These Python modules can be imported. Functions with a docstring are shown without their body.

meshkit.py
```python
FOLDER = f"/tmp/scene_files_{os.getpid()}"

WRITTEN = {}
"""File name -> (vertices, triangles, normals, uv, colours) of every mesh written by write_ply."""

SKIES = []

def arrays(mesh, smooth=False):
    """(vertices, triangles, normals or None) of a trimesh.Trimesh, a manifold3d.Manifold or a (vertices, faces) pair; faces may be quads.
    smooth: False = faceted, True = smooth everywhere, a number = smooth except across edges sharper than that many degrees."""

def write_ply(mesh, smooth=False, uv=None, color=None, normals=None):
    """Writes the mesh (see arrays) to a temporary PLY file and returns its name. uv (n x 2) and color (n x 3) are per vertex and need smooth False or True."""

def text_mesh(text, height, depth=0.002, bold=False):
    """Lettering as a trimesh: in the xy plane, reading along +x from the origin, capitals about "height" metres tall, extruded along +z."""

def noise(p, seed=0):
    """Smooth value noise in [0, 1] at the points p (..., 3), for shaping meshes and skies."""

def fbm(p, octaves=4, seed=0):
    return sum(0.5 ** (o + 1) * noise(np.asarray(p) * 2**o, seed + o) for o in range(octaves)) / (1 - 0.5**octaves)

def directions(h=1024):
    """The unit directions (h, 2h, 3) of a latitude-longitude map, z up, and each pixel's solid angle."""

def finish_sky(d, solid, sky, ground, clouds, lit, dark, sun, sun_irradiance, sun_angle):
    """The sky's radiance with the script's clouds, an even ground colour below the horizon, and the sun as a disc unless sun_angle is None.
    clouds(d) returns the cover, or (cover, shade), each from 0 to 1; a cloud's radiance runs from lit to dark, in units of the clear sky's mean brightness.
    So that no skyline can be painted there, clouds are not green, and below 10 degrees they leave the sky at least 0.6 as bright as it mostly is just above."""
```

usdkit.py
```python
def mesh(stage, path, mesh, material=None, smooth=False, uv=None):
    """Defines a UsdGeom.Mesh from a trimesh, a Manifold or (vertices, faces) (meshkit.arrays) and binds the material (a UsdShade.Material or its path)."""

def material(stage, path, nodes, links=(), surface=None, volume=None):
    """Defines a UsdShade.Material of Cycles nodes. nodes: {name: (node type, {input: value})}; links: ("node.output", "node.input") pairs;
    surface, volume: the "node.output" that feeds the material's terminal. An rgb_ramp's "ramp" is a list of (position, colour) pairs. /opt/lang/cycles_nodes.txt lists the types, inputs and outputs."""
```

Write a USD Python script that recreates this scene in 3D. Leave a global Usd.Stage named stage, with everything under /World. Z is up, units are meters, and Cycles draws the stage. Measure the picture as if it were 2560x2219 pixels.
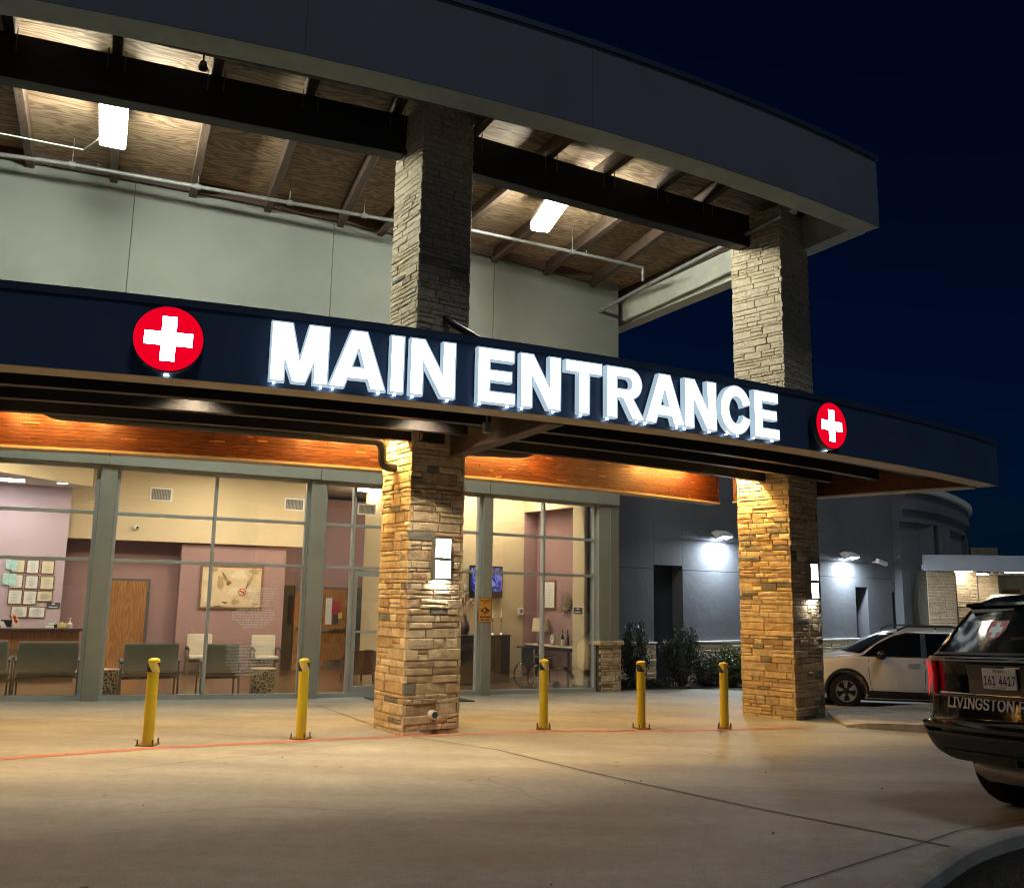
import math, random
import numpy as np, trimesh
import usdkit, meshkit
from pxr import Usd, UsdGeom, UsdLux, UsdShade, Gf, Sdf
from shapely.geometry import Polygon, Point, box as sbox, LineString
from shapely.ops import unary_union
from shapely import affinity
import manifold3d as m3

stage = Usd.Stage.CreateInMemory()
UsdGeom.SetStageUpAxis(stage, 'Z')
UsdGeom.SetStageMetersPerUnit(stage, 1.0)
UsdGeom.Xform.Define(stage, '/World')
UsdGeom.Scope.Define(stage, '/World/Looks')
rng = random.Random(7)
nrg = np.random.default_rng(11)

# ---------------------------------------------------------------- camera
PW, PH, FP = 2560.0, 2219.0, 2268.38
PITCH, ROLL, EYE = 0.168894, 0.0167414, 1.6
_cp, _sp, _cr, _sr = math.cos(PITCH), math.sin(PITCH), math.cos(ROLL), math.sin(ROLL)
FWD = np.array([0, _cp, _sp]); _u = np.array([0, -_sp, _cp]); _r = np.array([1.0, 0, 0])
RGT = _cr * _r + _sr * _u; UPV = -_sr * _r + _cr * _u
CAMP = np.array([0, 0, EYE])
cam = UsdGeom.Camera.Define(stage, '/World/camera')
cam.CreateHorizontalApertureAttr(36.0); cam.CreateVerticalApertureAttr(36.0 * 887 / 1024)
cam.CreateFocalLengthAttr(36.0 * FP / PW)
cam.CreateClippingRangeAttr((0.05, 2000.0))
_m = Gf.Matrix4d(1)
for i, a in enumerate((RGT, UPV, -FWD, CAMP)):
    _m.SetRow(i, Gf.Vec4d(*a, 1.0 if i == 3 else 0.0))
cam.AddTransformOp().Set(_m)
EXPOSURE = 0.0
cam.CreateExposureAttr(EXPOSURE)

# ---------------------------------------------------------------- sky and the dim glow over the car park (night)
SKY_STRENGTH = 0.0045
SUN_DIR = np.array([0.25, -0.45, 0.86]); SUN_DIR /= np.linalg.norm(SUN_DIR)
dome = UsdLux.DomeLight.Define(stage, '/World/sky')
sky = usdkit.material(stage, '/World/Looks/night_sky', {
    's': ('sky_texture', {'sky_type': 'single_scattering', 'sun_disc': False, 'sun_elevation': 0.30, 'sun_rotation': math.atan2(0.25, -0.45), 'altitude': 60.0, 'air_density': 1.0, 'aerosol_density': 1.0, 'ozone_density': 1.6}),
    't': ('mix', {'mix_type': 'multiply', 'fac': 1.0, 'color2': (0.03, 0.27, 0.86)}),
    'b': ('background_shader', {'strength': SKY_STRENGTH})},
    [('s.color', 't.color1'), ('t.color', 'b.color')], surface='b.background')
UsdShade.MaterialBindingAPI.Apply(dome.GetPrim()).Bind(sky)
moon = UsdLux.DistantLight.Define(stage, '/World/moonlight')
moon.CreateIntensityAttr(0.12); moon.CreateAngleAttr(14.0); moon.CreateNormalizeAttr(True)
moon.CreateColorAttr(Gf.Vec3f(0.86, 0.94, 1.0))
_z = SUN_DIR; _x = np.cross([0, 0, 1], _z); _x /= np.linalg.norm(_x); _y = np.cross(_z, _x)
_m = Gf.Matrix4d(1)
for i, a in enumerate((_x, _y, _z)):
    _m.SetRow(i, Gf.Vec4d(*a, 0))
moon.AddTransformOp().Set(_m)

# ---------------------------------------------------------------- the lie of the land
GX, GY = -0.0124525, -0.0189886
def gz(x, y):
    return GX * x + GY * y + 0.19 * np.exp(-((x - 5.0) / 3.2) ** 2 - ((y - 6.5) / 3.0) ** 2)

def ray(uv):
    return FWD + ((uv[0] - PW / 2) / FP) * RGT - ((uv[1] - PH / 2) / FP) * UPV
def at(uv, q, ang):
    """Point of the upright plane through plan point q with direction ang (degrees) seen in direction uv."""
    d = ray(uv); a = math.radians(ang); n = np.array([-math.sin(a), math.cos(a)])
    return CAMP + (np.dot(q, n) / np.dot(d[:2], n)) * d
def atz(uv, z):
    d = ray(uv); return CAMP + ((z - EYE) / d[2]) * d
def gat(uv):
    d = ray(uv); t = 8.0
    for _ in range(40):
        P = CAMP + t * d; t *= (EYE - gz(P[0], P[1])) / (EYE - P[2]) if P[2] < EYE else 1
    return CAMP + t * d

# ---------------------------------------------------------------- helpers: prims
_used = {}
def numbered(path):
    if path not in _used:
        _used[path] = 0; return path
    _used[path] += 1
    return f'{path}_{_used[path]:03d}'
_base = {}
def tag(o, label=None, cat=None, group=None, kind=None):
    p = o.GetPrim() if hasattr(o, 'GetPrim') else o
    for k, v in (('label', label), ('category', cat), ('group', group), ('kind', kind)):
        if v: p.SetCustomDataByKey(k, v)
    return o
def thing(name, label=None, cat=None, loc=(0, 0, 0), rz=0.0, group=None, matrix=None):
    path = numbered('/World/' + name)
    x = UsdGeom.Xform.Define(stage, path)
    if matrix is not None:
        x.AddTransformOp().Set(matrix); _base[path] = None
    else:
        x.AddTranslateOp().Set(Gf.Vec3d(*map(float, loc)))
        if rz: x.AddRotateZOp().Set(float(rz))
        _base[path] = None if rz else np.array(loc, float)
    tag(x, label, cat, group)
    return path
def local(path):
    """Marks a thing whose parts are given in its own frame."""
    _base[path] = None; return path
def part(parent, name, mesh, m, smooth=False, label=None, kind=None):
    """A mesh under parent (a path). Vertices are world coordinates where the thing has a recorded base."""
    path = numbered((parent or '/World') + '/' + name)
    top = '/'.join(path.split('/')[:3])
    v, f, n = meshkit.arrays(mesh, smooth)
    b = _base.get(top) if parent else None
    if b is not None: v = v - b
    usdkit.mesh(stage, path, (v, f), MAT[m], smooth=smooth)
    if label or kind: tag(stage.GetPrimAtPath(path), label, None, None, kind)
    return path
def solo(name, mesh, m, label=None, cat=None, group=None, kind=None, smooth=False):
    p = part(None, name, mesh, m, smooth); tag(stage.GetPrimAtPath(p), label, cat, group, kind); return p
def copy(src, name, label, cat, loc, rz=0.0, group=None):
    path = numbered('/World/' + name)
    x = UsdGeom.Xform.Define(stage, path)
    x.GetPrim().GetReferences().AddInternalReference(src); 
    x.ClearXformOpOrder()
    x.AddTranslateOp().Set(Gf.Vec3d(*map(float, loc))); x.AddRotateZOp().Set(float(rz))
    x.GetPrim().SetInstanceable(True)
    tag(x, label, cat, group); return path

# ---------------------------------------------------------------- helpers: meshes
class MB:
    def __init__(s): s.v = []; s.f = []; s.n = 0
    def add(s, v, f):
        v = np.asarray(v, float); f = np.asarray(f, int)
        if f.shape[1] == 4: f = np.vstack([f[:, [0, 1, 2]], f[:, [0, 2, 3]]])
        s.v.append(v); s.f.append(f + s.n); s.n += len(v); return s
    def mesh(s, m):
        if isinstance(m, MB): m = m.out()
        v, f, _ = meshkit.arrays(m); return s.add(v, f)
    def out(s): return (np.vstack(s.v), np.vstack(s.f))
BF = np.array([[0, 2, 3, 1], [4, 5, 7, 6], [0, 1, 5, 4], [2, 6, 7, 3], [0, 4, 6, 2], [1, 3, 7, 5]])
def hexa(c8):
    """Eight corners ordered x-fastest, then y, then z."""
    return (np.asarray(c8, float), BF)
def dirv(a): a = math.radians(a); return np.array([math.cos(a), math.sin(a), 0])
def obox(c, ang, size, ch=0.0):
    """Box of size (along, across, up) centred at c, turned by ang degrees; chamfered by ch."""
    s = np.array(size, float) / 2; d = dirv(ang); n = dirv(ang + 90); k = np.array([0, 0, 1.0])
    R = np.stack([d, n, k])
    if ch <= 0:
        L = np.array([[x, y, z] for z in (-1, 1) for y in (-1, 1) for x in (-1, 1)]) * s
        return (L @ R + np.asarray(c), BF)
    L = []
    for i in range(3):
        q = s - ch; q[i] = s[i]
        L += [[x, y, z] for x in (-q[0], q[0]) for y in (-q[1], q[1]) for z in (-q[2], q[2])]
    h = trimesh.Trimesh(np.array(L), process=False).convex_hull
    return (np.array(h.vertices) @ R + np.asarray(c), np.array(h.faces))
def zbox(p, q, depth, z0, z1, off=0.0, ch=0.0):
    """Upright slab whose front face runs from plan point p to q, depth metres behind it (left-hand normal), z0..z1; off moves it forward."""
    p = np.array(p[:2], float); q = np.array(q[:2], float); d = q - p; L = np.linalg.norm(d); a = math.degrees(math.atan2(d[1], d[0]))
    n = np.array([-d[1], d[0]]) / L
    c = (p + q) / 2 + n * (depth / 2 - off)
    return obox((c[0], c[1], (z0 + z1) / 2), a, (L, depth, z1 - z0), ch)
def bar(a, b, w, h, up=(0, 0, 1), ch=0.0):
    """Rectangular bar between two points: w sideways, h along up; a and b are centre-line points."""
    a = np.array(a, float); b = np.array(b, float); t = b - a; L = np.linalg.norm(t); t /= L
    sd = np.cross(t, up); sd /= np.linalg.norm(sd); u = np.cross(sd, t)
    v, f = obox((0, 0, 0), 0, (L, w, h), ch)
    return (v[:, :1] * t + v[:, 1:2] * -sd + v[:, 2:3] * u + (a + b) / 2, f)
def tube(pts, r, n=10, cap=True):
    p = np.asarray(pts, float); t = np.gradient(p, axis=0); t /= np.linalg.norm(t, axis=1, keepdims=True)
    up = np.array([0, 0, 1.0]) if abs(t[:, 2]).mean() < 0.8 else np.array([0, 1.0, 0])
    a = np.cross(t, up); a /= np.linalg.norm(a, axis=1, keepdims=True); b = np.cross(t, a)
    g = np.arange(n) * 2 * math.pi / n; r = np.broadcast_to(r, (len(p),))
    v = p[:, None] + r[:, None, None] * (np.cos(g)[None, :, None] * a[:, None] + np.sin(g)[None, :, None] * b[:, None])
    F = []
    for i in range(len(p) - 1):
        for j in range(n):
            F.append([i * n + j, i * n + (j + 1) % n, (i + 1) * n + (j + 1) % n, (i + 1) * n + j])
    v = v.reshape(-1, 3); F = np.array(F); F = np.vstack([F[:, [0, 2, 1]], F[:, [0, 3, 2]]])
    if cap:
        v = np.vstack([v, p[0], p[-1]]); c0, c1 = len(v) - 2, len(v) - 1; e = (len(p) - 1) * n
        F = np.vstack([F, [[c0, j, (j + 1) % n] for j in range(n)], [[c1, e + (j + 1) % n, e + j] for j in range(n)]])
    return (v, F)
def cyl(c, r, h, n=24, r2=None, ch=0.0):
    """Upright cylinder standing on c, with a chamfered top."""
    r2 = r if r2 is None else r2
    rings = [(0, 0), (r, 0), (r2, h - ch), (r2 - ch, h), (0, h)]
    m = trimesh.creation.revolve(np.array(rings), sections=n); m.apply_translation(c); return (np.array(m.vertices), np.array(m.faces))
def lathe(c, prof, n=28):
    m = trimesh.creation.revolve(np.array(prof, float), sections=n); m.apply_translation(c); return (np.array(m.vertices), np.array(m.faces))
def prism(poly, depth):
    """Polygon in the xy plane extruded by depth along +z."""
    mb = MB()
    for g in getattr(poly, 'geoms', [poly]):
        mb.mesh(trimesh.creation.extrude_polygon(g, depth, engine='earcut'))
    return mb.out()
def stand(mesh, o, ang, out=0.0):
    """Turns a mesh drawn in xy (x right, y up, z towards the viewer) upright: x along ang, y up, z towards the left-hand side's opposite (the viewer)."""
    v, f, _ = meshkit.arrays(mesh); d = dirv(ang); n = -dirv(ang + 90)
    return (np.asarray(o, float) + v[:, :1] * d + v[:, 1:2] * np.array([0, 0, 1.0]) + (v[:, 2:3] + out) * n, f)
def sphere(c, r, sub=2, sc=(1, 1, 1)):
    m = trimesh.creation.icosphere(sub, 1.0); return (np.array(m.vertices) * np.array(sc) * r + np.array(c), np.array(m.faces))
def arc(c, R, t0, t1, n):
    t = np.radians(np.linspace(t0, t1, n)); return np.c_[c[0] + R * np.cos(t), c[1] + R * np.sin(t)]
def ring_slab(c, R0, R1, t0, t1, z0, z1, n):
    """Curved slab between radii R0<R1, angles t0..t1, heights z0..z1."""
    A, B = arc(c, R0, t0, t1, n), arc(c, R1, t0, t1, n)
    V = np.vstack([np.c_[P, np.full(n, z)] for z in (z0, z1) for P in (A, B)]); i = np.arange(n - 1)
    q = lambda a, b: np.stack([a + i, a + i + 1, b + i + 1, b + i], 1)
    F = [q(n, 3 * n), q(2 * n, 0), q(0, n), q(3 * n, 2 * n)]
    e = n - 1
    F += [np.array([[0, n, 3 * n, 2 * n]]), np.array([[n + e, e, 2 * n + e, 3 * n + e]])]
    return (V, np.vstack(F))
def sheet(poly, dz=0.0, top=None):
    """A flat polygon (plan) laid on the ground at dz above it."""
    v, f = trimesh.creation.triangulate_polygon(poly, engine='earcut')
    return (np.c_[v, gz(v[:, 0], v[:, 1]) + dz], f)
def strip(pts, w, dz):
    """A narrow ribbon along plan points on the ground."""
    p = np.asarray(pts, float); t = np.gradient(p, axis=0); t /= np.linalg.norm(t, axis=1, keepdims=True); n = np.c_[-t[:, 1], t[:, 0]]
    L, R = p + n * w / 2, p - n * w / 2
    v = np.vstack([L, R]); k = len(p); i = np.arange(k - 1)
    return (np.c_[v, gz(v[:, 0], v[:, 1]) + dz], np.stack([k + i, k + i + 1, i + 1, i], 1))
def dense(pts, step=0.4):
    p = np.asarray(pts, float); out = []
    for a, b in zip(p[:-1], p[1:]):
        k = max(1, int(np.linalg.norm(b - a) / step)); out += [a + (b - a) * j / k for j in range(k)]
    return np.array(out + [p[-1]])

# ---------------------------------------------------------------- materials
MAT = {}
def mat(name, col, rough=0.6, var=0.12, scale=3.0, stretch=(1, 1, 1), metal=0.0, bump=0.0, bscale=40.0, spec=0.5, rand=0.0, rot=(0, 0, 0), coat=0.0, detail=4.0, col2=None, emit=0.0, ecol=None):
    """Principled material: base colour mottled by noise, optional bump and per-object variation."""
    c = np.array(col, float); lo = c * (1 - var) if col2 is None else np.array(col2, float); hi = np.minimum(c * (1 + var), 0.95) if col2 is None else c
    N = {'g': ('geometry', {}), 'm': ('mapping', {'scale': tuple(stretch), 'rotation': tuple(rot)}), 'n': ('noise_texture', {'scale': scale, 'detail': detail, 'roughness': 0.6}),
         'r': ('rgb_ramp', {'ramp': [(0.0, lo), (0.32, lo), (0.68, hi), (1.0, hi)]}),
         'p': ('principled_bsdf', {'roughness': rough, 'metallic': metal, 'specular_ior_level': spec, 'coat_weight': coat, 'coat_roughness': 0.04})}
    L = [('g.position', 'm.vector'), ('m.vector', 'n.vector'), ('n.fac', 'r.fac')]
    last = 'r.color'
    if rand:
        N['o'] = ('object_info', {}); N['mr'] = ('map_range', {'to_min': 1 - rand, 'to_max': 1 + rand}); N['hv'] = ('hsv', {})
        L += [('o.random', 'mr.value'), ('mr.result', 'hv.value'), (last, 'hv.color')]; last = 'hv.color'
    L.append((last, 'p.base_color'))
    if bump:
        N['n2'] = ('noise_texture', {'scale': bscale, 'detail': 5.0, 'roughness': 0.65}); N['b'] = ('bump', {'strength': bump, 'distance': 0.02})
        L += [('m.vector', 'n2.vector'), ('n2.fac', 'b.height'), ('b.normal', 'p.normal')]
    if emit:
        N['p'][1]['emission_color'] = tuple(ecol or col); N['p'][1]['emission_strength'] = emit
    MAT[name] = usdkit.material(stage, '/World/Looks/' + name, N, L, surface='p.BSDF')
def emit(name, col, strength):
    MAT[name] = usdkit.material(stage, '/World/Looks/' + name, {'e': ('emission', {'color': tuple(col), 'strength': strength})}, [], surface='e.emission')

# concrete: two scales of mottling, stains, fine speckle
def concrete(name, base, stain):
    N = {'g': ('geometry', {}),
         'm2': ('mapping', {'rotation': (0, 0, -0.45), 'scale': (0.35, 1.6, 1)}),
         'n1': ('noise_texture', {'scale': 0.45, 'detail': 6.0, 'roughness': 0.6}), 'n2': ('noise_texture', {'scale': 0.9, 'detail': 5.0}),
         'n3': ('noise_texture', {'scale': 90.0, 'detail': 2.0}), 'n4': ('noise_texture', {'scale': 7.0, 'detail': 6.0, 'roughness': 0.7}), 'v': ('voronoi_texture', {'scale': 1.6}),
         'r1': ('rgb_ramp', {'ramp': [(0.3, np.array(base) * 0.78), (0.55, base), (0.75, np.array(base) * 1.12)]}),
         'r2': ('rgb_ramp', {'ramp': [(0.35, (0.72, 0.72, 0.72)), (0.6, (1, 1, 1))]}),
         'r3': ('rgb_ramp', {'ramp': [(0.3, (0.7, 0.7, 0.7)), (0.5, (1, 1, 1)), (0.72, (1.22, 1.22, 1.22))]}),
         'r4': ('rgb_ramp', {'ramp': [(0.3, (0.86, 0.84, 0.8)), (0.62, (1.05, 1.05, 1.05))]}),
         'rs': ('rgb_ramp', {'ramp': [(0.0, (1, 1, 1)), (0.035, (1, 1, 1)), (0.05, (0, 0, 0)), (1.0, (0, 0, 0))]}),
         'x1': ('mix', {'mix_type': 'multiply', 'fac': 1.0}), 'x2': ('mix', {'mix_type': 'multiply', 'fac': 0.8}), 'x3': ('mix', {'mix_type': 'multiply', 'fac': 1.0}), 'x4': ('mix', {'color2': tuple(stain)}),
         'b': ('bump', {'strength': 0.12, 'distance': 0.01}), 'p': ('principled_bsdf', {'roughness': 0.72, 'specular_ior_level': 0.4}), 'rr': ('map_range', {'to_min': 0.5, 'to_max': 0.85})}
    L = [('g.position', 'n1.vector'), ('g.position', 'm2.vector'), ('m2.vector', 'n2.vector'), ('g.position', 'n3.vector'), ('g.position', 'n4.vector'), ('g.position', 'v.vector'),
         ('n1.fac', 'r1.fac'), ('n2.fac', 'r2.fac'), ('n3.fac', 'r3.fac'), ('n4.fac', 'r4.fac'), ('v.distance', 'rs.fac'),
         ('r1.color', 'x1.color1'), ('r2.color', 'x1.color2'), ('x1.color', 'x2.color1'), ('r3.color', 'x2.color2'), ('x2.color', 'x3.color1'), ('r4.color', 'x3.color2'),
         ('x3.color', 'x4.color1'), ('rs.color', 'x4.fac'), ('x4.color', 'p.base_color'), ('n3.fac', 'b.height'), ('b.normal', 'p.normal'), ('n2.fac', 'rr.value'), ('rr.result', 'p.roughness')]
    MAT[name] = usdkit.material(stage, '/World/Looks/' + name, N, L, surface='p.BSDF')
concrete('concrete', (0.345, 0.348, 0.318), (0.10, 0.085, 0.07))
mat('concrete_curb', (0.30, 0.285, 0.25), 0.8, 0.25, 4.0, bump=0.3)
mat('joint', (0.05, 0.045, 0.04), 0.9, 0.4, 12.0)
MAT['red_paint'] = usdkit.material(stage, '/World/Looks/red_paint', {
    'g': ('geometry', {}), 'n': ('noise_texture', {'scale': 5.0, 'detail': 7.0, 'roughness': 0.75}),
    'r': ('rgb_ramp', {'ramp': [(0.30, (0.36, 0.33, 0.28)), (0.38, (0.40, 0.165, 0.115)), (0.8, (0.42, 0.11, 0.075))]}), 'p': ('principled_bsdf', {'roughness': 0.7})},
    [('g.position', 'n.vector'), ('n.fac', 'r.fac'), ('r.color', 'p.base_color')], surface='p.BSDF')
mat('mulch', (0.06, 0.045, 0.03), 0.95, 0.6, 25.0, bump=0.8, bscale=30)
mat('soil', (0.02, 0.018, 0.012), 0.95, 0.5, 20.0, bump=0.8, bscale=30)
mat('grass', (0.05, 0.085, 0.02), 0.7, 0.4, 8.0)
STONES = [('stone_tan', (0.50, 0.40, 0.27)), ('stone_light', (0.58, 0.49, 0.35)), ('stone_warm', (0.47, 0.35, 0.22)), ('stone_buff', (0.53, 0.44, 0.31)), ('stone_brown', (0.38, 0.28, 0.18)), ('stone_grey', (0.21, 0.205, 0.18))]
for n_, c_ in STONES:
    mat(n_, c_, 0.75, 0.22, 9.0, bump=0.9, bscale=16.0, rand=0.14, spec=0.2)
mat('mortar', (0.07, 0.06, 0.045), 0.95, 0.3, 20)
_pal = [np.array(c) for _, c in STONES]
MAT['stone_mixed'] = usdkit.material(stage, '/World/Looks/stone_mixed', {
    'g': ('geometry', {}), 'r': ('rgb_ramp', {'ramp': [(0.0, _pal[0]), (0.18, _pal[1]), (0.36, _pal[2]), (0.54, _pal[3]), (0.72, _pal[4]), (0.9, _pal[5])], 'interpolate': False}),
    'n': ('noise_texture', {'scale': 16.0, 'detail': 5.0}), 'rn': ('rgb_ramp', {'ramp': [(0.3, (0.75, 0.75, 0.75)), (0.7, (1.15, 1.15, 1.15))]}), 'x': ('mix', {'mix_type': 'multiply', 'fac': 1.0}),
    'b': ('bump', {'strength': 0.9, 'distance': 0.02}), 'p': ('principled_bsdf', {'roughness': 0.65})},
    [('g.random_per_island', 'r.fac'), ('g.position', 'n.vector'), ('n.fac', 'rn.fac'), ('r.color', 'x.color1'), ('rn.color', 'x.color2'), ('x.color', 'p.base_color'), ('n.fac', 'b.height'), ('b.normal', 'p.normal')], surface='p.BSDF')

# plywood with broad cathedral grain running along the facade
def wood(name, dark, light, ang, stretch, scale, dist, rough=0.6, rand=0.0, bump=0.15, knots=False, coat=0.0):
    N = {'g': ('geometry', {}), 'v0': ('vector_math', {'math_type': 'add'}), 'm': ('mapping', {'rotation': (0, 0, math.radians(-ang)), 'scale': tuple(stretch)}), 'vr': ('vector_rotate', {'rotate_type': 'z_axis', 'angle': math.radians(-ang)}), 'vs': ('vector_math', {'math_type': 'multiply', 'vector2': tuple(stretch)}),
         'o': ('object_info', {}), 'sc': ('vector_math', {'math_type': 'scale', 'vector1': (17.0, 31.0, 11.0)}),
         'n': ('noise_texture', {'scale': scale, 'detail': 2.0, 'roughness': 0.45, 'distortion': dist}), 'k': ('math', {'math_type': 'multiply', 'value2': 9.0}), 'fr': ('math', {'math_type': 'pingpong', 'value2': 0.5}), 
         'f2': ('noise_texture', {'scale': scale * 14, 'detail': 3.0}), 'ad': ('math', {'math_type': 'multiply_add', 'value2': 0.45}),
         'r': ('rgb_ramp', {'ramp': [(0.12, light), (0.34, np.array(light) * 0.75 + np.array(dark) * 0.25), (0.62, dark), (0.75, np.array(dark) * 0.8)]}),
         'p': ('principled_bsdf', {'roughness': rough, 'coat_weight': coat}), 'b': ('bump', {'strength': bump, 'distance': 0.01}), 'hv': ('hsv', {}), 'mr': ('map_range', {'to_min': 1 - rand, 'to_max': 1 + rand})}
    L = [('o.random', 'sc.scale'), ('g.position', 'vr.vector'), ('vr.vector', 'vs.vector1'), ('vs.vector', 'v0.vector1'), ('sc.vector', 'v0.vector2'), ('v0.vector', 'n.vector'), ('v0.vector', 'f2.vector'), ('n.fac', 'k.value1'), ('k.value', 'fr.value1'), ('fr.value', 'ad.value3'), ('f2.fac', 'ad.value1'), ('ad.value', 'r.fac'),
         ('r.color', 'hv.color'), ('o.random', 'mr.value'), ('mr.result', 'hv.value'), ('hv.color', 'p.base_color'), ('fr.value', 'b.height'), ('b.normal', 'p.normal')]
    N.pop('m')
    MAT[name] = usdkit.material(stage, '/World/Looks/' + name, N, L, surface='p.BSDF')
wood('plywood', (0.155, 0.092, 0.052), (0.31, 0.22, 0.13), 24, (0.55, 2.6, 1), 1.3, 0.6, 0.7, 0.12)
wood('joist_wood', (0.05, 0.029, 0.018), (0.10, 0.06, 0.038), -66, (0.5, 8, 8), 1.6, 0.4, 0.65, 0.2)
wood('beam_wood', (0.012, 0.010, 0.011), (0.028, 0.021, 0.019), 25, (0.4, 6, 10), 1.6, 0.3, 0.5, 0.1)
wood('cladding_wood', (0.045, 0.012, 0.004), (0.17, 0.052, 0.013), 25, (0.5, 4, 22), 1.4, 0.5, 0.45, 0.2, 0.1)
mat('patch_wood', (0.30, 0.135, 0.05), 0.5, 0.25, 8)
wood('veneer', (0.30, 0.125, 0.035), (0.42, 0.20, 0.065), 0, (9, 9, 0.6), 1.1, 0.3, 0.4, 0.05, 0.02)
wood('floor_wood', (0.075, 0.033, 0.014), (0.14, 0.068, 0.031), 25, (0.6, 6, 1), 1.5, 0.3, 0.22, 0.05, 0.02)
mat('dark_wood', (0.045, 0.028, 0.02), 0.4, 0.3, 4.0, stretch=(1, 1, 6))
mat('black_joist', (0.014, 0.011, 0.011), 0.5, 0.3, 6)
mat('deck_dark', (0.03, 0.026, 0.024), 0.8, 0.3, 4)
mat('stucco', (0.215, 0.225, 0.20), 0.85, 0.05, 1.2, bump=0.06, bscale=90)
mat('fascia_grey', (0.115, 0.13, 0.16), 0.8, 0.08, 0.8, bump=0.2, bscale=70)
mat('soffit_trim', (0.50, 0.50, 0.42), 0.8, 0.1, 3, bump=0.2)
mat('trim_tan', (0.38, 0.32, 0.24), 0.7, 0.1, 3)
mat('header_grey', (0.30, 0.325, 0.285), 0.7, 0.07, 1.5, bump=0.12, bscale=80)
mat('pillar_grey', (0.27, 0.285, 0.245), 0.7, 0.08, 1.5, bump=0.12, bscale=80)
mat('aluminium', (0.40, 0.43, 0.42), 0.42, 0.05, 3, metal=0.15)
mat('wing_stucco', (0.12, 0.126, 0.142), 0.85, 0.10, 0.7, bump=0.5, bscale=4.0)
mat('ledge_stone', (0.55, 0.54, 0.50), 0.8, 0.15, 8)
mat('recess_dark', (0.03, 0.032, 0.036), 0.5, 0.1, 3)
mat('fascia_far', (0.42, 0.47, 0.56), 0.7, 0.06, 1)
mat('sign_navy', (0.042, 0.072, 0.14), 0.40, 0.1, 0.8, spec=0.4)
mat('sign_cap', (0.03, 0.045, 0.08), 0.4, 0.1, 2)
emit('letter_glow', (0.93, 1.0, 1.0), 3.2)
mat('letter_side', (0.40, 0.43, 0.46), 0.35, 0.03, 4, emit=0.55, ecol=(0.62, 0.84, 1.0))
emit('weep_glow', (0.7, 0.88, 1.0), 25.0)
emit('red_glow', (1.0, 0.0, 0.02), 0.85)
emit('fluorescent', (0.90, 1.0, 0.86), 125.0)
emit('fluorescent_side', (0.95, 1.0, 0.87), 320.0)
emit('fluorescent_warm', (1.0, 0.95, 0.78), 110.0)
mat('white_metal', (0.75, 0.75, 0.72), 0.45, 0.04, 4)
mat('galv_pipe', (0.22, 0.22, 0.21), 0.5, 0.15, 9, metal=0.3)
mat('black_pipe', (0.03, 0.03, 0.032), 0.45, 0.2, 9)
mat('grey_pipe', (0.16, 0.155, 0.15), 0.5, 0.2, 9)
mat('pvc_white', (0.78, 0.77, 0.73), 0.35, 0.05, 9)
emit('amber_lamp', (1.0, 0.59, 0.18), 4200.0)
mat('sconce_grey', (0.34, 0.34, 0.32), 0.4, 0.06, 5, metal=0.5)
emit('soft_lamp', (1.0, 0.80, 0.54), 2500.0)
emit('wash_lamp', (1.0, 0.46, 0.10), 1500.0)
emit('sconce_glass', (0.97, 1.0, 0.96), 7.5)
emit('sconce_down', (1.0, 0.93, 0.8), 130.0)
emit('wallpack_glow', (0.80, 0.92, 1.0), 900.0)
emit('far_glow', (1.0, 0.88, 0.72), 40.0)
mat('bollard_yellow', (0.62, 0.48, 0.02), 0.42, 0.1, 4, coat=0.15)
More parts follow.
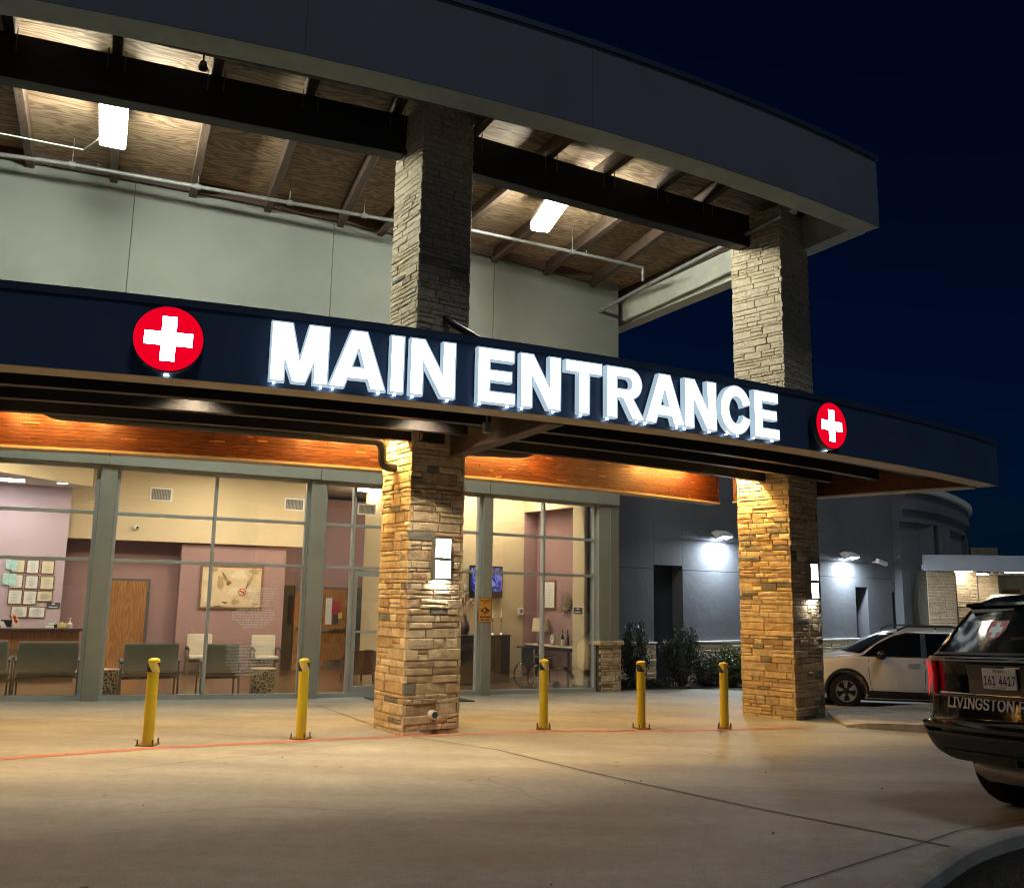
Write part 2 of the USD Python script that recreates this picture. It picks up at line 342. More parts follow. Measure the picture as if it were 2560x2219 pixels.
mat('tape_black', (0.012, 0.012, 0.012), 0.5, 0.1, 9)
mat('tape_yellow', (0.62, 0.50, 0.16), 0.5, 0.1, 9)
mat('rusty_steel', (0.22, 0.13, 0.05), 0.7, 0.4, 20, metal=0.2)
mat('bolt_steel', (0.10, 0.085, 0.06), 0.5, 0.3, 20, metal=0.6)
MAT['glass'] = usdkit.material(stage, '/World/Looks/glass', {'f': ('fresnel', {'IOR': 1.6}), 'm': ('math', {'math_type': 'multiply', 'value2': 0.8}), 't': ('transparent_bsdf', {'color': (0.95, 0.97, 0.96)}), 'g': ('glossy_bsdf', {'roughness': 0.0, 'color': (1, 1, 1)}), 'x': ('mix_closure', {})},
    [('f.fac', 'm.value1'), ('m.value', 'x.fac'), ('t.BSDF', 'x.closure1'), ('g.BSDF', 'x.closure2')], surface='x.closure')
# interior
mat('cream_paint', (0.62, 0.50, 0.31), 0.8, 0.03, 1.0)
mat('mauve_paint', (0.36, 0.215, 0.20), 0.8, 0.03, 1.0)
mat('lilac_paint', (0.50, 0.38, 0.41), 0.8, 0.03, 1.0)
mat('ceiling_white', (0.72, 0.70, 0.66), 0.9, 0.02, 1.0)
emit('ceiling_panel', (1.0, 0.86, 0.66), 37.0)
emit('desk_panel', (1.0, 0.95, 0.92), 30.0)
mat('door_frame', (0.12, 0.11, 0.10), 0.5, 0.05, 3)
mat('baseboard', (0.14, 0.11, 0.10), 0.5, 0.05, 3)
mat('chair_fabric', (0.38, 0.39, 0.33), 0.9, 0.12, 60)
mat('chair_cream', (0.52, 0.46, 0.36), 0.85, 0.08, 60)
mat('chair_frame', (0.17, 0.155, 0.135), 0.4, 0.1, 8, metal=0.4)
mat('chair_black', (0.02, 0.02, 0.02), 0.45, 0.1, 8)
mat('leather_brown', (0.075, 0.025, 0.018), 0.45, 0.2, 8)
MAT['pierced_gold'] = usdkit.material(stage, '/World/Looks/pierced_gold', {'g': ('geometry', {}), 'v': ('voronoi_texture', {'feature': 'distance_to_edge', 'scale': 17.0}), 'r': ('rgb_ramp', {'ramp': [(0.0, (0.62, 0.50, 0.30)), (0.10, (0.55, 0.43, 0.24)), (0.16, (0.035, 0.02, 0.01)), (1.0, (0.02, 0.012, 0.008))]}),
    'p': ('principled_bsdf', {'roughness': 0.4, 'metallic': 0.3}), 'b': ('bump', {'strength': 1.0, 'invert': True, 'distance': 0.02})}, [('g.position', 'v.vector'), ('v.distance', 'r.fac'), ('r.color', 'p.base_color'), ('v.distance', 'b.height'), ('b.normal', 'p.normal')], surface='p.BSDF')
mat('gold_plain', (0.58, 0.46, 0.26), 0.4, 0.1, 9, metal=0.3)
mat('counter_dark', (0.07, 0.035, 0.028), 0.35, 0.15, 8)
mat('paper_white', (0.72, 0.72, 0.66), 0.7, 0.03, 6)
mat('paper_cream', (0.70, 0.62, 0.42), 0.7, 0.03, 6)
mat('paper_teal', (0.42, 0.66, 0.60), 0.6, 0.1, 12)
mat('paper_yellow', (0.70, 0.62, 0.18), 0.6, 0.1, 12)
mat('ink_grey', (0.40, 0.40, 0.37), 0.7, 0.1, 6)
mat('frame_wood', (0.20, 0.11, 0.055), 0.45, 0.1, 8)
mat('frame_black', (0.03, 0.025, 0.022), 0.4, 0.1, 8)
mat('plaque_slate', (0.06, 0.065, 0.075), 0.5, 0.1, 8)
mat('red_print', (0.62, 0.03, 0.03), 0.5, 0.05, 8)
mat('art_canvas', (0.66, 0.50, 0.30), 0.8, 0.12, 3.0, detail=8)
mat('art_tan', (0.44, 0.31, 0.16), 0.8, 0.15, 6)
mat('art_brown', (0.20, 0.125, 0.055), 0.8, 0.2, 8)
mat('art_cream', (0.74, 0.60, 0.40), 0.8, 0.08, 6)
mat('vent_grey', (0.16, 0.15, 0.13), 0.6, 0.1, 5)
mat('white_plastic', (0.75, 0.73, 0.68), 0.4, 0.03, 5)
mat('black_plastic', (0.015, 0.015, 0.016), 0.35, 0.1, 5)
MAT['screen'] = usdkit.material(stage, '/World/Looks/screen', {'g': ('geometry', {}), 'n': ('noise_texture', {'scale': 5.5, 'detail': 3.0, 'distortion': 1.6}), 'r': ('rgb_ramp', {'ramp': [(0.3, (0.01, 0.015, 0.10)), (0.48, (0.05, 0.07, 0.42)), (0.58, (0.30, 0.28, 0.75)), (0.68, (0.55, 0.6, 0.75)), (0.8, (0.05, 0.05, 0.2))]}), 'e': ('emission', {'strength': 0.75})},
    [('g.position', 'n.vector'), ('n.fac', 'r.fac'), ('r.color', 'e.color')], surface='e.emission')
mat('lamp_shade', (0.70, 0.56, 0.36), 0.8, 0.03, 6)
mat('chrome', (0.55, 0.55, 0.54), 0.22, 0.05, 6, metal=1.0)
mat('mirror', (0.75, 0.75, 0.75), 0.05, 0.01, 2, metal=1.0)
mat('candle', (0.75, 0.70, 0.56), 0.6, 0.02, 8)
mat('pampas', (0.40, 0.30, 0.19), 0.9, 0.25, 30)
mat('vinyl_black', (0.018, 0.018, 0.02), 0.35, 0.1, 20)
mat('tyre', (0.014, 0.014, 0.015), 0.85, 0.2, 12, spec=0.15)
mat('spoke_black', (0.015, 0.015, 0.015), 0.4, 0.1, 9)
mat('safety_orange', (0.68, 0.33, 0.05), 0.5, 0.04, 5)
mat('decal_white', (0.74, 0.73, 0.70), 0.6, 0.02, 6)
# vehicles
mat('paint_beige', (0.72, 0.69, 0.60), 0.28, 0.02, 2, coat=0.8)
mat('paint_black', (0.006, 0.006, 0.007), 0.10, 0.02, 2, coat=0.0, spec=0.09)
mat('trim_black', (0.022, 0.022, 0.024), 0.45, 0.1, 10)
mat('bumper_grey', (0.022, 0.024, 0.030), 0.45, 0.08, 6)
mat('tinted_glass', (0.006, 0.008, 0.010), 0.07, 0.02, 2, spec=0.22)
mat('alloy', (0.55, 0.54, 0.50), 0.35, 0.06, 8, metal=0.8)
mat('brush_metal', (0.35, 0.33, 0.30), 0.45, 0.15, 12, metal=0.7)
emit('tail_glow', (1.0, 0.015, 0.02), 1.1)
emit('tail_core', (1.0, 0.10, 0.09), 2.2)
mat('reflector_red', (0.20, 0.01, 0.01), 0.3, 0.05, 8)
mat('plate_white', (0.72, 0.70, 0.68), 0.45, 0.04, 9)
mat('plate_ink', (0.05, 0.04, 0.07), 0.5, 0.05, 9)
mat('letter_silver', (0.62, 0.66, 0.68), 0.4, 0.05, 9)
mat('shield_red', (0.40, 0.04, 0.06), 0.5, 0.05, 9)
mat('shield_white', (0.62, 0.72, 0.74), 0.5, 0.03, 9)
mat('led_grey', (0.40, 0.42, 0.44), 0.3, 0.3, 60)
mat('van_white', (0.75, 0.75, 0.72), 0.3, 0.02, 3, coat=0.5)
# plants
for n_, c_ in (('leaf_dark', (0.035, 0.055, 0.032)), ('leaf_grey', (0.06, 0.08, 0.055)), ('leaf_green', (0.075, 0.12, 0.03))):
    c_ = np.array(c_)
    MAT[n_] = usdkit.material(stage, '/World/Looks/' + n_, {'g': ('geometry', {}), 'r': ('rgb_ramp', {'ramp': [(0.0, c_ * 0.5), (0.5, c_), (1.0, c_ * 1.8)]}), 'p': ('principled_bsdf', {'roughness': 0.45}), 't': ('translucent_bsdf', {}), 'x': ('mix_closure', {'fac': 0.2})},
        [('g.random_per_island', 'r.fac'), ('r.color', 'p.base_color'), ('r.color', 't.color'), ('p.BSDF', 'x.closure1'), ('t.BSDF', 'x.closure2')], surface='x.closure')
mat('bark', (0.07, 0.05, 0.035), 0.9, 0.3, 20)

# ================================================================ ground
def gridsheet(xs, ys, dz=0.0):
    X, Y = np.meshgrid(xs, ys); V = np.c_[X.ravel(), Y.ravel(), gz(X, Y).ravel() + dz]
    nx = len(xs); i = np.arange(len(ys) - 1)[:, None] * nx + np.arange(nx - 1)[None]; i = i.ravel()
    return (V, np.stack([i, i + 1, i + nx + 1, i + nx], 1))
_far = np.array([40, 60, 100, 200.0])
solo('driveway', gridsheet(np.r_[-_far[::-1], np.arange(-30, 30.1, 0.5), _far], np.r_[-_far[::-1], np.arange(-20, 40.1, 0.5), _far[1:]]), 'concrete', kind='structure', smooth=True)
def gpts(l): return [gat(u)[:2] for u in l]
CST, RST = np.array([-29.03, 64.67]), 53.5          # storefront arc
CSG, RSG = np.array([-13.47, 38.64]), 31.97         # sign band arc
CUP, RUP = np.array([-17.4, 48.8]), 41.0            # roof fascia arc
C1, A1, W1 = np.array([-1.40098, 12.57963]), 34.4245, 0.8905
C2, A2, W2 = np.array([4.93670, 16.03623]), 44.4131, 1.0576
red = np.array([[-14, 4.2], [-9.5, 6.9], [-7.2, 8.45], [-5.25, 9.83], [-4.1, 10.83], [-2.59, 11.79], [-1.45, 12.49], [-0.45, 13.0], [0.54, 13.54], [2.03, 13.96], [3.46, 14.42], [4.72, 15.02], [4.9, 15.95]])
solo('kerb_line', strip(dense(red[:-1], 0.3), 0.16, 0.004), 'red_paint', kind='structure')
for pts, w in (([(-3.29, 16.21), (-1.97, 13.69), (-1.35, 12.75)], 0.018), ([(-1.25, 12.45), (-0.14, 11.55), *gpts([(1700, 1979), (1974.6, 2037), (2311.6, 2103.7), (2415.6, 2124.5)])], 0.022), (gpts([(1900, 2240), (1966.3, 2214.8), (2216, 2135), (2311.6, 2105.8), (2394.8, 2076.7), (2557, 2049.6), (2700, 2025)]), 0.012),
               ([(-3.9, 9.3), (-3.25, 10.09), (-2.61, 10.76), (-1.65, 12.04)], 0.01), ([(-9.0, 9.4), (-6.4, 13.6), (-5.2, 16.4)], 0.012), ([(2.4, 14.2), (1.2, 17.2), (0.2, 19.4)], 0.012)):
    solo('pavement_joint', strip(dense(pts, 0.2), w, 0.006), 'joint', kind='structure')
# raised walk with a kerb to the right of the second column
wk = [(5.62, 16.25), (5.50, 15.25), (5.75, 15.06), (6.61, 14.78), (8.5, 14.6), (12.0, 14.9), (12.0, 21.0), (8.57, 19.03), (5.78, 17.0)]
v, f = trimesh.creation.triangulate_polygon(Polygon(wk), engine='earcut')
mb = MB(); k = len(wk)
def walk_h(x, y): return 0.125 * np.clip((x - 5.35) / 0.55, 0.12, 1)
top = np.array([[x, y, gz(x, y) + walk_h(x, y)] for x, y in wk]); bot = np.array([[x, y, gz(x, y) - 0.02] for x, y in wk])
pv, pf = trimesh.creation.triangulate_polygon(Polygon(wk), engine='earcut')
mb.add(np.c_[pv, gz(pv[:, 0], pv[:, 1]) + walk_h(pv[:, 0], pv[:, 1])], pf)
for i in range(k):
    j = (i + 1) % k; mb.add([top[i], top[j], bot[j], bot[i]], [[0, 1, 2, 3]])
solo('raised_walk', mb.out(), 'concrete_curb', kind='structure')
# lawn island in the near right corner with its rounded kerb
def gpts_top(l):
    out = []
    for u in l:
        d = ray(u); t = 6.0
        for _ in range(60):
            P = CAMP + t * d; t *= (EYE - gz(P[0], P[1]) - 0.05) / (EYE - P[2])
        out.append((CAMP + t * d)[:2])
    return out
def I9(x, y): return (1700 + x * 0.41606, 1800 + y * 0.41606)
kp = gpts_top([I9(1340, 1007), I9(1460, 930), I9(1560, 850), I9(1720, 790), I9(1900, 728), I9(2060, 702)])
outer = dense([kp[0] + (kp[0] - kp[2]) * 1.6, *kp, kp[-1] + [0.7, 0.22], kp[-1] + [2.0, 0.42], kp[-1] + [5.5, 0.5]], 0.15)
for _ in range(3): outer[1:-1] = (outer[:-2] + 2 * outer[1:-1] + outer[2:]) / 4
t_ = np.gradient(outer, axis=0); t_ /= np.linalg.norm(t_, axis=1, keepdims=True); nn = np.c_[t_[:, 1], -t_[:, 0]]
prof = [(0.0, -0.02), (0.0, 0.10), (0.02, 0.135), (0.05, 0.15), (0.14, 0.15), (0.165, 0.135), (0.17, -0.02)]
V = np.vstack([np.c_[outer + nn * a, gz(outer[:, 0], outer[:, 1]) + b] for a, b in prof]); K = len(outer); i = np.arange(K - 1)
F = np.vstack([np.stack([s * K + i, s * K + i + 1, (s + 1) * K + i + 1, (s + 1) * K + i], 1) for s in range(len(prof) - 1)])
solo('island_kerb', (V, F), 'concrete_curb', kind='structure', smooth=40)
inn = outer + nn * 0.168
isl = Polygon(list(map(tuple, inn)) + [(9.0, 3.0), (1.9, 3.0)])
solo('island_soil', sheet(isl, 0.05), 'soil', kind='structure')
mb = MB()
for _ in range(9000):
    x, y = nrg.uniform(1.9, 7.0), nrg.uniform(4.0, 7.9)
    if not isl.contains(Point(x, y)) or isl.exterior.distance(Point(x, y)) < 0.02 or meshkit.noise(np.array([x * 1.3, y * 1.3, 0.5])) < 0.42: continue
    z = gz(x, y) + 0.05; h = nrg.uniform(0.03, 0.075); a = nrg.uniform(0, 6.28); w = 0.003; l = nrg.normal(0, 0.02, 2)
    mb.add([[x - w * math.cos(a), y - w * math.sin(a), z], [x + w * math.cos(a), y + w * math.sin(a), z], [x + l[0], y + l[1], z + h]], [[0, 1, 2]])
solo('lawn', mb.out(), 'grass', 'thin short grass growing in the kerbed island at lower right', 'grass', kind='stuff')
# red paint flaking on the island kerb's foot
solo('kerb_paint', strip(dense(gpts([(2232, 2240), (2256, 2208), (2284, 2182)]), 0.05), 0.075, 0.004), 'red_paint', kind='structure')
# hairline cracks wandering over the slabs, and dark oil drips
r9 = np.random.default_rng(23)
for x, y, a_, n_ in ((-3.2, 7.4, 0.5, 34), (0.4, 8.3, 1.9, 26), (2.2, 11.6, 0.2, 30), (-6.2, 8.4, 0.9, 24), (-0.9, 15.4, 0.6, 26)):
    p_ = [np.array([x, y])]
    for _ in range(n_):
        a_ += r9.normal(0, 0.22); p_.append(p_[-1] + 0.07 * np.array([math.cos(a_), math.sin(a_)]))
    solo('pavement_crack', strip(np.array(p_), 0.005, 0.006), 'joint', kind='structure')
# crumbs and dead leaves on the concrete
mb = MB()
for x, y in nrg.uniform((-5, 5.5), (6, 14), (24, 2)):
    mb.mesh(sphere((x, y, gz(x, y) + 0.006), nrg.uniform(0.004, 0.011), 0, (1, 1.3, 0.6)))
solo('pavement_litter', mb.out(), 'bark', 'small dark crumbs scattered over the concrete drive', 'debris', kind='stuff')

# ================================================================ the two tall stone columns
def stone_block(o, d, n, l, h, dep, r):
    """One split-face stone: back corner o, l along d, h up, dep towards n (outwards)."""
    e = min(0.009, h * 0.16); k = np.array([0, 0, 1.0]); J = lambda s: r.uniform(-s, s)
    B = [(0, 0), (l, 0), (l, h), (0, h)]; P = []
    for a, b in B: P.append(o + d * a + k * b)
    for a, b in B: P.append(o + d * a + k * b + n * (dep * 0.78 + J(0.003)))
    for a, b in ((e, e), (l - e, e), (l - e, h - e), (e, h - e)): P.append(o + d * (a + J(0.003)) + k * (b + J(0.002)) + n * (dep + J(0.006)))
    P.append(o + d * l * r.uniform(0.3, 0.7) + k * h * r.uniform(0.3, 0.7) + n * (dep + r.uniform(0.0, 0.010)))
    F = []
    for i in range(4):
        j = (i + 1) % 4; F += [[i, j, 4 + j], [i, 4 + j, 4 + i], [4 + i, 4 + j, 8 + j], [4 + i, 8 + j, 8 + i], [8 + i, 8 + j, 12]]
    return np.array(P), np.array(F)
def courses(r, z0, z1):
    z = z0; out = []
    while z < z1 - 0.03:
        h = r.choice((0.055, 0.07, 0.085, 0.10, 0.10, 0.115, 0.13, 0.15)); h = min(h, z1 - z)
        if z1 - z - h < 0.04: h = z1 - z
        out.append((z, h)); z += h
    return out
def ashlar(faces, z0, z1, r, lmin=0.13, lmax=0.44, gap=0.005, ext=0.048):
    """Stones for faces [(corner, d, n_out, width, rank)], all with the same courses. Returns [(rank, z, mesh)]."""
    out = []
    for row, (z, h) in enumerate(courses(r, z0, z1)):
        for fi, (o, d, n, w, rank) in enumerate(faces):
            x = -ext if (row + (fi in (1, 2))) % 2 == 0 else 0.0; end = w + (ext if (row + (fi in (1, 2))) % 2 == 0 else 0.0)
            while x < end - 0.01:
                l = r.uniform(lmin, lmax) * (1.15 if h > 0.09 else 0.95)
                if end - x - l < lmin * 0.8: l = end - x
                dep = 0.05 + r.uniform(-0.009, 0.008)
                base = lambda zz: o + d * x + np.array([0, 0, zz])
                if h > 0.11 and l > 0.12 and r.random() < 0.30:
                    s = h * r.uniform(0.4, 0.6)
                    out.append((rank, z, stone_block(base(z + gap / 2), d, n, l - gap, s - gap, dep, r)))
                    out.append((rank, z, stone_block(base(z + s + gap / 2), d, n, l - gap, h - s - gap, dep + r.uniform(-0.01, 0.01), r)))
                elif h > 0.09 and l > 0.3 and r.random() < 0.12:
                    s = r.uniform(0.05, 0.08)
                    out.append((rank, z, stone_block(base(z + gap / 2), d, n, s - gap, h - gap, dep, r)))
                    x0 = x; x = x + s; out.append((rank, z, stone_block(base(z + gap / 2), d, n, l - s - gap, h - gap, dep - 0.006, r))); x = x0
                else:
                    out.append((rank, z, stone_block(base(z + gap / 2), d, n, l - gap, h - gap, dep, r)))
                x += l
    return out
def stone_column(P, ang, w, z1, label, seed):
    d, n = dirv(ang), dirv(ang + 90); P3 = np.array([P[0], P[1], 0.0]); r = random.Random(seed)
    zb = min(gz(*(P3 + a * w * d + b * w * n)[:2]) for a in (0, 1) for b in (0, 1)) - 0.03
    t = thing('stone_column', label, 'column', (P[0], P[1], gz(*P)))
    s = 0.05; c = P3 + (d + n) * w / 2; c[2] = (zb + z1) / 2
    part(t, 'core', obox(c, ang, (w - 2 * s, w - 2 * s, z1 - zb)), 'mortar')
    q = lambda a, b: P3 + d * (s if a == 0 else w - s) + n * (s if b == 0 else w - s)
    faces = [(q(0, 0), d, -n, w - 2 * s, 0), (q(0, 1), -n, -d, w - 2 * s, 0), (q(1, 0), n, d, w - 2 * s, 1), (q(1, 1), -d, n, w - 2 * s, 2)]
    st = ashlar(faces, zb, z1, r)
    st.sort(key=lambda x: (x[0], x[1] > 3.65, x[1] if x[1] < 3.65 else abs(x[1] - 6.2)))
    for rank, z, m in st[:300]:
        part(t, 'stone', m, r.choices([x[0] for x in STONES], (5, 4, 3, 5, 2, 1.5))[0])
    mb = MB()
    for rank, z, m in st[300:]: mb.add(*m)
    part(t, 'stonework', mb.out(), 'stone_mixed', kind='stuff')
    return t
col1 = stone_column(C1, A1, W1, 8.97, 'tall tan ledgestone column in the middle, with a drain outlet at its foot', 3)
col2 = stone_column(C2, A2, W2, 8.97, 'tall ledgestone column at right, its left face lit amber', 5)

# ================================================================ upper roof
rf = thing('porch_roof', 'high flat porch roof with deep grey fascia over exposed joists and plywood', 'roof', (1.0, 15.0, 8.3))
tA = -112.0; cornerA = atz((2198, 569), 8.35)[:2]; tB = math.degrees(math.atan2(cornerA[1] - CUP[1], cornerA[0] - CUP[0]))
ZF0, ZF1 = 8.35, 9.74
fe_ = [tA, -98.0, -86.0, -79.2, -74.6, -69.0, -63.2, tB]
for a, b in zip(fe_[:-1], fe_[1:]):
    part(rf, 'fascia', ring_slab(CUP, RUP - 0.03, RUP, a + 0.003, b - (0.003 if b != tB else 0), ZF0 + 0.004, ZF1 - 0.09, 12), 'fascia_grey')
part(rf, 'fascia_cap', ring_slab(CUP, RUP - 0.45, RUP + 0.03, tA, tB + 0.04, ZF1 - 0.09, ZF1, 48), 'sign_cap')
part(rf, 'fascia_soffit', ring_slab(CUP, RUP - 0.42, RUP - 0.008, tA, tB - 0.003, ZF0, ZF0 + 0.03, 48), 'soffit_trim')
part(rf, 'fascia_back', ring_slab(CUP, RUP - 0.415, RUP - 0.39, tA, tB - 0.03, ZF0 + 0.03, 9.25, 48), 'soffit_trim')
RD = math.radians(119.4); rd = np.array([math.cos(RD), math.sin(RD)]); rn = np.array([rd[1], -rd[0]])
rB = cornerA + rd * 8.6
part(rf, 'end_fascia', zbox(cornerA + rd * 0.004, rB, 0.335, ZF0 + 0.035, ZF1 - 0.092), 'fascia_grey')
part(rf, 'end_soffit', zbox(cornerA + rd * 0.30, rB, 0.352, ZF0 - 0.002, ZF0 + 0.03, off=-0.004), 'soffit_trim')
part(rf, 'end_lining', zbox(cornerA + rd * 0.42 - rn * 0.337, rB - rn * 0.337, 0.02, ZF0 + 0.036, 9.24), 'soffit_trim')
part(rf, 'end_cap', zbox(cornerA + rd * 0.3, rB, 0.40, ZF1 - 0.09, ZF1 - 0.003, off=0.03), 'sign_cap')
part(rf, 'end_ledger', zbox(cornerA + rd * 0.6 - rn * 0.364, rB - rn * 0.364, 0.06, 9.02, 9.24), 'joist_wood')
# beams
M1 = np.array([-1.70303, 13.02036]); M2 = np.array([4.49263, 16.48949]); d1 = dirv(21.124)[:2]; dB = (M2 - M1) / np.linalg.norm(M2 - M1)
part(rf, 'beam', zbox(M1 - d1 * 13.5, M1 + d1 * 0.15, 0.26, 8.306, 8.955, ch=0.012), 'beam_wood')
part(rf, 'beam', zbox(M1 + dB * 0.8, M2 + dB * 0.12, 0.26, 8.306, 8.955, ch=0.012), 'beam_wood')
# joists run from the wall over the beam to the fascia
JW = [(-71.9, None), (-70.5, None), (-69.08, None), (-67.64, (-6.82, 11.05)), (-66.19, (-5.57, 11.53)), (-64.72, (-4.34, 12.0)), (-63.22, (-3.09, 12.48)), (-61.65, (-1.85, 12.96)), (-60.75, (-0.67, 13.6)), (-59.3, (0.58, 14.3)), (-57.83, (1.62, 14.88)), (-56.32, (2.64, 15.45)), (-54.83, (3.58, 15.98))]
lines = []
for th, bp in JW:
    wpt = CST + RST * np.array([math.cos(math.radians(th)), math.sin(math.radians(th))])
    if bp is None: dd = np.array([0.405, -0.914])
    else: dd = np.array(bp) - wpt; dd /= np.linalg.norm(dd)
    oc = wpt - CUP; b = oc @ dd; cc = oc @ oc - (RUP - 0.43) ** 2; tt = -b + math.sqrt(b * b - cc)
    lines.append((wpt, wpt + dd * tt, dd))
for wp, ep, dd in lines:
    a = math.degrees(math.atan2(dd[1], dd[0])); c = (wp + ep) / 2; L = np.linalg.norm(ep - wp) - 0.01
    part(rf, 'joist', obox((c[0], c[1], 9.105), a, (L, 0.135, 0.27), 0.008), 'joist_wood')
lines.append((rB - rn * 0.36, cornerA - rn * 0.36 + rd * 0.43, -rd))
for (w0, e0, _), (w1_, e1, _) in zip(lines[:-1], lines[1:]):
    cuts = [0, 0.36, 0.74, 1.0]
    for s0, s1 in zip(cuts[:-1], cuts[1:]):
        q = [w0 + (e0 - w0) * s0, w1_ + (w1_ - w0) * 0 + (e1 - w1_) * s0, w1_ + (e1 - w1_) * s1, w0 + (e0 - w0) * s1]
        c = sum(q) / 4; q = [c + (x - c) * 0.996 for x in q]
        part(rf, 'plywood_panel', hexa([[*q[0], 9.245], [*q[1], 9.245], [*q[3], 9.245], [*q[2], 9.245], [*q[0], 9.265], [*q[1], 9.265], [*q[3], 9.265], [*q[2], 9.265]]), 'plywood')
# blocking between joists at the wall
for (w0, e0, d0), (w1_, e1, d1_) in zip(lines[:-2], lines[1:-1]):
    part(rf, 'blocking', zbox(w0 + d0 * 0.30, w1_ + d1_ * 0.30, 0.04, 9.03, 9.243), 'joist_wood')
# joist hangers' straps on the beam face
for th, bp in JW[3:]:
    bp = np.array(bp)
    for s in (-0.11, 0.11):
        dd = d1 if bp[0] < -1.8 else dB
        p_ = bp + dd * s + np.array([dd[1], -dd[0]]) * 0.012
        part(rf, 'strap', obox((p_[0], p_[1], 8.86), math.degrees(math.atan2(dd[1], dd[0])), (0.012, 0.012, 0.32)), 'grey_pipe')
part(rf, 'roof_deck', (np.vstack([np.c_[np.vstack([arc(CUP, RUP - 0.4, tA, tB, 30), arc(CST, RST + 0.1, -53.9, -74, 30)]), np.full(60, 9.30)]]), trimesh.creation.triangulate_polygon(Polygon(np.vstack([arc(CUP, RUP - 0.4, tA, tB, 30), arc(CST, RST + 0.1, -53.9, -74, 30)])), engine='earcut')[1]), 'deck_dark')
# ceiling lights under the roof
def roof_light(q, z, glow, label):
    q = [np.array(x) for x in q]; c = sum(q) / 4; a = math.degrees(math.atan2(*(q[3] - q[0])[::-1])); L = np.linalg.norm(q[3] - q[0]); w = np.linalg.norm(q[1] - q[0])
    t = thing('ceiling_light', label, 'light', (c[0], c[1], z), group=None)
    part(t, 'housing', obox((c[0], c[1], z + 0.20), a, (L, w, 0.09), 0.01), 'white_metal')
    mb = MB(); d = dirv(a); n = dirv(a + 90)
    prof = [(-w / 2 + 0.004, 0.155), (-w / 2 + 0.004, 0.06), (-w / 2 + 0.014, 0.022), (-w / 2 + 0.05, 0.008), (w / 2 - 0.05, 0.008), (w / 2 - 0.014, 0.022), (w / 2 - 0.004, 0.06), (w / 2 - 0.004, 0.155)]
    V = np.array([np.array([c[0], c[1], z]) + d * s * (L / 2 - 0.02) + n * x + np.array([0, 0, h]) for s in (-1, 1) for x, h in prof]); k = len(prof); i = np.arange(k - 1)
    Q = np.stack([i, i + 1, k + i + 1, k + i], 1)
    part(t, 'lens_bottom', (V, Q[2:5]), glow)
    for e_, rows in ((0, Q[:2]), (1, Q[5:])): part(t, 'lens_side', (V, rows), 'fluorescent_side')
    part(t, 'lens_end', (V[:k], np.array([[0, j, j + 1] for j in range(1, k - 1)])), glow); part(t, 'lens_end', (V[k:], np.array([[0, j + 1, j] for j in range(1, k - 1)])), glow)
    for s in (-0.35, 0.35):
        e = np.array([c[0], c[1], 0]) + d * L * s
        part(t, 'hanger', tube([(e[0], e[1], z + 0.24), (e[0], e[1], 9.25)], 0.008, 6), 'grey_pipe')
    return t
K_ = 0.9495
roof_light([(x * K_, y * K_) for x, y in ((-6.30, 12.60), (-5.91, 12.74), (-6.58, 14.22), (-6.98, 14.12))], 8.55, 'fluorescent', 'glowing ceiling light under the roof, left one of two, seen end-on')
roof_light([(x * K_, y * K_) for x, y in ((0.66, 15.80), (1.00, 16.00), (0.66, 17.45), (0.32, 17.25))], 8.53, 'fluorescent_warm', 'glowing ceiling light under the roof right of the middle column')
# sprinkler pipes
t = thing('sprinkler_pipe', 'white sprinkler pipe running level below the joists in front of the wall', 'pipe', (-3.9, 15.7, 8.75))
pp = [(-12.0, 12.9, 8.77), (-8.64, 14.15, 8.77), (-7.58, 14.47, 8.77), (-5.70, 15.25, 8.77), (-2.36, 16.6, 8.77), (-0.85, 17.0, 8.77), (1.72, 18.3, 8.77), (2.79, 18.88, 8.77)]
part(t, 'pipe', tube(dense(pp, 0.5), 0.036, 10), 'galv_pipe', smooth=40)
part(t, 'drop', tube([(2.79, 18.88, 8.80), (2.79, 18.88, 8.46)], 0.03, 10), 'galv_pipe', smooth=40)
for x, y in ((-7.58, 14.47), (-5.70, 15.25), (-2.9, 16.38), (1.2, 18.03), (-4.2, 15.86)):
    part(t, 'coupling', tube([(x - 0.045, y - 0.018, 8.77), (x + 0.045, y + 0.022, 8.77)], 0.052, 10), 'galv_pipe', smooth=40)
    part(t, 'hanger_rod', tube([(x, y, 8.80), (x, y, 9.24)], 0.008, 6), 'grey_pipe')
for x, y in ((-7.2, 14.63), (1.5, 18.19)):
    part(t, 'sprinkler_head', lathe((x, y, 8.80), [(0, 0), (0.014, 0), (0.014, 0.05), (0.03, 0.055), (0.03, 0.06), (0, 0.062)], 10), 'chrome')
t = thing('feed_pipe', 'grey pipe running from the right column back to the wall corner', 'pipe', (2.9, 19.5, 8.45))
part(t, 'pipe', tube(dense([(4.86, 15.62, 8.58), (2.91, 19.2, 8.47), (1.86, 21.3, 8.42)], 0.5), 0.045, 10), 'galv_pipe', smooth=40)
part(t, 'wall_flange', tube([(1.90, 21.22, 8.42), (1.85, 21.32, 8.42)], 0.09, 14), 'grey_pipe', smooth=40)
t = thing('front_pipe', 'dark pipe running along the inside of the roof fascia', 'pipe', (-3.9, 11.2, 8.7))
fp = dense([(-11.5, 8.55, 8.70), (-6.32, 10.29, 8.70), (-5.21, 10.65, 8.70), (-4.09, 11.1, 8.70), (-3.04, 11.5, 8.70), (-1.13, 12.24, 8.70), (1.0, 13.2, 8.72)], 0.5)
part(t, 'pipe', tube(fp, 0.03, 8), 'grey_pipe', smooth=40)
for x, y in ((-4.6, 10.89), (-2.6, 11.66)):
    part(t, 'hanger_rod', tube([(x, y, 8.72), (x, y, 9.24)], 0.008, 6), 'grey_pipe')
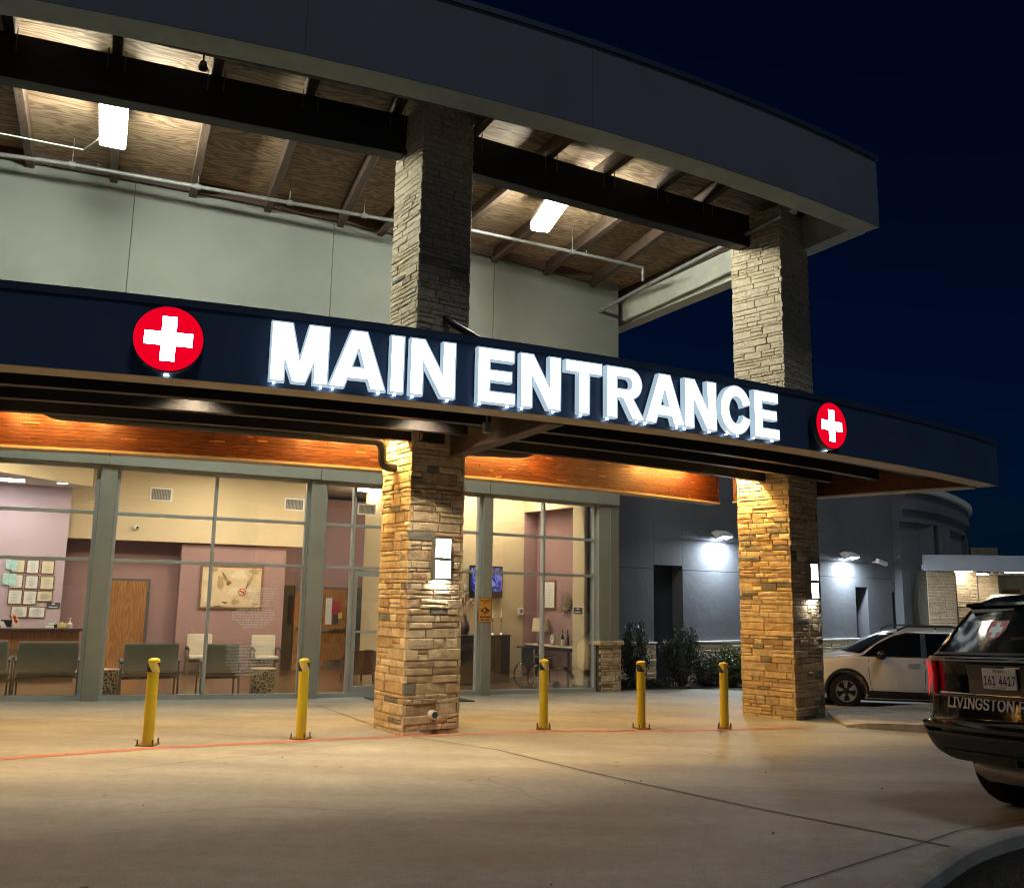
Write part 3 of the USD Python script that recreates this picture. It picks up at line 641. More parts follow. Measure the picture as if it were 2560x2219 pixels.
t = thing('conduit', 'thin white conduit leading to the left ceiling light', 'conduit', (-7.2, 14.1, 8.95))
part(t, 'tube', tube(dense([(-12, 12.5, 9.0), (-9.0, 13.6, 8.98), (-7.3, 14.25, 8.93), (-6.75, 13.6, 8.78), (-6.45, 13.3, 8.80)], 0.3), 0.012, 6), 'white_metal')
q = atz((508, 164), 9.0)
t = thing('flood_lamp', 'small black floodlight head on the plywood above the left beam', 'lamp', (q[0], q[1], 9.0))
part(t, 'head', lathe((q[0], q[1], 8.93), [(0, 0), (0.055, 0.0), (0.07, 0.03), (0.045, 0.12), (0, 0.14)], 16), 'black_plastic', smooth=40)
part(t, 'stem', tube([(q[0], q[1], 9.05), (q[0], q[1], 9.245)], 0.014, 8), 'black_plastic')

# ================================================================ entrance canopy with the sign band
ec = thing('entrance_canopy', 'low entrance canopy with dark curved sign band and wood clad frame', 'canopy', (1.0, 12.5, 3.6))
TIP = np.array([8.2014, 15.1332]); tT = math.degrees(math.atan2(TIP[1] - CSG[1], TIP[0] - CSG[0])); tL = -92.0
ZS0, ZS1 = 3.60, 4.38
part(ec, 'sign_band', ring_slab(CSG, RSG - 0.03, RSG, tL, tT, ZS0 + 0.005, 4.30, 60), 'sign_navy')
part(ec, 'band_cap', ring_slab(CSG, RSG - 0.33, RSG + 0.018, tL, tT + 0.03, 4.303, ZS1, 60), 'sign_cap')
part(ec, 'band_soffit', ring_slab(CSG, RSG - 0.33, RSG - 0.006, tL, tT - 0.02, ZS0, ZS0 + 0.025, 60), 'trim_tan')
part(ec, 'band_back', ring_slab(CSG, RSG - 0.328, RSG - 0.30, tL, tT - 0.04, ZS0 + 0.025, 4.30, 60), 'black_joist')
RBK = 26.75
for ins in (0.97, 1.74, 2.51, 3.34):
    for a, b in ((tL, -64.17), (-63.68, tT - 0.55 - ins * 0.55)):
        part(ec, 'joist', ring_slab(CSG, RSG - ins - 0.065, RSG - ins + 0.065, a, b, 3.77, 4.12, 40), 'black_joist')
part(ec, 'canopy_deck', ring_slab(CSG, RBK + 0.03, RSG - 0.335, tL, tT - 0.9, 4.25, 4.29, 40), 'deck_dark')
# wood clad back frame: thin boards one above the other, with a tan trim under them
tK = math.degrees(math.atan2(18.55 - CSG[1], 4.34 - CSG[0])); r2 = random.Random(21)
part(ec, 'back_frame', ring_slab(CSG, RBK - 0.26, RBK - 0.004, tL, tK, 3.625, 4.30, 40), 'black_joist')
part(ec, 'back_trim', ring_slab(CSG, RBK - 0.27, RBK + 0.045, tL, tK - 0.02, 3.585, 3.622, 40), 'trim_tan')
z = 3.625
while z < 4.27:
    h = 0.052; a = tL + r2.uniform(0, 5)
    a0 = tL
    while a0 < tK - 0.01:
        b0 = min(tK - 0.01, a0 + r2.uniform(3.2, 8.5))
        if tK - b0 < 1.2: b0 = tK - 0.01
        part(ec, 'board', ring_slab(CSG, RBK, RBK + 0.02 + r2.uniform(-0.003, 0.004), a0 + 0.005, b0 - 0.005, z + 0.0015, z + h - 0.0015, max(3, int((b0 - a0) * 2))), 'cladding_wood')
        a0 = b0
    z += h
# pale filler patches and finger joints let into the boards
for _ in range(46):
    a_ = r2.uniform(-82, tK - 1); k_ = r2.randrange(12); zz_ = 3.625 + 0.052 * k_ + 0.012; w_ = r2.uniform(0.16, 0.5)
    part(ec, 'wood_patch', ring_slab(CSG, RBK + 0.0245, RBK + 0.0255, a_, a_ + w_, zz_, zz_ + r2.uniform(0.014, 0.03), 3), 'patch_wood')
# end frame from the tip past the second column to the back corner
E0 = TIP; E1 = np.array([4.70, 18.45]); ed = (E1 - E0) / np.linalg.norm(E1 - E0); en = np.array([-ed[1], ed[0]])   # en points inwards (left/front of travel)
eL = np.linalg.norm(E1 - E0)
part(ec, 'end_fascia', zbox(E0 + ed * 0.05, E1, 0.05, ZS0 + 0.005, 4.30, off=-0.0), 'sign_navy')
part(ec, 'end_soffit', zbox(E0 + ed * 0.36, E1, 0.34, 3.575, 3.60, off=-0.02), 'trim_tan')
part(ec, 'end_cap', zbox(E0 + ed * 0.34, E1, 0.36, 4.304, ZS1 - 0.002), 'sign_cap')
part(ec, 'end_core', zbox(E0 + ed * 0.36, E1, 0.24, 3.605, 4.29, off=-0.055), 'black_joist')
z = 3.606
while z < 4.25:
    a0 = 0.40
    while a0 < eL - 0.05:
        b0 = min(eL, a0 + r2.uniform(0.9, 2.6))
        if eL - b0 < 0.5: b0 = eL
        part(ec, 'board', zbox(E0 + ed * (a0 + 0.002) + en * 0.30, E0 + ed * (b0 - 0.002) + en * 0.30, 0.02 + r2.uniform(-0.003, 0.003), z + 0.0015, z + 0.0505), 'cladding_wood')
        a0 = b0
    z += 0.052
# bracket beam from the middle column out to the sign band
bs = at((1124.5, 1143), C1, A1); be = atz((1370, 1060), 3.60); bd = (be - bs)[:2]; bd /= np.linalg.norm(bd)
bq = bs[:2] - bd * 0.1; bw = be[:2]
part(ec, 'bracket_beam', zbox(bw - bd * 0.0, bq, 0.22, 3.605, 4.02, off=0.22, ch=0.01), 'joist_wood')
q = bs[:2] + bd * 1.75 - np.array([-bd[1], bd[0]]) * 0.24
part(ec, 'junction_box', obox((q[0], q[1], 3.72), math.degrees(math.atan2(bd[1], bd[0])), (0.10, 0.08, 0.13), 0.006), 'galv_pipe')
part(ec, 'conduit', tube([(q[0], q[1], 3.60), (q[0], q[1], 3.95)], 0.014, 8), 'galv_pipe')
# warm lamps in the canopy ceiling against the wood frame
AMB = [((-10.6, 11.9), RBK + 1.50, 'amber'), ((-6.54, 12.75), RBK + 1.50, 'amber'), ((-2.59, 14.06), RBK + 1.50, 'amber'), ((-0.2, 15.46), RBK + 1.50, 'amber'), ((2.9, 18.05), RBK + 1.50, 'amber')]
AMB += [((CSG[0] + 29.87 * math.cos(math.radians(t_)), CSG[1] + 29.87 * math.sin(math.radians(t_))), 29.87, 'soft') for t_ in (-71.0, -65.4)]
AL = ('amber canopy lamp above the wood frame, the one farthest left', 'amber canopy lamp above the wood frame over the left windows', 'amber canopy lamp just left of the middle column', 'amber canopy lamp just right of the middle column', 'amber canopy lamp nearest the right column',
      'soft canopy lamp between the joists left of the middle column, behind the sign', 'soft canopy lamp between the joists right of the middle column, behind the sign')
for k_, ((x, y), R_, kind_) in enumerate(AMB):
    t0 = math.atan2(y - CSG[1], x - CSG[0]); x, y = CSG[0] + R_ * math.cos(t0), CSG[1] + R_ * math.sin(t0)
    t = thing('canopy_lamp', AL[k_], 'lamp', (x, y, 4.2))
    part(t, 'canopy_plate', cyl((x, y, 4.23), 0.09, 0.019, 20), 'black_plastic')
    if kind_ == 'amber': part(t, 'globe', sphere((x, y, 4.172), 0.055, 2), 'amber_lamp', smooth=True)
    else:
        part(t, 'can', lathe((x, y, 4.085), [(0.088, 0.0), (0.095, 0.0), (0.095, 0.143), (0.0, 0.143), (0.0, 0.138), (0.088, 0.138), (0.088, 0.0)], 20), 'black_plastic')
        part(t, 'lens', lathe((x, y, 4.17), [(0, 0.0), (0.08, 0.0), (0.08, 0.01), (0, 0.01)], 20), 'soft_lamp')
    if kind_ == 'amber':
        u_ = np.array([math.cos(t0), math.sin(t0)]); q_ = np.array([x, y]) - u_ * 0.12
        part(t, 'back_shield', obox((q_[0], q_[1], 4.12), math.degrees(t0) + 90, (0.44, 0.012, 0.23)), 'black_plastic')
        q_ = CSG + u_ * (RBK + 0.46); 
        for e_ in (-0.55, 0.0, 0.55):
            w_ = q_ + np.array([-u_[1], u_[0]]) * e_
            part(t, 'wash_bulb', sphere((w_[0], w_[1], 4.16), 0.03, 2), 'wash_lamp', smooth=True); part(t, 'wash_stem', tube([(w_[0], w_[1], 4.18), (w_[0], w_[1], 4.249)], 0.008, 6), 'black_plastic')
# drain pipes under the canopy
def pipe_thing(name, label, pts, r, m, loc):
    t = thing(name, label, 'pipe', loc); part(t, 'pipe', tube(pts, r, 14), m, smooth=45); return t
def rounded(pts, rad=0.16, n=6):
    p = [np.array(x, float) for x in pts]; out = [p[0]]
    for a, b, c in zip(p[:-2], p[1:-1], p[2:]):
        u = (a - b) / np.linalg.norm(a - b); w = (c - b) / np.linalg.norm(c - b)
        for s in np.linspace(0, 1, n):
            q0 = b + u * rad * (1 - s); q1 = b + w * rad * s; out.append(q0 * (1 - s) + q1 * s)
    return np.array(out + [p[-1]])
cb = np.array([*(C1 + dirv(A1 + 90)[:2] * W1 * 0.55), 0])
def pol(R, t, z): return np.array([CSG[0] + R * math.cos(math.radians(t)), CSG[1] + R * math.sin(math.radians(t)), z])
e0 = at((1003, 1103), cb[:2], A1 + 90); lf = cb - dirv(A1) * 0.0
pA = pol(28.9, -72.5, 3.80)
dl = dirv(A1); elb = cb - dl * 0.22
pipe_thing('drain_pipe', 'black drain pipe bending down into the left side of the middle column', rounded([(*pol(28.6, -75.2, 4.08),), (*pol(28.4, -74.4, 3.80),), (elb[0], elb[1], 3.80), (elb[0], elb[1], 3.43), (cb[0] + dl[0] * 0.1, cb[1] + dl[1] * 0.1, 3.43)], 0.14), 0.062, 'black_pipe', (elb[0], elb[1], 3.43))
cr = C1 + dirv(A1)[:2] * (W1 + 0.16) + dirv(A1 + 90)[:2] * 0.45; cin = cr - dirv(A1)[:2] * 0.3
pipe_thing('drain_pipe', 'black drain pipe elbow entering the right side of the middle column', rounded([(*pol(28.3, -60.5, 4.0),), (*pol(28.45, -61.2, 3.78),), (cr[0], cr[1], 3.78), (cr[0], cr[1], 3.45), (cin[0], cin[1], 3.45)], 0.13), 0.062, 'black_pipe', (cr[0], cr[1], 3.45))
q = at((1079, 1785), C1, A1); 
t = thing('drain_outlet', 'white plastic drain outlet sticking out of the middle column foot', 'pipe', q)
dn = -dirv(A1 + 90)
R_ = 0.058; ang_ = np.linspace(0, 2 * math.pi, 25)[:-1]
prof = [(R_ - 0.010, -0.02), (R_ - 0.010, 0.10), (R_, 0.10), (R_, -0.02)]
V = np.vstack([q + dn * 0.0 + dn * o + r_ * (np.cos(ang_)[:, None] * dirv(A1) + np.sin(ang_)[:, None] * np.array([0, 0, 1.0])) for r_, o in prof]); i = np.arange(24); j = (i + 1) % 24
part(t, 'outlet_sleeve', (V, np.vstack([np.stack([s * 24 + i, s * 24 + j, (s + 1) * 24 + j, (s + 1) * 24 + i], 1) for s in range(3)])), 'pvc_white', smooth=40)
# downpipe stub behind the sign on the middle column
q = at((1130, 815), C1, A1)
pipe_thing('roof_drain', 'short black pipe lying on the canopy beside the middle column', rounded([(q[0] - 0.10, q[1] - 0.1, q[2] + 0.1), (q[0] + 0.03, q[1] - 0.16, q[2] - 0.02), (q[0] + 0.30, q[1] - 0.10, q[2] - 0.16), (q[0] + 0.6, q[1] + 0.1, q[2] - 0.3)], 0.1), 0.05, 'black_pipe', (q[0], q[1], q[2]))

# ================================================================ illuminated sign
def on_sign(t, out=0.0): return np.array([CSG[0] + (RSG + out) * math.cos(math.radians(t)), CSG[1] + (RSG + out) * math.sin(math.radians(t))])
P_ = lambda *l: Polygon(l)
def quarter_ring(): pass
SW = 0.235      # stem width over cap height
def glyph(c):
    if c == 'I': return sbox(0, 0, SW, 1)
    if c == 'M': return unary_union([sbox(0, 0, SW, 1), sbox(0.92 - SW + 0.06, 0, 0.98, 1), P_((0, 1), (0.34, 1), (0.49, 0.36), (0.64, 1), (0.98, 1), (0.60, 0), (0.38, 0))])
    if c == 'A': return P_((0, 0), (0.36, 1), (0.64, 1), (1.0, 0), (0.74, 0), (0.685, 0.165), (0.315, 0.165), (0.26, 0)).difference(P_((0.385, 0.36), (0.615, 0.36), (0.5, 0.72)))
    if c == 'N': return unary_union([sbox(0, 0, SW, 1), sbox(0.86 - SW, 0, 0.86, 1), P_((0, 1), (0.26, 1), (0.86, 0), (0.60, 0))])
    if c == 'E': return unary_union([sbox(0, 0, SW, 1), sbox(0, 0, 0.76, 0.2), sbox(0, 0.8, 0.74, 1), sbox(0, 0.41, 0.69, 0.6)])
    if c == 'T': return unary_union([sbox(0, 0.79, 0.82, 1), sbox(0.41 - SW / 2, 0, 0.41 + SW / 2, 1)])
    if c == 'R':
        bowl = unary_union([sbox(0, 0.40, 0.55, 1), affinity.scale(Point(0.54, 0.70).buffer(0.30, 24), 1.0, 1.0)]).difference(unary_union([sbox(SW, 0.575, 0.50, 0.825), affinity.scale(Point(0.50, 0.70).buffer(0.125, 16), 0.9, 1)]))
        return unary_union([sbox(0, 0, SW, 1), bowl, P_((0.36, 0.44), (0.60, 0.44), (0.90, 0), (0.62, 0))])
    if c == 'C':
        o = affinity.scale(Point(0.45, 0.5).buffer(0.5, 32), 0.90, 1.03); i_ = affinity.scale(Point(0.46, 0.5).buffer(0.5, 32), 0.44, 0.60)
        return o.difference(i_).difference(P_((0.45, 0.5), (0.75, 0.62), (1.2, 0.74), (1.2, 0.26), (0.72, 0.36)))
def text_poly(poly, h): return affinity.scale(poly, h, h, origin=(0, 0))
word = 'MAIN ENTRANCE'; HL = 0.585; tM, tE = -69.73, -58.29; arcL = math.radians(tE - tM) * RSG
wid = [glyph(c).bounds[2] if c != ' ' else 0.46 for c in word]
gap_ = [0.0 if ' ' in (a, b) else (0.035 if (a == 'A') != (b == 'A') else 0.13) for a, b in zip(word[:-1], word[1:])]
gap_[1] = gap_[1] + 0.06
tot = sum(wid) + sum(gap_); kx = arcL / (tot * HL)
pos = 0.0
LBL = ['glowing white letter M at the start of MAIN', 'glowing white letter A of MAIN', 'glowing white letter I of MAIN', 'glowing white letter N ending MAIN', '', 'glowing white letter E at the start of ENTRANCE', 'glowing white letter N between E and T', 'glowing white letter T of ENTRANCE', 'glowing white letter R of ENTRANCE', 'glowing white letter A of ENTRANCE', 'glowing white letter N between A and C', 'glowing white letter C of ENTRANCE', 'glowing white letter E at the end of ENTRANCE']
for k0, (c, lb) in enumerate(zip(word, LBL)):
    if c != ' ':
        g = affinity.scale(glyph(c), HL * kx, HL, origin=(0, 0)); w = g.bounds[2]
        tc = tM + math.degrees((pos * HL * kx + w / 2) / RSG); o = on_sign(tc); a = tc + 90
        g = affinity.translate(g, -w / 2, 0); zb = 3.648
        t = thing('sign_letter', lb + ', on the dark canopy band', 'sign letter', (o[0], o[1], zb))
        O = (o[0], o[1], zb)
        part(t, 'face', stand(prism(g.buffer(-0.006, join_style=2), 0.012), O, a, 0.11), 'letter_glow')
        rim = g.buffer(0.010, join_style=2).difference(g.buffer(-0.004, join_style=2))
        part(t, 'side', stand(prism(rim, 0.078), O, a, 0.04), 'letter_side')
        part(t, 'back', stand(prism(g, 0.008), O, a, 0.036), 'white_metal')
        bot = [q for q in np.linspace(-w / 2 + 0.05, w / 2 - 0.05, 9) if g.contains(Point(q, 0.02))]
        for q in (bot[:1] + bot[-1:] if len(bot) > 2 and c != 'I' and c != 'T' else bot[len(bot) // 2:len(bot) // 2 + 1]):
            part(t, 'weep_light', stand(prism(sbox(q - 0.009, -0.022, q + 0.009, -0.011), 0.03), O, a, 0.02), 'weep_glow')
            part(t, 'stud', stand(prism(sbox(q - 0.008, 0.0, q + 0.008, 0.02), 0.045), O, a, 0.0), 'grey_pipe')
    pos += wid[k0] + (gap_[k0] if k0 < len(gap_) else 0)
def cross_sign(uvc, label):
    tC = math.degrees(math.atan2(*(uvc[::-1] - CSG[::-1]))); o = on_sign(tC); a = tC + 90; r = 0.315; O = (o[0], o[1], 3.942)
    t = thing('cross_sign', label, 'sign', (o[0], o[1], 3.942))
    arm = unary_union([sbox(-0.215, -0.066, 0.215, 0.066), sbox(-0.066, -0.215, 0.066, 0.215)]); disc = Point(0, 0).buffer(r, 48)
    part(t, 'red_face', stand(prism(disc.buffer(-0.008).difference(arm.buffer(0.001, join_style=2)), 0.012), O, a, 0.130), 'red_glow')
    part(t, 'white_cross', stand(prism(arm, 0.014), O, a, 0.130), 'letter_glow')
    part(t, 'rim', stand(prism(disc.buffer(0.006).difference(disc.buffer(-0.007)), 0.088), O, a, 0.05), 'sign_cap', smooth=30)
    part(t, 'back', stand(prism(disc, 0.006), O, a, 0.05), 'sign_cap')
    part(t, 'glow_strip', stand(prism(sbox(-0.025, -0.33, 0.025, -0.325), 0.012), O, a, 0.02), 'weep_glow')
    for q in (-0.15, 0.15): part(t, 'stud', stand(prism(sbox(q - 0.01, -0.01, q + 0.01, 0.01), 0.052), O, a, 0.0), 'grey_pipe')
cross_sign(np.array([-3.27, 8.335]), 'large round red sign with white cross left of MAIN on the dark band')
cross_sign(np.array([4.18, 11.98]), 'round red sign with white cross right of ENTRANCE')

# ================================================================ hospital front: wall, pillars, windows
def ps(t, R=RST): t = math.radians(t); return CST + R * np.array([math.cos(t), math.sin(t)])
hb = thing('hospital_building', 'hospital front with tall lobby windows, grey pillars and pale stucco wall above', 'building', (*ps(-62), -0.3))
TL = -70.2
# upper wall in stucco panels with open joints
edges = [TL - 2, -69.78, -65.79, -61.80, -57.83, -53.96]
for a, b in zip(edges[:-1], edges[1:]):
    part(hb, 'wall_panel', ring_slab(CST, RST, RST + 0.0, a, b, 0, 1, 2) if False else ring_slab(CST, RST - 0.02, RST + 0.16, a + 0.006, b - (0.006 if b != -53.96 else 0), 4.22, 9.745, 8), 'stucco')
part(hb, 'wall_core', ring_slab(CST, RST - 0.3, RST - 0.021, TL - 2, -53.97, 4.0, 9.74, 30), 'joint')
pe = ps(-53.96, RST + 0.16); ra = math.radians(-53.96); rb_ = -np.array([math.cos(ra), math.sin(ra)])
part(hb, 'side_wall', zbox(pe + rb_ * 0.004, pe + rb_ * 5.0, 0.25, -0.6, 9.74), 'stucco')
part(hb, 'parapet_cap', ring_slab(CST, RST - 0.3, RST + 0.2, TL - 2, -53.95, 9.75, 9.82, 30), 'sign_cap')
# header band over the windows, in lengths
for a, b in zip([TL - 2, -69.65, -65.80, -61.80, -57.83], [-69.65, -65.80, -61.80, -57.83, -53.97]):
    part(hb, 'header', ring_slab(CST, RST - 0.1, RST + 0.20, a + 0.008, b - 0.008, 3.80, 4.215, 6), 'header_grey')
GL = 0.0
pil = [(-69.84, -69.53), (-65.93, -65.64), (-61.97, -61.65), (-57.94, -57.70)]
for a, b in pil:
    A_, B_ = ps(a, RST + 0.14), ps(b, RST + 0.14); zb = min(gz(*A_), gz(*B_)) - 0.05
    part(hb, 'pillar', zbox(A_, B_, 0.34, zb, 3.798, ch=0.008), 'pillar_grey')
A_, B_ = ps(-54.60, RST + 0.14), ps(-53.98, RST + 0.14)
part(hb, 'pillar', zbox(A_, B_, 0.45, 0.70, 2.45), 'pillar_grey'); part(hb, 'pillar', zbox(A_, B_, 0.45, 2.458, 3.798), 'pillar_grey')
# stone pedestal under the corner pillar
pd_ = (B_ - A_) / np.linalg.norm(B_ - A_); pa = math.degrees(math.atan2(pd_[1], pd_[0])); pn = np.array([-pd_[1], pd_[0]])
O_ = A_ - pn * 0.05 - pd_ * 0.01; pw = np.linalg.norm(B_ - A_) + 0.06; zb = gz(*A_) - 0.05
part(hb, 'pedestal_core', zbox(O_ + pd_ * 0.03 + pn * 0.04, O_ + pd_ * (pw - 0.03) + pn * 0.04, 0.4, zb, 0.60), 'mortar')
rr = random.Random(31); d3, n3 = dirv(pa), dirv(pa + 90); o3 = np.array([*O_, 0.0])
for rank, z, m in ashlar([(o3 + n3 * 0.05 + d3 * 0.05, d3, -n3, pw - 0.1, 0), (o3 + d3 * (pw - 0.05) + n3 * 0.05, n3, d3, 0.36, 0)], zb, 0.60, rr, 0.16, 0.42):
    part(hb, 'stone', m, rr.choice(['stone_brown', 'stone_warm', 'stone_tan', 'stone_buff']))
for k_ in range(3):
    a_ = O_ + pd_ * (-0.05 + k_ * (pw + 0.1) / 3 + 0.004); b_ = O_ + pd_ * (-0.05 + (k_ + 1) * (pw + 0.1) / 3 - 0.004)
    part(hb, 'cap_stone', zbox(a_, b_, 0.5, 0.604, 0.70, off=0.05, ch=0.012), 'stone_tan')
# window bays
def bay(a, b, vs, door=None):
    A_, B_ = ps(a, RST + 0.03), ps(b, RST + 0.03); d = (B_ - A_) / np.linalg.norm(B_ - A_); L = np.linalg.norm(B_ - A_); n = np.array([-d[1], d[0]]); an = math.degrees(math.atan2(d[1], d[0]))
    z0 = float((gz(*A_) + gz(*B_)) / 2)
    at_ = lambda s, w=0.0: A_ + d * s + n * w
    D = 0.11
    wf = part(hb, 'window_frame', zbox(at_(0.002), at_(L - 0.002), D, 3.735, 3.797, ch=0.004), 'aluminium')
    gA, gB = gz(*A_), gz(*B_)
    def sill(h0, h1, s0, s1, m='aluminium', off=0.0, dp=D):
        p, q = at_(s0, -off), at_(s1, -off); zz = lambda s: gA + (gB - gA) * s / L
        c8 = [[*p, zz(s0) + h0], [*q, zz(s1) + h0], [*(p + n * dp), zz(s0) + h0], [*(q + n * dp), zz(s1) + h0], [*p, zz(s0) + h1], [*q, zz(s1) + h1], [*(p + n * dp), zz(s0) + h1], [*(q + n * dp), zz(s1) + h1]]
        return hexa(c8)
    cols = [0.0] + list(vs) + [L]
    part(wf, 'sill', sill(-0.04, 0.085, 0.002, L - 0.002, off=0.004), 'aluminium')
    for s in (0.03, L - 0.03): part(wf, 'jamb', zbox(at_(s - 0.03), at_(s + 0.03), D - 0.004, min(gA, gB) - 0.02, 3.734, off=-0.003), 'aluminium')
    for s in vs: part(wf, 'mullion', zbox(at_(s - 0.027), at_(s + 0.027), D + 0.012, min(gA, gB) + 0.0, 3.734, off=0.008, ch=0.004), 'aluminium')
    for s0, s1 in zip(cols[:-1], cols[1:]):
        for zc in (2.965, 2.148):
            part(wf, 'transom', zbox(at_(s0 + 0.031), at_(s1 - 0.031), D - 0.012, zc - 0.029, zc + 0.029, off=-0.004, ch=0.003), 'aluminium')
        for za, zb_ in ((2.994, 3.735), (2.177, 2.936)):
            part(hb, 'pane', zbox(at_(s0 + 0.03, 0.045), at_(s1 - 0.03, 0.045), 0.008, za, zb_), 'glass')
        isdoor = door and s0 in door
        if not isdoor:
            c8 = sill(0.085, 0, s0 + 0.03, s1 - 0.03, off=-0.045, dp=0.008)[0]; c8[4:, 2] = 2.119
            part(hb, 'pane', hexa(c8), 'glass')
        else:
            zf = lambda s: gA + (gB - gA) * s / L + 0.02
            p0, p1 = s0 + 0.04, s1 - 0.04; base = max(zf(p0), zf(p1))
            dr = part(hb, 'glass_door', zbox(at_(p0 + 0.09, 0.05), at_(p1 - 0.09, 0.05), 0.008, base + 0.18, 1.985), 'glass', label='aluminium framed glass entrance door')
            for s in (p0, p1 - 0.09): part(dr, 'stile', zbox(at_(s, 0.02), at_(s + 0.09, 0.02), 0.06, base, 2.10, ch=0.004), 'aluminium')
            part(dr, 'bottom_rail', zbox(at_(p0 + 0.09, 0.022), at_(p1 - 0.09, 0.022), 0.056, base, base + 0.18), 'aluminium')
            part(dr, 'top_rail', zbox(at_(p0 + 0.09, 0.022), at_(p1 - 0.09, 0.022), 0.056, 1.985, 2.10), 'aluminium')
            part(dr, 'push_bar', zbox(at_(p0 + 0.09, 0.02), at_(p1 - 0.09, 0.02), 0.03, 0.90, 0.945, off=0.02, ch=0.004), 'aluminium')
    return A_, d, n, an, L
bay(-69.53, -65.93, [1.71])
B1 = bay(-65.64, -61.97, [1.70])
B2 = bay(-61.65, -57.94, [0.62, 1.70, 2.78], door=(0.62, 1.70))
B4 = bay(-57.70, -54.60, [1.42])
bay(-73.4, -69.84, [1.7])
# side room walls, floor and ceiling of the lobby
wl = np.vstack([arc(CST, RST - 0.1, -73.4, -54.4, 30), [[0.2, 24.0], [-4.0, 30.0], [-9.5, 28.0], [-18.5, 19.5]]])
wl = Polygon(wl)
fl = sheet(wl, 0.012)
solo('lobby_floor', fl, 'floor_wood', kind='structure')
lr = thing('lobby_interior', 'cream and mauve lobby walls with wood doors seen through the windows', 'room', (-6, 22, -0.3))
v_, f_ = trimesh.creation.triangulate_polygon(wl.buffer(-0.03), engine='earcut')
part(lr, 'ceiling', (np.c_[v_, np.full(len(v_), 4.50)], f_[:, ::-1]), 'ceiling_white')
# recessed ceiling panels of the lobby
cl = thing('lobby_lights', 'row of warm recessed ceiling panels inside the lobby', 'lights', (-5, 19, 4.46))
for x, y in ((-14.0, 15.6), (-11.2, 16.2), (-9.2, 17.6), (-7.4, 19.2), (-5.2, 19.6), (-4.4, 22.0), (-2.6, 20.8), (-6.8, 21.0), (-0.8, 21.2), (0.55, 21.95), (-3.6, 25.0)):
    part(cl, 'panel', obox((x, y, 4.475), 28, (1.2, 0.5, 0.03)), 'ceiling_panel')
WA = 26.0
MW = np.array([-7.3, 22.75]); DW = MW + dirv(WA + 90)[:2] * 0.55; KW = MW + dirv(WA + 90)[:2] * 2.6; CW = np.array([-9.9, 20.9]); BH = MW - dirv(WA + 90)[:2] * 0.12
def I1(x, y): return (x * 0.39063, 1100 + y * 0.39063)
def I4(x, y): return (400 + x * 0.23995, 1350 + y * 0.23995)
def IB(x, y): return (x * 0.2959, 1250 + y * 0.2959)
def I2(x, y): return (700 + x * 0.4743, 1050 + y * 0.4743)
def I3(x, y): return (1100 + x * 0.3628, 1150 + y * 0.3628)
def I5(x, y): return (1180 + x * 0.21205, 1400 + y * 0.21205)
fz = lambda q: float(gz(q[0], q[1])) + 0.012
def wall(name, q, ang, uv0, uv1, z0, z1, m, th=0.12):
    a, b = at(uv0, q, ang), at(uv1, q, ang); part(lr, name, zbox(a, b, th, z0, z1), m); return a, b
zsoff = at(I1(960, 645), BH, WA)[2]
wall('bulkhead', BH, WA, I1(395, 600), (760, 1380), zsoff, 4.49, 'cream_paint', 0.5)
wall('back_wall', DW, WA, I1(380, 900), I1(1195, 900), -0.6, 4.4, 'mauve_paint')
a, b = wall('map_wall', MW, WA, I1(1150, 900), I1(1822, 900), -0.6, 4.4, 'mauve_paint', 0.45)
wall('baseboard', MW - dirv(WA + 90)[:2] * 0.012, WA, I1(1150, 900), I1(1800, 900), -0.5, -0.25, 'baseboard', 0.01)
wall('hall_wall', KW, WA, I1(1780, 900), (1010, 1400), -0.6, 4.4, 'mauve_paint')
ca, cbb = wall('desk_wall', CW, WA, (-260, 1400), I1(405, 900), -0.6, 4.4, 'lilac_paint', 0.3)
# wood door in the back wall
def flat(parent, name, q, ang, uvs, m, th=0.02, out=0.0):
    """Thin slab on an upright plane with corners seen at uvs (in order)."""
    P = [at(u, q, ang) for u in uvs]; n = -dirv(ang + 90); k = len(P)
    V = np.array([p_ + n * (out + th) for p_ in P] + [p_ + n * out for p_ in P]); F = [[0, i, i + 1] for i in range(1, k - 1)] + [[k, k + i + 1, k + i] for i in range(1, k - 1)]
    for i in range(k): j = (i + 1) % k; F += [[i, k + i, k + j], [i, k + j, j]]
    F = np.array(F)
    return part(parent, name, (V, F[:, ::-1]), m) if parent else (V, F[:, ::-1])
def rect_on(parent, name, q, ang, uv0, uv1, m, th=0.02, out=0.0, z=None, ch=0.0):
    """Upright box on the plane from the column of uv0 to that of uv1, between their heights."""
    a, b = at(uv0, q, ang), at(uv1, q, ang); z0, z1 = (min(a[2], b[2]), max(a[2], b[2])) if z is None else z
    return part(parent, name, zbox(a, b, th, z0, z1, off=out + th, ch=ch), m)
zd = at(I1(830, 885), DW, WA)[2]; zdf = fz(DW)
dfr = rect_on(lr, 'door_frame', DW, WA, I1(640, 890), I1(966, 890), 'door_frame', 0.03, 0.0, z=(zdf, zd))
rect_on(dfr, 'door_leaf', DW, WA, I1(662, 890), I1(945, 890), 'veneer', 0.02, 0.031, z=(zdf, zd - 0.06))
rect_on(dfr, 'hinge', DW, WA, I1(945, 975), I1(951, 1000), 'chrome', 0.01, 0.05)
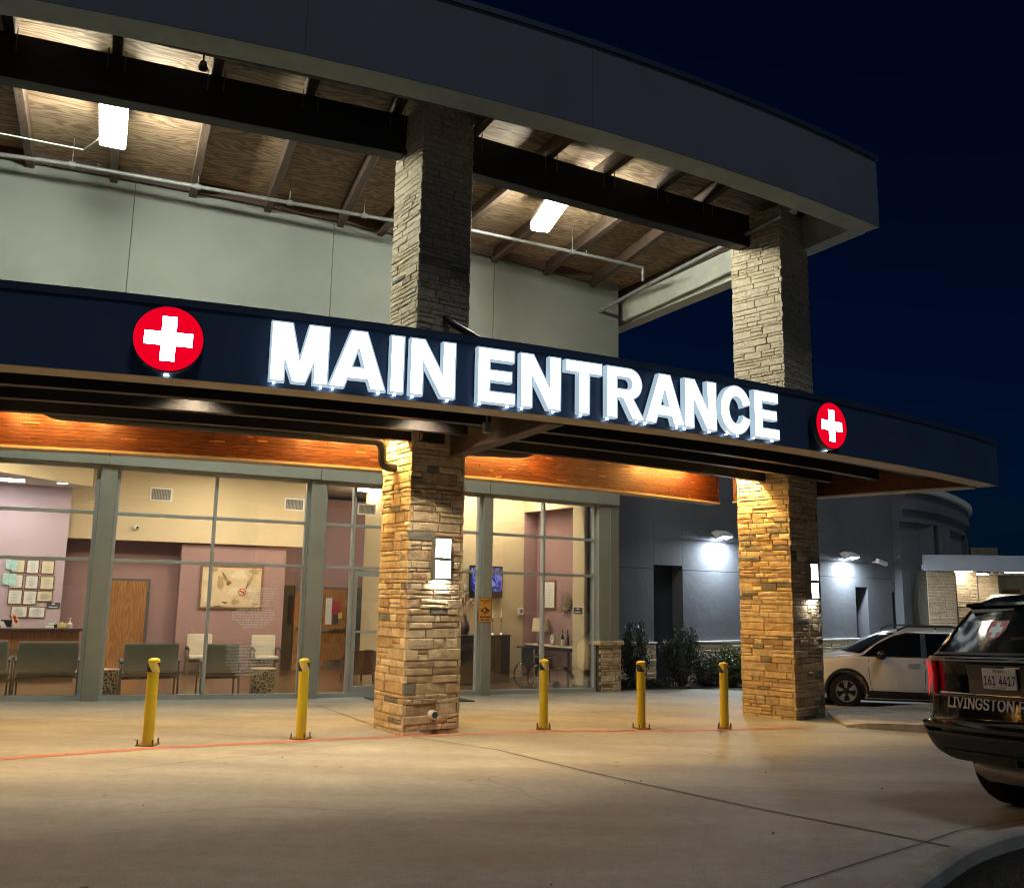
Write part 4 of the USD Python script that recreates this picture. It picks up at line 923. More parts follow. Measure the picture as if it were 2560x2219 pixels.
# far doors down the hall
zh = at(I2(300, 880), KW, WA)[2]; zhf = fz(KW)
dfr = rect_on(lr, 'door_frame', KW, WA, I2(213, 890), I2(430, 890), 'door_frame', 0.03, 0.0, z=(zhf, zh))
hd = rect_on(dfr, 'door_leaf', KW, WA, I2(222, 890), I2(352, 890), 'veneer', 0.03, 0.03, z=(zhf, zh - 0.06))
rect_on(dfr, 'kick_plate', KW, WA, I2(230, 1262), I2(345, 1308), 'chrome', 0.006, 0.062)
rect_on(dfr, 'vision_panel', KW, WA, I2(240, 935), I2(266, 1075), 'paper_white', 0.006, 0.062)
rect_on(dfr, 'push_bar', KW, WA, I2(212, 1098), I2(345, 1112), 'chrome', 0.04, 0.062)
rect_on(dfr, 'notice', KW, WA, I2(273, 952), I2(312, 1018), 'shield_red', 0.006, 0.062)
rect_on(dfr, 'notice', KW, WA, I2(276, 1022), I2(302, 1075), 'plaque_slate', 0.006, 0.062)
rect_on(dfr, 'notice', KW, WA, I2(303, 1012), I2(322, 1045), 'paper_yellow', 0.006, 0.062)
HW = MW + dirv(WA + 90)[:2] * 1.0
zh2 = at(I4(1370, 470), HW, WA)[2]
hl = rect_on(lr, 'door_leaf', HW, WA, I4(1290, 470), I4(1405, 470), 'dark_wood', 0.05, 0.0, z=(fz(HW), zh2))
hl2 = rect_on(lr, 'door_leaf', HW, WA, I4(1408, 470), I4(1500, 470), 'veneer', 0.05, 0.02, z=(fz(HW), zh2))
rect_on(hl, 'vision_panel', HW, WA, I4(1335, 570), I4(1368, 880), 'tinted_glass', 0.01, 0.051)
rect_on(hl2, 'door_closer', HW, WA, I4(1415, 490), I4(1480, 540), 'chrome', 0.03, 0.071)
rect_on(hl2, 'lever', HW, WA, I4(1410, 905), I4(1450, 930), 'chrome', 0.05, 0.071)
# dropped ceiling and its lights over the desk
dz = at(I1(400, 272), CW - dirv(WA + 90)[:2] * 0.9, WA)[2]
dc = thing('dropped_ceiling', 'white tiled dropped ceiling over the reception desk', 'ceiling', (-10, 20, dz))
ce = at(I1(462, 344), CW, WA)[:2]; cf = atz(I1(592, 296), dz)[:2]; cfl = atz(I1(-40, 194), dz)[:2]
dcl = dirv(WA)[:2]; dcn = dirv(WA + 90)[:2]
zc = dz
cel = ce - dcl * 3.2
part(dc, 'slab', hexa([[*cfl, zc], [*cf, zc], [*cel, zc], [*ce, zc], [*cfl, 4.49], [*cf, 4.49], [*cel, 4.49], [*ce, 4.49]]), 'cream_paint')
part(dc, 'soffit', hexa([[*(cfl + dcn * 0.01), zc - 0.006], [*(cf + dcn * 0.01), zc - 0.006], [*(cel + dcn * 0.3), zc - 0.006], [*(ce + dcn * 0.3), zc - 0.006], [*(cfl + dcn * 0.01), zc - 0.001], [*(cf + dcn * 0.01), zc - 0.001], [*(cel + dcn * 0.3), zc - 0.001], [*(ce + dcn * 0.3), zc - 0.001]]), 'ceiling_white')
for i in range(4):
    for j in range(2):
        o = ce - dcl * (0.75 + i * 0.62) - dcn * (0.12 + j * 0.62); q4 = [o, o - dcl * 0.6, o - dcl * 0.6 - dcn * 0.6, o - dcn * 0.6]
        lit = (i == 2 and j == 1)
        part(dc, 'ceiling_tile', hexa([[*q4[0], zc - 0.016], [*q4[1], zc - 0.016], [*q4[3], zc - 0.016], [*q4[2], zc - 0.016], [*q4[0], zc - 0.007], [*q4[1], zc - 0.007], [*q4[3], zc - 0.007], [*q4[2], zc - 0.007]]), 'ceiling_white')
lp = atz(I1(15, 243), zc)[:2]
t = thing('ceiling_light', 'bright square light panel in the dropped ceiling at the left edge', 'light', (*lp, zc)); part(t, 'frame', obox((*lp, zc - 0.02), WA, (0.9, 0.62, 0.012)), 'white_plastic'); part(t, 'diffuser', obox((*lp, zc - 0.03), WA, (0.84, 0.56, 0.008)), 'desk_panel')
lp = atz(I1(400, 272), zc)[:2]
t = thing('downlight', 'small round downlight in the dropped ceiling', 'light', (*lp, zc)); part(t, 'trim', cyl((*lp, zc - 0.012), 0.12, 0.012, 24), 'white_plastic'); part(t, 'lens', cyl((*lp, zc - 0.018), 0.10, 0.006, 24), 'desk_panel')
# right-hand room
RA = 36.4; RP = np.array([1.78, 21.02]); rdir = dirv(RA + 90)[:2]
RWang = RA + 90
far_s = 2.42; TVq = RP + rdir * far_s
part(lr, 'tv_wall', zbox(TVq - dirv(RA)[:2] * 2.15, TVq + dirv(RA)[:2] * 0.6, 0.12, -0.6, 4.45), 'cream_paint')
c1_ = at(I3(915, 800), RP, RWang); 
part(lr, 'hall_end', zbox(TVq - dirv(RA)[:2] * 2.15 + rdir * 4.5, TVq - dirv(RA)[:2] * 2.15 + rdir * 0.004, 0.1, -0.6, 4.45), 'cream_paint')
part(lr, 'end_wall', zbox(c1_[:2], RP + rdir * 0.10, 0.1, -0.6, 4.45), 'cream_paint')
zt = at(I3(912, 327), RP, RWang)[2]
part(lr, 'niche_head', zbox(TVq, c1_[:2], 0.1, zt, 4.45), 'cream_paint')
NP = RP + dirv(RA)[:2] * 0.42
part(lr, 'niche_back', zbox(NP + rdir * (far_s + 0.1), NP + rdir * 0.45, 0.1, -0.6, 4.44), 'mauve_paint')
part(lr, 'niche_side', zbox(TVq - rdir * 0.012, TVq - rdir * 0.012 + dirv(RA)[:2] * 0.44, 0.01, -0.6, zt), 'mauve_paint')
part(lr, 'niche_soffit', hexa([[*(TVq), zt], [*(c1_[:2]), zt], [*(TVq + dirv(RA)[:2] * 0.45), zt], [*(c1_[:2] + dirv(RA)[:2] * 0.45), zt], [*(TVq), zt + 0.02], [*(c1_[:2]), zt + 0.02], [*(TVq + dirv(RA)[:2] * 0.45), zt + 0.02], [*(c1_[:2] + dirv(RA)[:2] * 0.45), zt + 0.02]]), 'mauve_paint')
part(lr, 'baseboard', zbox(TVq - dirv(RA)[:2] * 4 - rdir * 0.013, TVq - rdir * 0.013, 0.01, -0.5, -0.28), 'baseboard')
part(lr, 'baseboard', zbox(c1_[:2] - dirv(RA)[:2] * 0.013, RP + rdir * 0.1 - dirv(RA)[:2] * 0.013, 0.01, -0.5, -0.30), 'baseboard')

# ================================================================ things on the lobby walls
def wall_thing(name, label, cat, q, ang, uv0, uv1, group=None):
    a, b = at(uv0, q, ang), at(uv1, q, ang); return thing(name, label, cat, ((a + b) / 2), group=group)
VL = ['leftmost air vent high on the cream bulkhead, cut by the grey pillar', 'air vent high on the cream bulkhead left of the window mullion', 'air vent high on the cream bulkhead right of the window mullion', 'air vent high on the cream bulkhead beside the stone column']
for (p0, p1), lb in zip(((I1(600, 272), I1(668, 362)), (I1(963, 300), I1(1100, 395)), (I1(1822, 368), I1(1945, 455)), (I2(410, 438), I2(503, 502))), VL):
    t = wall_thing('air_vent', lb, 'vent', BH, WA, p0, p1)
    rect_on(t, 'frame', BH, WA, p0, p1, 'white_plastic', 0.02, 0.0, ch=0.004)
    a, b = at(p0, BH, WA), at(p1, BH, WA); d = b[:2] - a[:2]; L = np.linalg.norm(d); d /= L; n = np.array([-d[1], d[0]]); z0, z1 = min(a[2], b[2]) + 0.035, max(a[2], b[2]) - 0.035
    part(t, 'duct', zbox(a[:2] + d * 0.035 - n * 0.021, b[:2] - d * 0.035 - n * 0.021, 0.004, z0, z1), 'vent_grey')
    k = 13
    for i in range(k):
        s = 0.045 + (L - 0.09) * i / (k - 1); p_ = a[:2] + d * s - n * 0.026
        part(t, 'slat', obox((*p_, (z0 + z1) / 2), math.degrees(math.atan2(d[1], d[0])) + 35, (0.014, 0.004, z1 - z0)), 'ink_grey')
q = at(I1(868, 560), BH, WA); n = -dirv(WA + 90)
t = thing('security_camera', 'small white dome camera on the cream bulkhead', 'camera', q)
part(t, 'body', sphere(q + n * 0.05, 0.075, 2, (1, 1, 0.85)), 'white_plastic', smooth=True); part(t, 'lens', sphere(q + n * 0.10 + dirv(WA) * 0.03, 0.034, 2), 'black_plastic', smooth=True)
# framed certificates
def lines_on(t, q, ang, uv0, uv1, rows, m, out, r):
    a, b = at(uv0, q, ang), at(uv1, q, ang); d = b[:2] - a[:2]; L = np.linalg.norm(d); d = d / L; z0, z1 = min(a[2], b[2]), max(a[2], b[2]); n = np.array([-d[1], d[0]])
    mb = MB()
    for i in range(rows):
        z = z1 - (z1 - z0) * (i + 0.5) / rows; w = L * r.uniform(0.35, 0.8); s = (L - w) / 2
        mb.add(*zbox(a[:2] + d * s - n * out, a[:2] + d * (s + w) - n * out, 0.001, z - 0.004, z + 0.004))
    part(t, 'print', mb.out(), m)
CERT = [(100, 497, 208, 615, 'paper_cream'), (228, 500, 328, 622, 'paper_white'), (352, 506, 456, 627, 'paper_cream'), (82, 622, 190, 745, 'paper_white'), (215, 632, 320, 752, 'paper_white'), (342, 638, 452, 757, 'paper_cream'), (70, 752, 182, 880, 'paper_white'), (198, 760, 306, 884, 'paper_white'), (312, 765, 442, 858, 'paper_cream'), (94, 892, 228, 992, 'paper_white'), (242, 896, 378, 995, 'paper_white')]
CL = ['top row, leftmost framed certificate, partly behind teal sheets', 'top row, middle framed certificate on the lilac wall', 'top row, rightmost framed certificate on the lilac wall', 'second row, left framed certificate beside teal sheets', 'second row, middle framed certificate on the lilac wall', 'second row, right framed certificate on the lilac wall', 'third row, left framed white certificate', 'third row, middle framed certificate with grey print', 'third row, right framed yellowish certificate, wider than tall', 'bottom row, left wide framed certificate behind the desk card', 'bottom row, right wide framed certificate beside the slate plaque']
for (x0, y0, x1, y1, m), lb in zip(CERT, CL):
    t = wall_thing('framed_certificate', lb, 'certificate', CW, WA, IB(x0, y0), IB(x1, y1))
    rect_on(t, 'frame', CW, WA, IB(x0, y0), IB(x1, y1), 'frame_wood', 0.02, 0.0)
    rect_on(t, 'sheet', CW, WA, IB(x0 + 8, y0 + 8), IB(x1 - 8, y1 - 8), m, 0.002, 0.021)
    lines_on(t, CW, WA, IB(x0 + 18, y0 + 18), IB(x1 - 18, y1 - 18), 7, 'ink_grey', 0.026, rng)
for (x0, y0, x1, y1), lb in (((48, 500, 145, 590), 'upper pair of teal sheets taped over the certificates'), ((20, 615, 135, 720), 'lower pair of teal sheets taped over the certificates')):
    t = wall_thing('teal_sheets', lb, 'paper', CW, WA, IB(x0, y0), IB(x1, y1))
    xm = (x0 + x1) / 2
    flat(t, 'sheet', CW, WA, [IB(x0 + 6, y0), IB(xm, y0 + 2), IB(xm - 6, y1 - 4), IB(x0, y1 - 14)], 'paper_teal', 0.002, 0.03)
    flat(t, 'sheet', CW, WA, [IB(xm + 3, y0 + 4), IB(x1 + 4, y0 + 6), IB(x1 - 2, y1 + 4), IB(xm - 4, y1)], 'paper_teal', 0.002, 0.034)
def plaque(lb, q, ang, p0, p1):
    t = wall_thing('wall_plaque', lb, 'plaque', q, ang, p0, p1); rect_on(t, 'plate', q, ang, p0, p1, 'plaque_slate', 0.012, 0.0, ch=0.003)
    x0, y0, x1, y1 = *p0, *p1; w, h = x1 - x0, y1 - y0
    rect_on(t, 'lettering', q, ang, (x0 + w * 0.38, y0 + h * 0.16), (x0 + w * 0.62, y0 + h * 0.34), 'decal_white', 0.001, 0.013)
    rect_on(t, 'lettering', q, ang, (x0 + w * 0.15, y0 + h * 0.66), (x0 + w * 0.82, y0 + h * 0.80), 'decal_white', 0.001, 0.013)
plaque('dark slate plaque beside the certificates on the lilac wall', CW, WA, IB(396, 862), IB(504, 915))
# large abstract picture
FR = [I4(432, 255), I4(1088, 275), I4(1050, 718), I4(388, 716)]
t = wall_thing('wall_picture', 'large framed abstract picture in tan and cream on the mauve wall', 'picture', MW, WA, FR[0], FR[2])
a, b = at(I4(410, 480), MW, WA), at(I4(1068, 480), MW, WA); zt_, zb_ = at(I4(760, 266), MW, WA)[2], at(I4(720, 717), MW, WA)[2]; mid = (a + b) / 2; Lp = np.linalg.norm((b - a)[:2]); Hp = zt_ - zb_
part(t, 'frame', zbox(a, b, 0.04, zb_, zt_, off=0.04, ch=0.005), 'frame_wood')
O = np.array([a[0], a[1], zb_])
part(t, 'canvas', stand(prism(sbox(0.05, 0.05, Lp - 0.05, Hp - 0.05), 0.004), O, WA, 0.041), 'art_canvas')
def blob(x, y, rx, ry, seed, k=18, rot=0):
    r = random.Random(seed); p = [(x + rx * math.cos(i * 2 * math.pi / k) * r.uniform(0.6, 1.25), y + ry * math.sin(i * 2 * math.pi / k) * r.uniform(0.6, 1.25)) for i in range(k)]
    return affinity.rotate(Polygon(p).buffer(0), rot)
box_ = sbox(0.06, 0.06, Lp - 0.06, Hp - 0.06)
for i, (x, y, rx, ry, m, ro) in enumerate([(0.32, 0.60, 0.05, 0.18, 'art_tan', 10), (0.40, 0.68, 0.035, 0.14, 'art_tan', 35), (0.45, 0.60, 0.04, 0.055, 'art_brown', 0), (0.37, 0.75, 0.015, 0.12, 'art_brown', 35), (0.78, 0.62, 0.03, 0.17, 'art_tan', -25), (0.74, 0.52, 0.012, 0.10, 'art_brown', -20), (0.57, 0.17, 0.07, 0.07, 'art_tan', 0), (0.41, 0.15, 0.05, 0.025, 'art_brown', -8), (0.30, 0.05, 0.12, 0.03, 'art_brown', 0), (0.86, 0.88, 0.09, 0.08, 'art_tan', 0), (0.60, 0.78, 0.14, 0.12, 'art_cream', 0), (0.58, 0.40, 0.16, 0.10, 'art_cream', 10), (0.10, 0.75, 0.06, 0.14, 'art_cream', 0), (0.12, 0.30, 0.06, 0.2, 'art_cream', 0), (0.88, 0.12, 0.07, 0.03, 'art_tan', 15), (0.82, 0.40, 0.08, 0.12, 'art_cream', 0), (0.22, 0.9, 0.05, 0.05, 'art_tan', 0)]):
    g = blob(x * Lp, y * Hp, rx * Lp, ry * Hp * 1.0, 50 + i, rot=ro).intersection(box_)
    if g.is_empty: continue
    part(t, 'paint_patch', stand(prism(g, 0.002), O, WA, 0.045 + 0.0008 * (i + 1)), m)

# ================================================================ lobby furniture
def chair(name, label, w, fabric, back_h=0.92, loc=None, rz=0.0, group=None):
    """Waiting-room armchair in its own frame: origin on the floor, front towards +y."""
    t = local(thing(name, label, 'chair', loc, rz if rz else 0.001, group))
    h = w / 2
    part(t, 'seat', obox((0, 0.02, 0.43), 0, (w - 0.12, 0.50, 0.10), 0.03), fabric, smooth=40)
    bk = obox((0, -0.25, 0.70), 0, (w - 0.10, 0.075, 0.50), 0.03); v = bk[0].copy(); v[:, 1] -= (v[:, 2] - 0.45) * 0.18; v[:, 2] += 0.02 * (1 - (v[:, 0] / h) ** 2) * (v[:, 2] > 0.7)
    part(t, 'backrest', (v, bk[1]), fabric, smooth=40)
    part(t, 'seat_frame', obox((0, 0.0, 0.355), 0, (w - 0.10, 0.50, 0.04)), 'chair_black')
    part(t, 'back_rail', bar((-h + 0.03, -0.235, 0.42), (h - 0.03, -0.235, 0.42), 0.02, 0.03), 'chair_frame')
    for s in (-1, 1):
        x = s * (h - 0.03)
        part(t, 'leg', bar((x, -0.32, 0.0), (x, -0.235, 0.62), 0.03, 0.045, (0, 1, 0)), 'chair_frame')
        part(t, 'leg', bar((x, 0.27, 0.0), (x, 0.23, 0.62), 0.03, 0.045, (0, 1, 0)), 'chair_frame')
        part(t, 'armrest', tube([(x, -0.27, 0.62), (x, -0.18, 0.645), (x, 0.1, 0.655), (x, 0.25, 0.63), (x, 0.29, 0.60)], [0.02, 0.028, 0.03, 0.028, 0.018], 10), 'chair_black', smooth=50)
    return t
def floor_at(uv): p_ = gat(uv); return (p_[0], p_[1], fz(p_))
B1d = B1[3]
nB = dirv(B1d + 90)
def backchair(label, uvl, uvr, w, group):
    """A chair whose back faces the glass between two pixel columns."""
    q = ps(-63.8, RST - 0.38); a = at(uvl, q, B1d); b = at(uvr, q, B1d); c = (a + b) / 2
    return c, float(np.linalg.norm((b - a)[:2]))
q0 = ps(-67.7, RST - 0.42); q1 = ps(-63.8, RST - 0.42)
for lb, u0, u1, q, an in (('grey chair back against the glass, cut by the left edge', IB(-420, 1300), IB(112, 1300), q0, 22.3), ('wide grey chair back against the glass left of the first pillar', IB(140, 1300), IB(690, 1300), q0, 22.3),
                      ('wide grey chair back behind the first yellow bollard', I1(762, 1450), I1(1140, 1450), q1, 26.2), ('narrower grey chair back right of the window mullion', I1(1268, 1450), I1(1522, 1450), q1, 26.2)):
    a, b = at(u0, q, an), at(u1, q, an); c = (a + b) / 2; w = np.linalg.norm((b - a)[:2]) + 0.02
    chair('waiting_chair', lb, w, 'chair_fabric', loc=(c[0], c[1], fz(c)), rz=an)
for lb, u in (('cream armchair facing out against the mauve wall, left of two', I1(1275, 1480)), ('cream armchair facing out against the mauve wall, right of two', I1(1690, 1480))):
    c = at(u, MW - dirv(WA + 90)[:2] * 0.55, WA)
    chair('waiting_chair', lb, 0.68, 'chair_cream', loc=(c[0], c[1], fz(c)), rz=WA + 180)
def drum(label, c, r, h):
    t = thing('drum_table', label, 'side table', (c[0], c[1], fz(c)))
    z = fz(c); part(t, 'drum', lathe((c[0], c[1], z), [(r - 0.01, 0.0), (r, 0.0), (r, h), (r - 0.01, h), (r - 0.01, 0.0)], 36), 'pierced_gold', smooth=40)
    part(t, 'top', cyl((c[0], c[1], z + h), r + 0.006, 0.014, 36), 'gold_plain'); part(t, 'base', cyl((c[0], c[1], z), r - 0.02, 0.012, 36), 'gold_plain')
a, b = at(I1(600, 1560), q1, 26.2), at(I1(755, 1560), q1, 26.2); drum('pierced metal drum table beside the first pillar', (a + b) / 2, np.linalg.norm((b - a)[:2]) / 2, 0.47)
a, b = at(I1(1598, 1560), q1, 26.2), at(I1(1760, 1560), q1, 26.2); drum('pierced metal drum table left of the second pillar', (a + b) / 2, np.linalg.norm((b - a)[:2]) / 2, 0.49)
# reception desk
DQ = np.array([-9.02, 19.32]); e = at(IB(662, 1200), DQ, WA); ztop = at(IB(640, 1082), DQ, WA)[2]; zf_ = fz(e)
t = thing('reception_desk', 'wood reception desk with dark counter at far left of the lobby', 'desk', (e[0], e[1], zf_))
dl_ = dirv(WA)[:2]; dn_ = dirv(WA + 90)[:2]; E_ = e[:2]
part(t, 'counter', zbox(E_ - dl_ * 4.5, E_ + dl_ * 0.09, 0.42, ztop - 0.05, ztop, off=0.08, ch=0.006), 'counter_dark')
part(t, 'front_panel', zbox(E_ - dl_ * 4.5, E_, 0.30, ztop - 0.42, ztop - 0.051), 'veneer')
part(t, 'lower_panel', zbox(E_ - dl_ * 4.5, E_ - dl_ * 0.03, 0.25, zf_ + 0.1, ztop - 0.422, off=-0.06), 'cream_paint')
part(t, 'plinth', zbox(E_ - dl_ * 4.5, E_ - dl_ * 0.05, 0.22, zf_, zf_ + 0.099, off=-0.08), 'counter_dark')
DQ2 = DQ + dn_ * 0.12
t = wall_thing('desk_card', 'cream card with red heart shapes standing on the reception counter', 'card', DQ2, WA, IB(92, 950), IB(175, 1075))
flat(t, 'card', DQ2, WA, [IB(92, 952), IB(140, 950), IB(176, 1074), IB(118, 1076)], 'paper_cream', 0.006, 0.0)
flat(t, 'heart', DQ2, WA, [IB(106, 978), IB(118, 972), IB(134, 978), IB(140, 992), IB(128, 1008), IB(112, 994)], 'red_print', 0.002, 0.007)
flat(t, 'heart', DQ2, WA, [IB(116, 1014), IB(130, 1006), IB(147, 1010), IB(153, 1024), IB(140, 1040), IB(124, 1028)], 'red_print', 0.002, 0.007)
t = wall_thing('monitor', 'dark monitor on the reception counter at the left edge', 'monitor', DQ2, WA, IB(0, 1010), IB(95, 1075))
rect_on(t, 'screen', DQ2, WA, IB(5, 1010), IB(95, 1072), 'black_plastic', 0.03, -0.1); flat(t, 'paper', DQ2, WA, [IB(-8, 1020), IB(30, 1022), IB(58, 1072), IB(10, 1074)], 'paper_white', 0.004, 0.02)
t = wall_thing('paper_stack', 'white papers and a black stapler on the reception counter', 'papers', DQ2, WA, IB(386, 1040), IB(490, 1076))
rect_on(t, 'stack', DQ2, WA, IB(386, 1060), IB(455, 1078), 'paper_white', 0.18, -0.1); rect_on(t, 'stapler', DQ2, WA, IB(445, 1046), IB(490, 1077), 'black_plastic', 0.06, -0.08, ch=0.01); rect_on(t, 'tray', DQ2, WA, IB(412, 1040), IB(460, 1052), 'paper_teal', 0.1, -0.1)
t = wall_thing('yellow_box', 'yellow tissue box on the reception counter', 'box', DQ2, WA, IB(485, 1035), IB(560, 1076)); rect_on(t, 'carton', DQ2, WA, IB(485, 1040), IB(558, 1076), 'paper_yellow', 0.12, -0.08, ch=0.006); rect_on(t, 'tissue', DQ2, WA, IB(510, 1030), IB(535, 1041), 'paper_white', 0.04, -0.04)
p_ = at(IB(586, 1076), DQ2, WA)
t = thing('sanitizer_bottle', 'clear pump bottle on the end of the reception counter', 'bottle', (p_[0], p_[1], ztop))
part(t, 'bottle', lathe((p_[0], p_[1], ztop), [(0, 0), (0.055, 0), (0.058, 0.02), (0.055, 0.09), (0.02, 0.115), (0.018, 0.13), (0, 0.13)], 16), 'lilac_paint', smooth=40); part(t, 'pump', lathe((p_[0], p_[1], ztop + 0.13), [(0, 0), (0.018, 0), (0.018, 0.02), (0.006, 0.025), (0.006, 0.06), (0.03, 0.062), (0.03, 0.075), (0, 0.078)], 12), 'white_plastic')
# brown tub armchair by the hall
c = floor_at(I2(405, 1385)); t = local(thing('tub_chair', 'brown leather armchair behind the glass door', 'armchair', c, 40))
part(t, 'seat', obox((0, 0.05, 0.36), 0, (0.55, 0.56, 0.18), 0.04), 'leather_brown', smooth=40)
bk = trimesh.creation.annulus(0.33, 0.42, 0.55, sections=40); v = bk.vertices.copy(); keep = bk.triangles_center[:, 1] < 0.12; v[:, 2] += 0.48; v[:, 2] += np.where(v[:, 2] > 0.6, -0.22 * np.clip((v[:, 1] + 0.42) / 0.55, 0, 1), 0)
part(t, 'back', (v, bk.faces[keep]), 'leather_brown', smooth=40)
for x in (-0.27, 0.27):
    for y in (-0.25, 0.27): part(t, 'leg', cyl((x, y, 0.0), 0.02, 0.22, 10, 0.03), 'frame_black')
# sideboard, vase and candlesticks under the television
SBq = TVq - rdir * 0.42; a, b = at(I3(130, 1300), SBq, RA), at(I3(482, 1300), SBq, RA); zt_ = at(I3(420, 1203), SBq, RA)[2]; zf_ = fz(b)
t = thing('sideboard', 'dark wood sideboard against the cream wall under the television', 'sideboard', ((a + b) / 2)[:2].tolist() + [zf_])
part(t, 'carcass', zbox(a, b, 0.38, zf_ + 0.05, zt_ - 0.03), 'dark_wood'); part(t, 'top', zbox(a - np.array([*dirv(RA)[:2], 0]) * 0.02, b + np.array([*dirv(RA)[:2], 0]) * 0.02, 0.42, zt_ - 0.029, zt_, off=0.02, ch=0.005), 'dark_wood')
L = np.linalg.norm((b - a)[:2]); dd = dirv(RA)[:2]
for k_ in range(3):
    s0, s1 = L * k_ / 3 + 0.02, L * (k_ + 1) / 3 - 0.02
    part(t, 'drawer', zbox(a[:2] + dd * s0, a[:2] + dd * s1, 0.018, zt_ - 0.20, zt_ - 0.05, off=0.018, ch=0.004), 'dark_wood')
    part(t, 'door', zbox(a[:2] + dd * s0, a[:2] + dd * s1, 0.018, zf_ + 0.07, zt_ - 0.22, off=0.018, ch=0.004), 'dark_wood')
for x, lb in ((362, 'candlestick on the sideboard, nearer the pillar sign'), (420, 'thin candlestick on the right end of the sideboard')):
    q = at(I3(x, 1195), SBq + rdir * 0.18, RA); t = thing('candlestick', lb + ', with a cream candle', 'candlestick', (q[0], q[1], zt_))
    hh = at(I3(x, 1085), SBq + rdir * 0.18, RA)[2] - zt_
    part(t, 'stem', lathe((q[0], q[1], zt_), [(0, 0), (0.045, 0), (0.04, 0.015), (0.012, 0.04), (0.008, hh * 0.5), (0.012, hh * 0.55), (0.008, hh * 0.6), (0.02, hh - 0.02), (0.022, hh), (0, hh)], 14), 'chrome', smooth=40)
    part(t, 'candle', cyl((q[0], q[1], zt_ + hh), 0.012, 0.26 if x < 400 else 0.22, 12, 0.009), 'candle')
q = at(I3(168, 1190), SBq + rdir * 0.18, RA); t = thing('vase', 'dark vase of dried pampas plumes on the sideboard beside the column', 'vase', (q[0], q[1], zt_))
part(t, 'vase', lathe((q[0], q[1], zt_), [(0, 0), (0.07, 0), (0.12, 0.1), (0.12, 0.22), (0.05, 0.36), (0.035, 0.44), (0.045, 0.46), (0.03, 0.46), (0, 0.2)], 20), 'counter_dark', smooth=40)
for k_ in range(9):
    an = k_ * 0.7; o = np.array([math.cos(an), math.sin(an)]) * rng.uniform(0.08, 0.26); p1 = np.array([q[0] + o[0], q[1] + o[1], zt_ + rng.uniform(0.75, 1.05)]); p0 = np.array([q[0], q[1], zt_ + 0.44])
    mid = (p0 + p1) / 2 - np.array([*o, 0]) * 0.2
    part(t, 'plume', tube([p0, mid, mid * 0.4 + p1 * 0.6, p1 * 0.85 + mid * 0.15, p1], [0.004, 0.005, 0.035, 0.045, 0.006], 7), 'pampas')
# television
TQ = TVq - rdir * 0.09; a, b = at(I3(208, 850), TQ, RA), at(I3(432, 850), TQ, RA); z1_ = at(I3(432, 732), TQ, RA)[2]; z0_ = at(I3(432, 950), TQ, RA)[2]
t = thing('television', 'wall television showing a blue picture on the cream wall', 'television', ((a + b) / 2).tolist()[:2] + [(z0_ + z1_) / 2])
part(t, 'case', zbox(a, b, 0.06, z0_, z1_, ch=0.006), 'black_plastic')
part(t, 'screen', zbox(a + np.array([*dd, 0]) * 0.03, b - np.array([*dd, 0]) * 0.03, 0.004, z0_ + 0.16, z1_ - 0.05, off=0.005), 'screen'); part(t, 'mount', zbox((a + b)[:2] / 2 - dd * 0.15, (a + b)[:2] / 2 + dd * 0.15, 0.035, (z0_ + z1_) / 2 - 0.15, (z0_ + z1_) / 2 + 0.15, off=-0.061), 'black_plastic')
t = wall_thing('wall_dispenser', 'small grey dispenser on the cream wall left of the niche', 'dispenser', TVq, RA, I3(535, 1015), I3(565, 1065)); rect_on(t, 'body', TVq, RA, I3(535, 1015), I3(566, 1066), 'white_plastic', 0.06, 0.0, ch=0.008); rect_on(t, 'window', TVq, RA, I3(543, 1026), I3(558, 1050), 'chrome', 0.004, 0.061)
t = wall_thing('light_switch', 'white switch plate on the cream wall beside the column', 'switch', TVq, RA, I3(165, 855), I3(186, 895)); rect_on(t, 'plate', TVq, RA, I3(165, 855), I3(186, 898), 'white_plastic', 0.012, 0.0, ch=0.003); rect_on(t, 'rocker', TVq, RA, I3(171, 868), I3(180, 886), 'white_metal', 0.008, 0.013)
plaque('dark slate plaque on the cream end wall right of the niche', RP, RWang, I3(924, 1014), I3(982, 1058))
# niche: framed print, sunburst mirror, console with lamp, clock, lantern
NQ = NP
t = wall_thing('framed_print', 'framed print with grey lettering in the mauve niche', 'picture', NQ, RWang, I3(716, 826), I3(800, 1028))
rect_on(t, 'frame', NQ, RWang, I3(712, 828), I3(802, 1028), 'frame_wood', 0.03, 0.0, ch=0.004); rect_on(t, 'sheet', NQ, RWang, I3(719, 840), I3(793, 1016), 'paper_white', 0.003, 0.031); lines_on(t, NQ, RWang, I3(724, 850), I3(788, 1010), 9, 'ink_grey', 0.036, rng)
mc = at(I3(880, 985), NQ, RWang) ; nR = dirv(RWang + 90)
t = thing('sunburst_mirror', 'round sunburst mirror with twig rays in the mauve niche', 'mirror', mc)
rm = at(I3(880, 940), NQ, RWang)[2] - mc[2]
part(t, 'mirror_glass', stand(prism(Point(0, 0).buffer(rm, 24), 0.01), mc, RWang + 180, 0.03), 'mirror')
part(t, 'ring', stand(prism(Point(0, 0).buffer(rm + 0.02, 24).difference(Point(0, 0).buffer(rm, 24)), 0.03), mc, RWang + 180, 0.02), 'brush_metal')
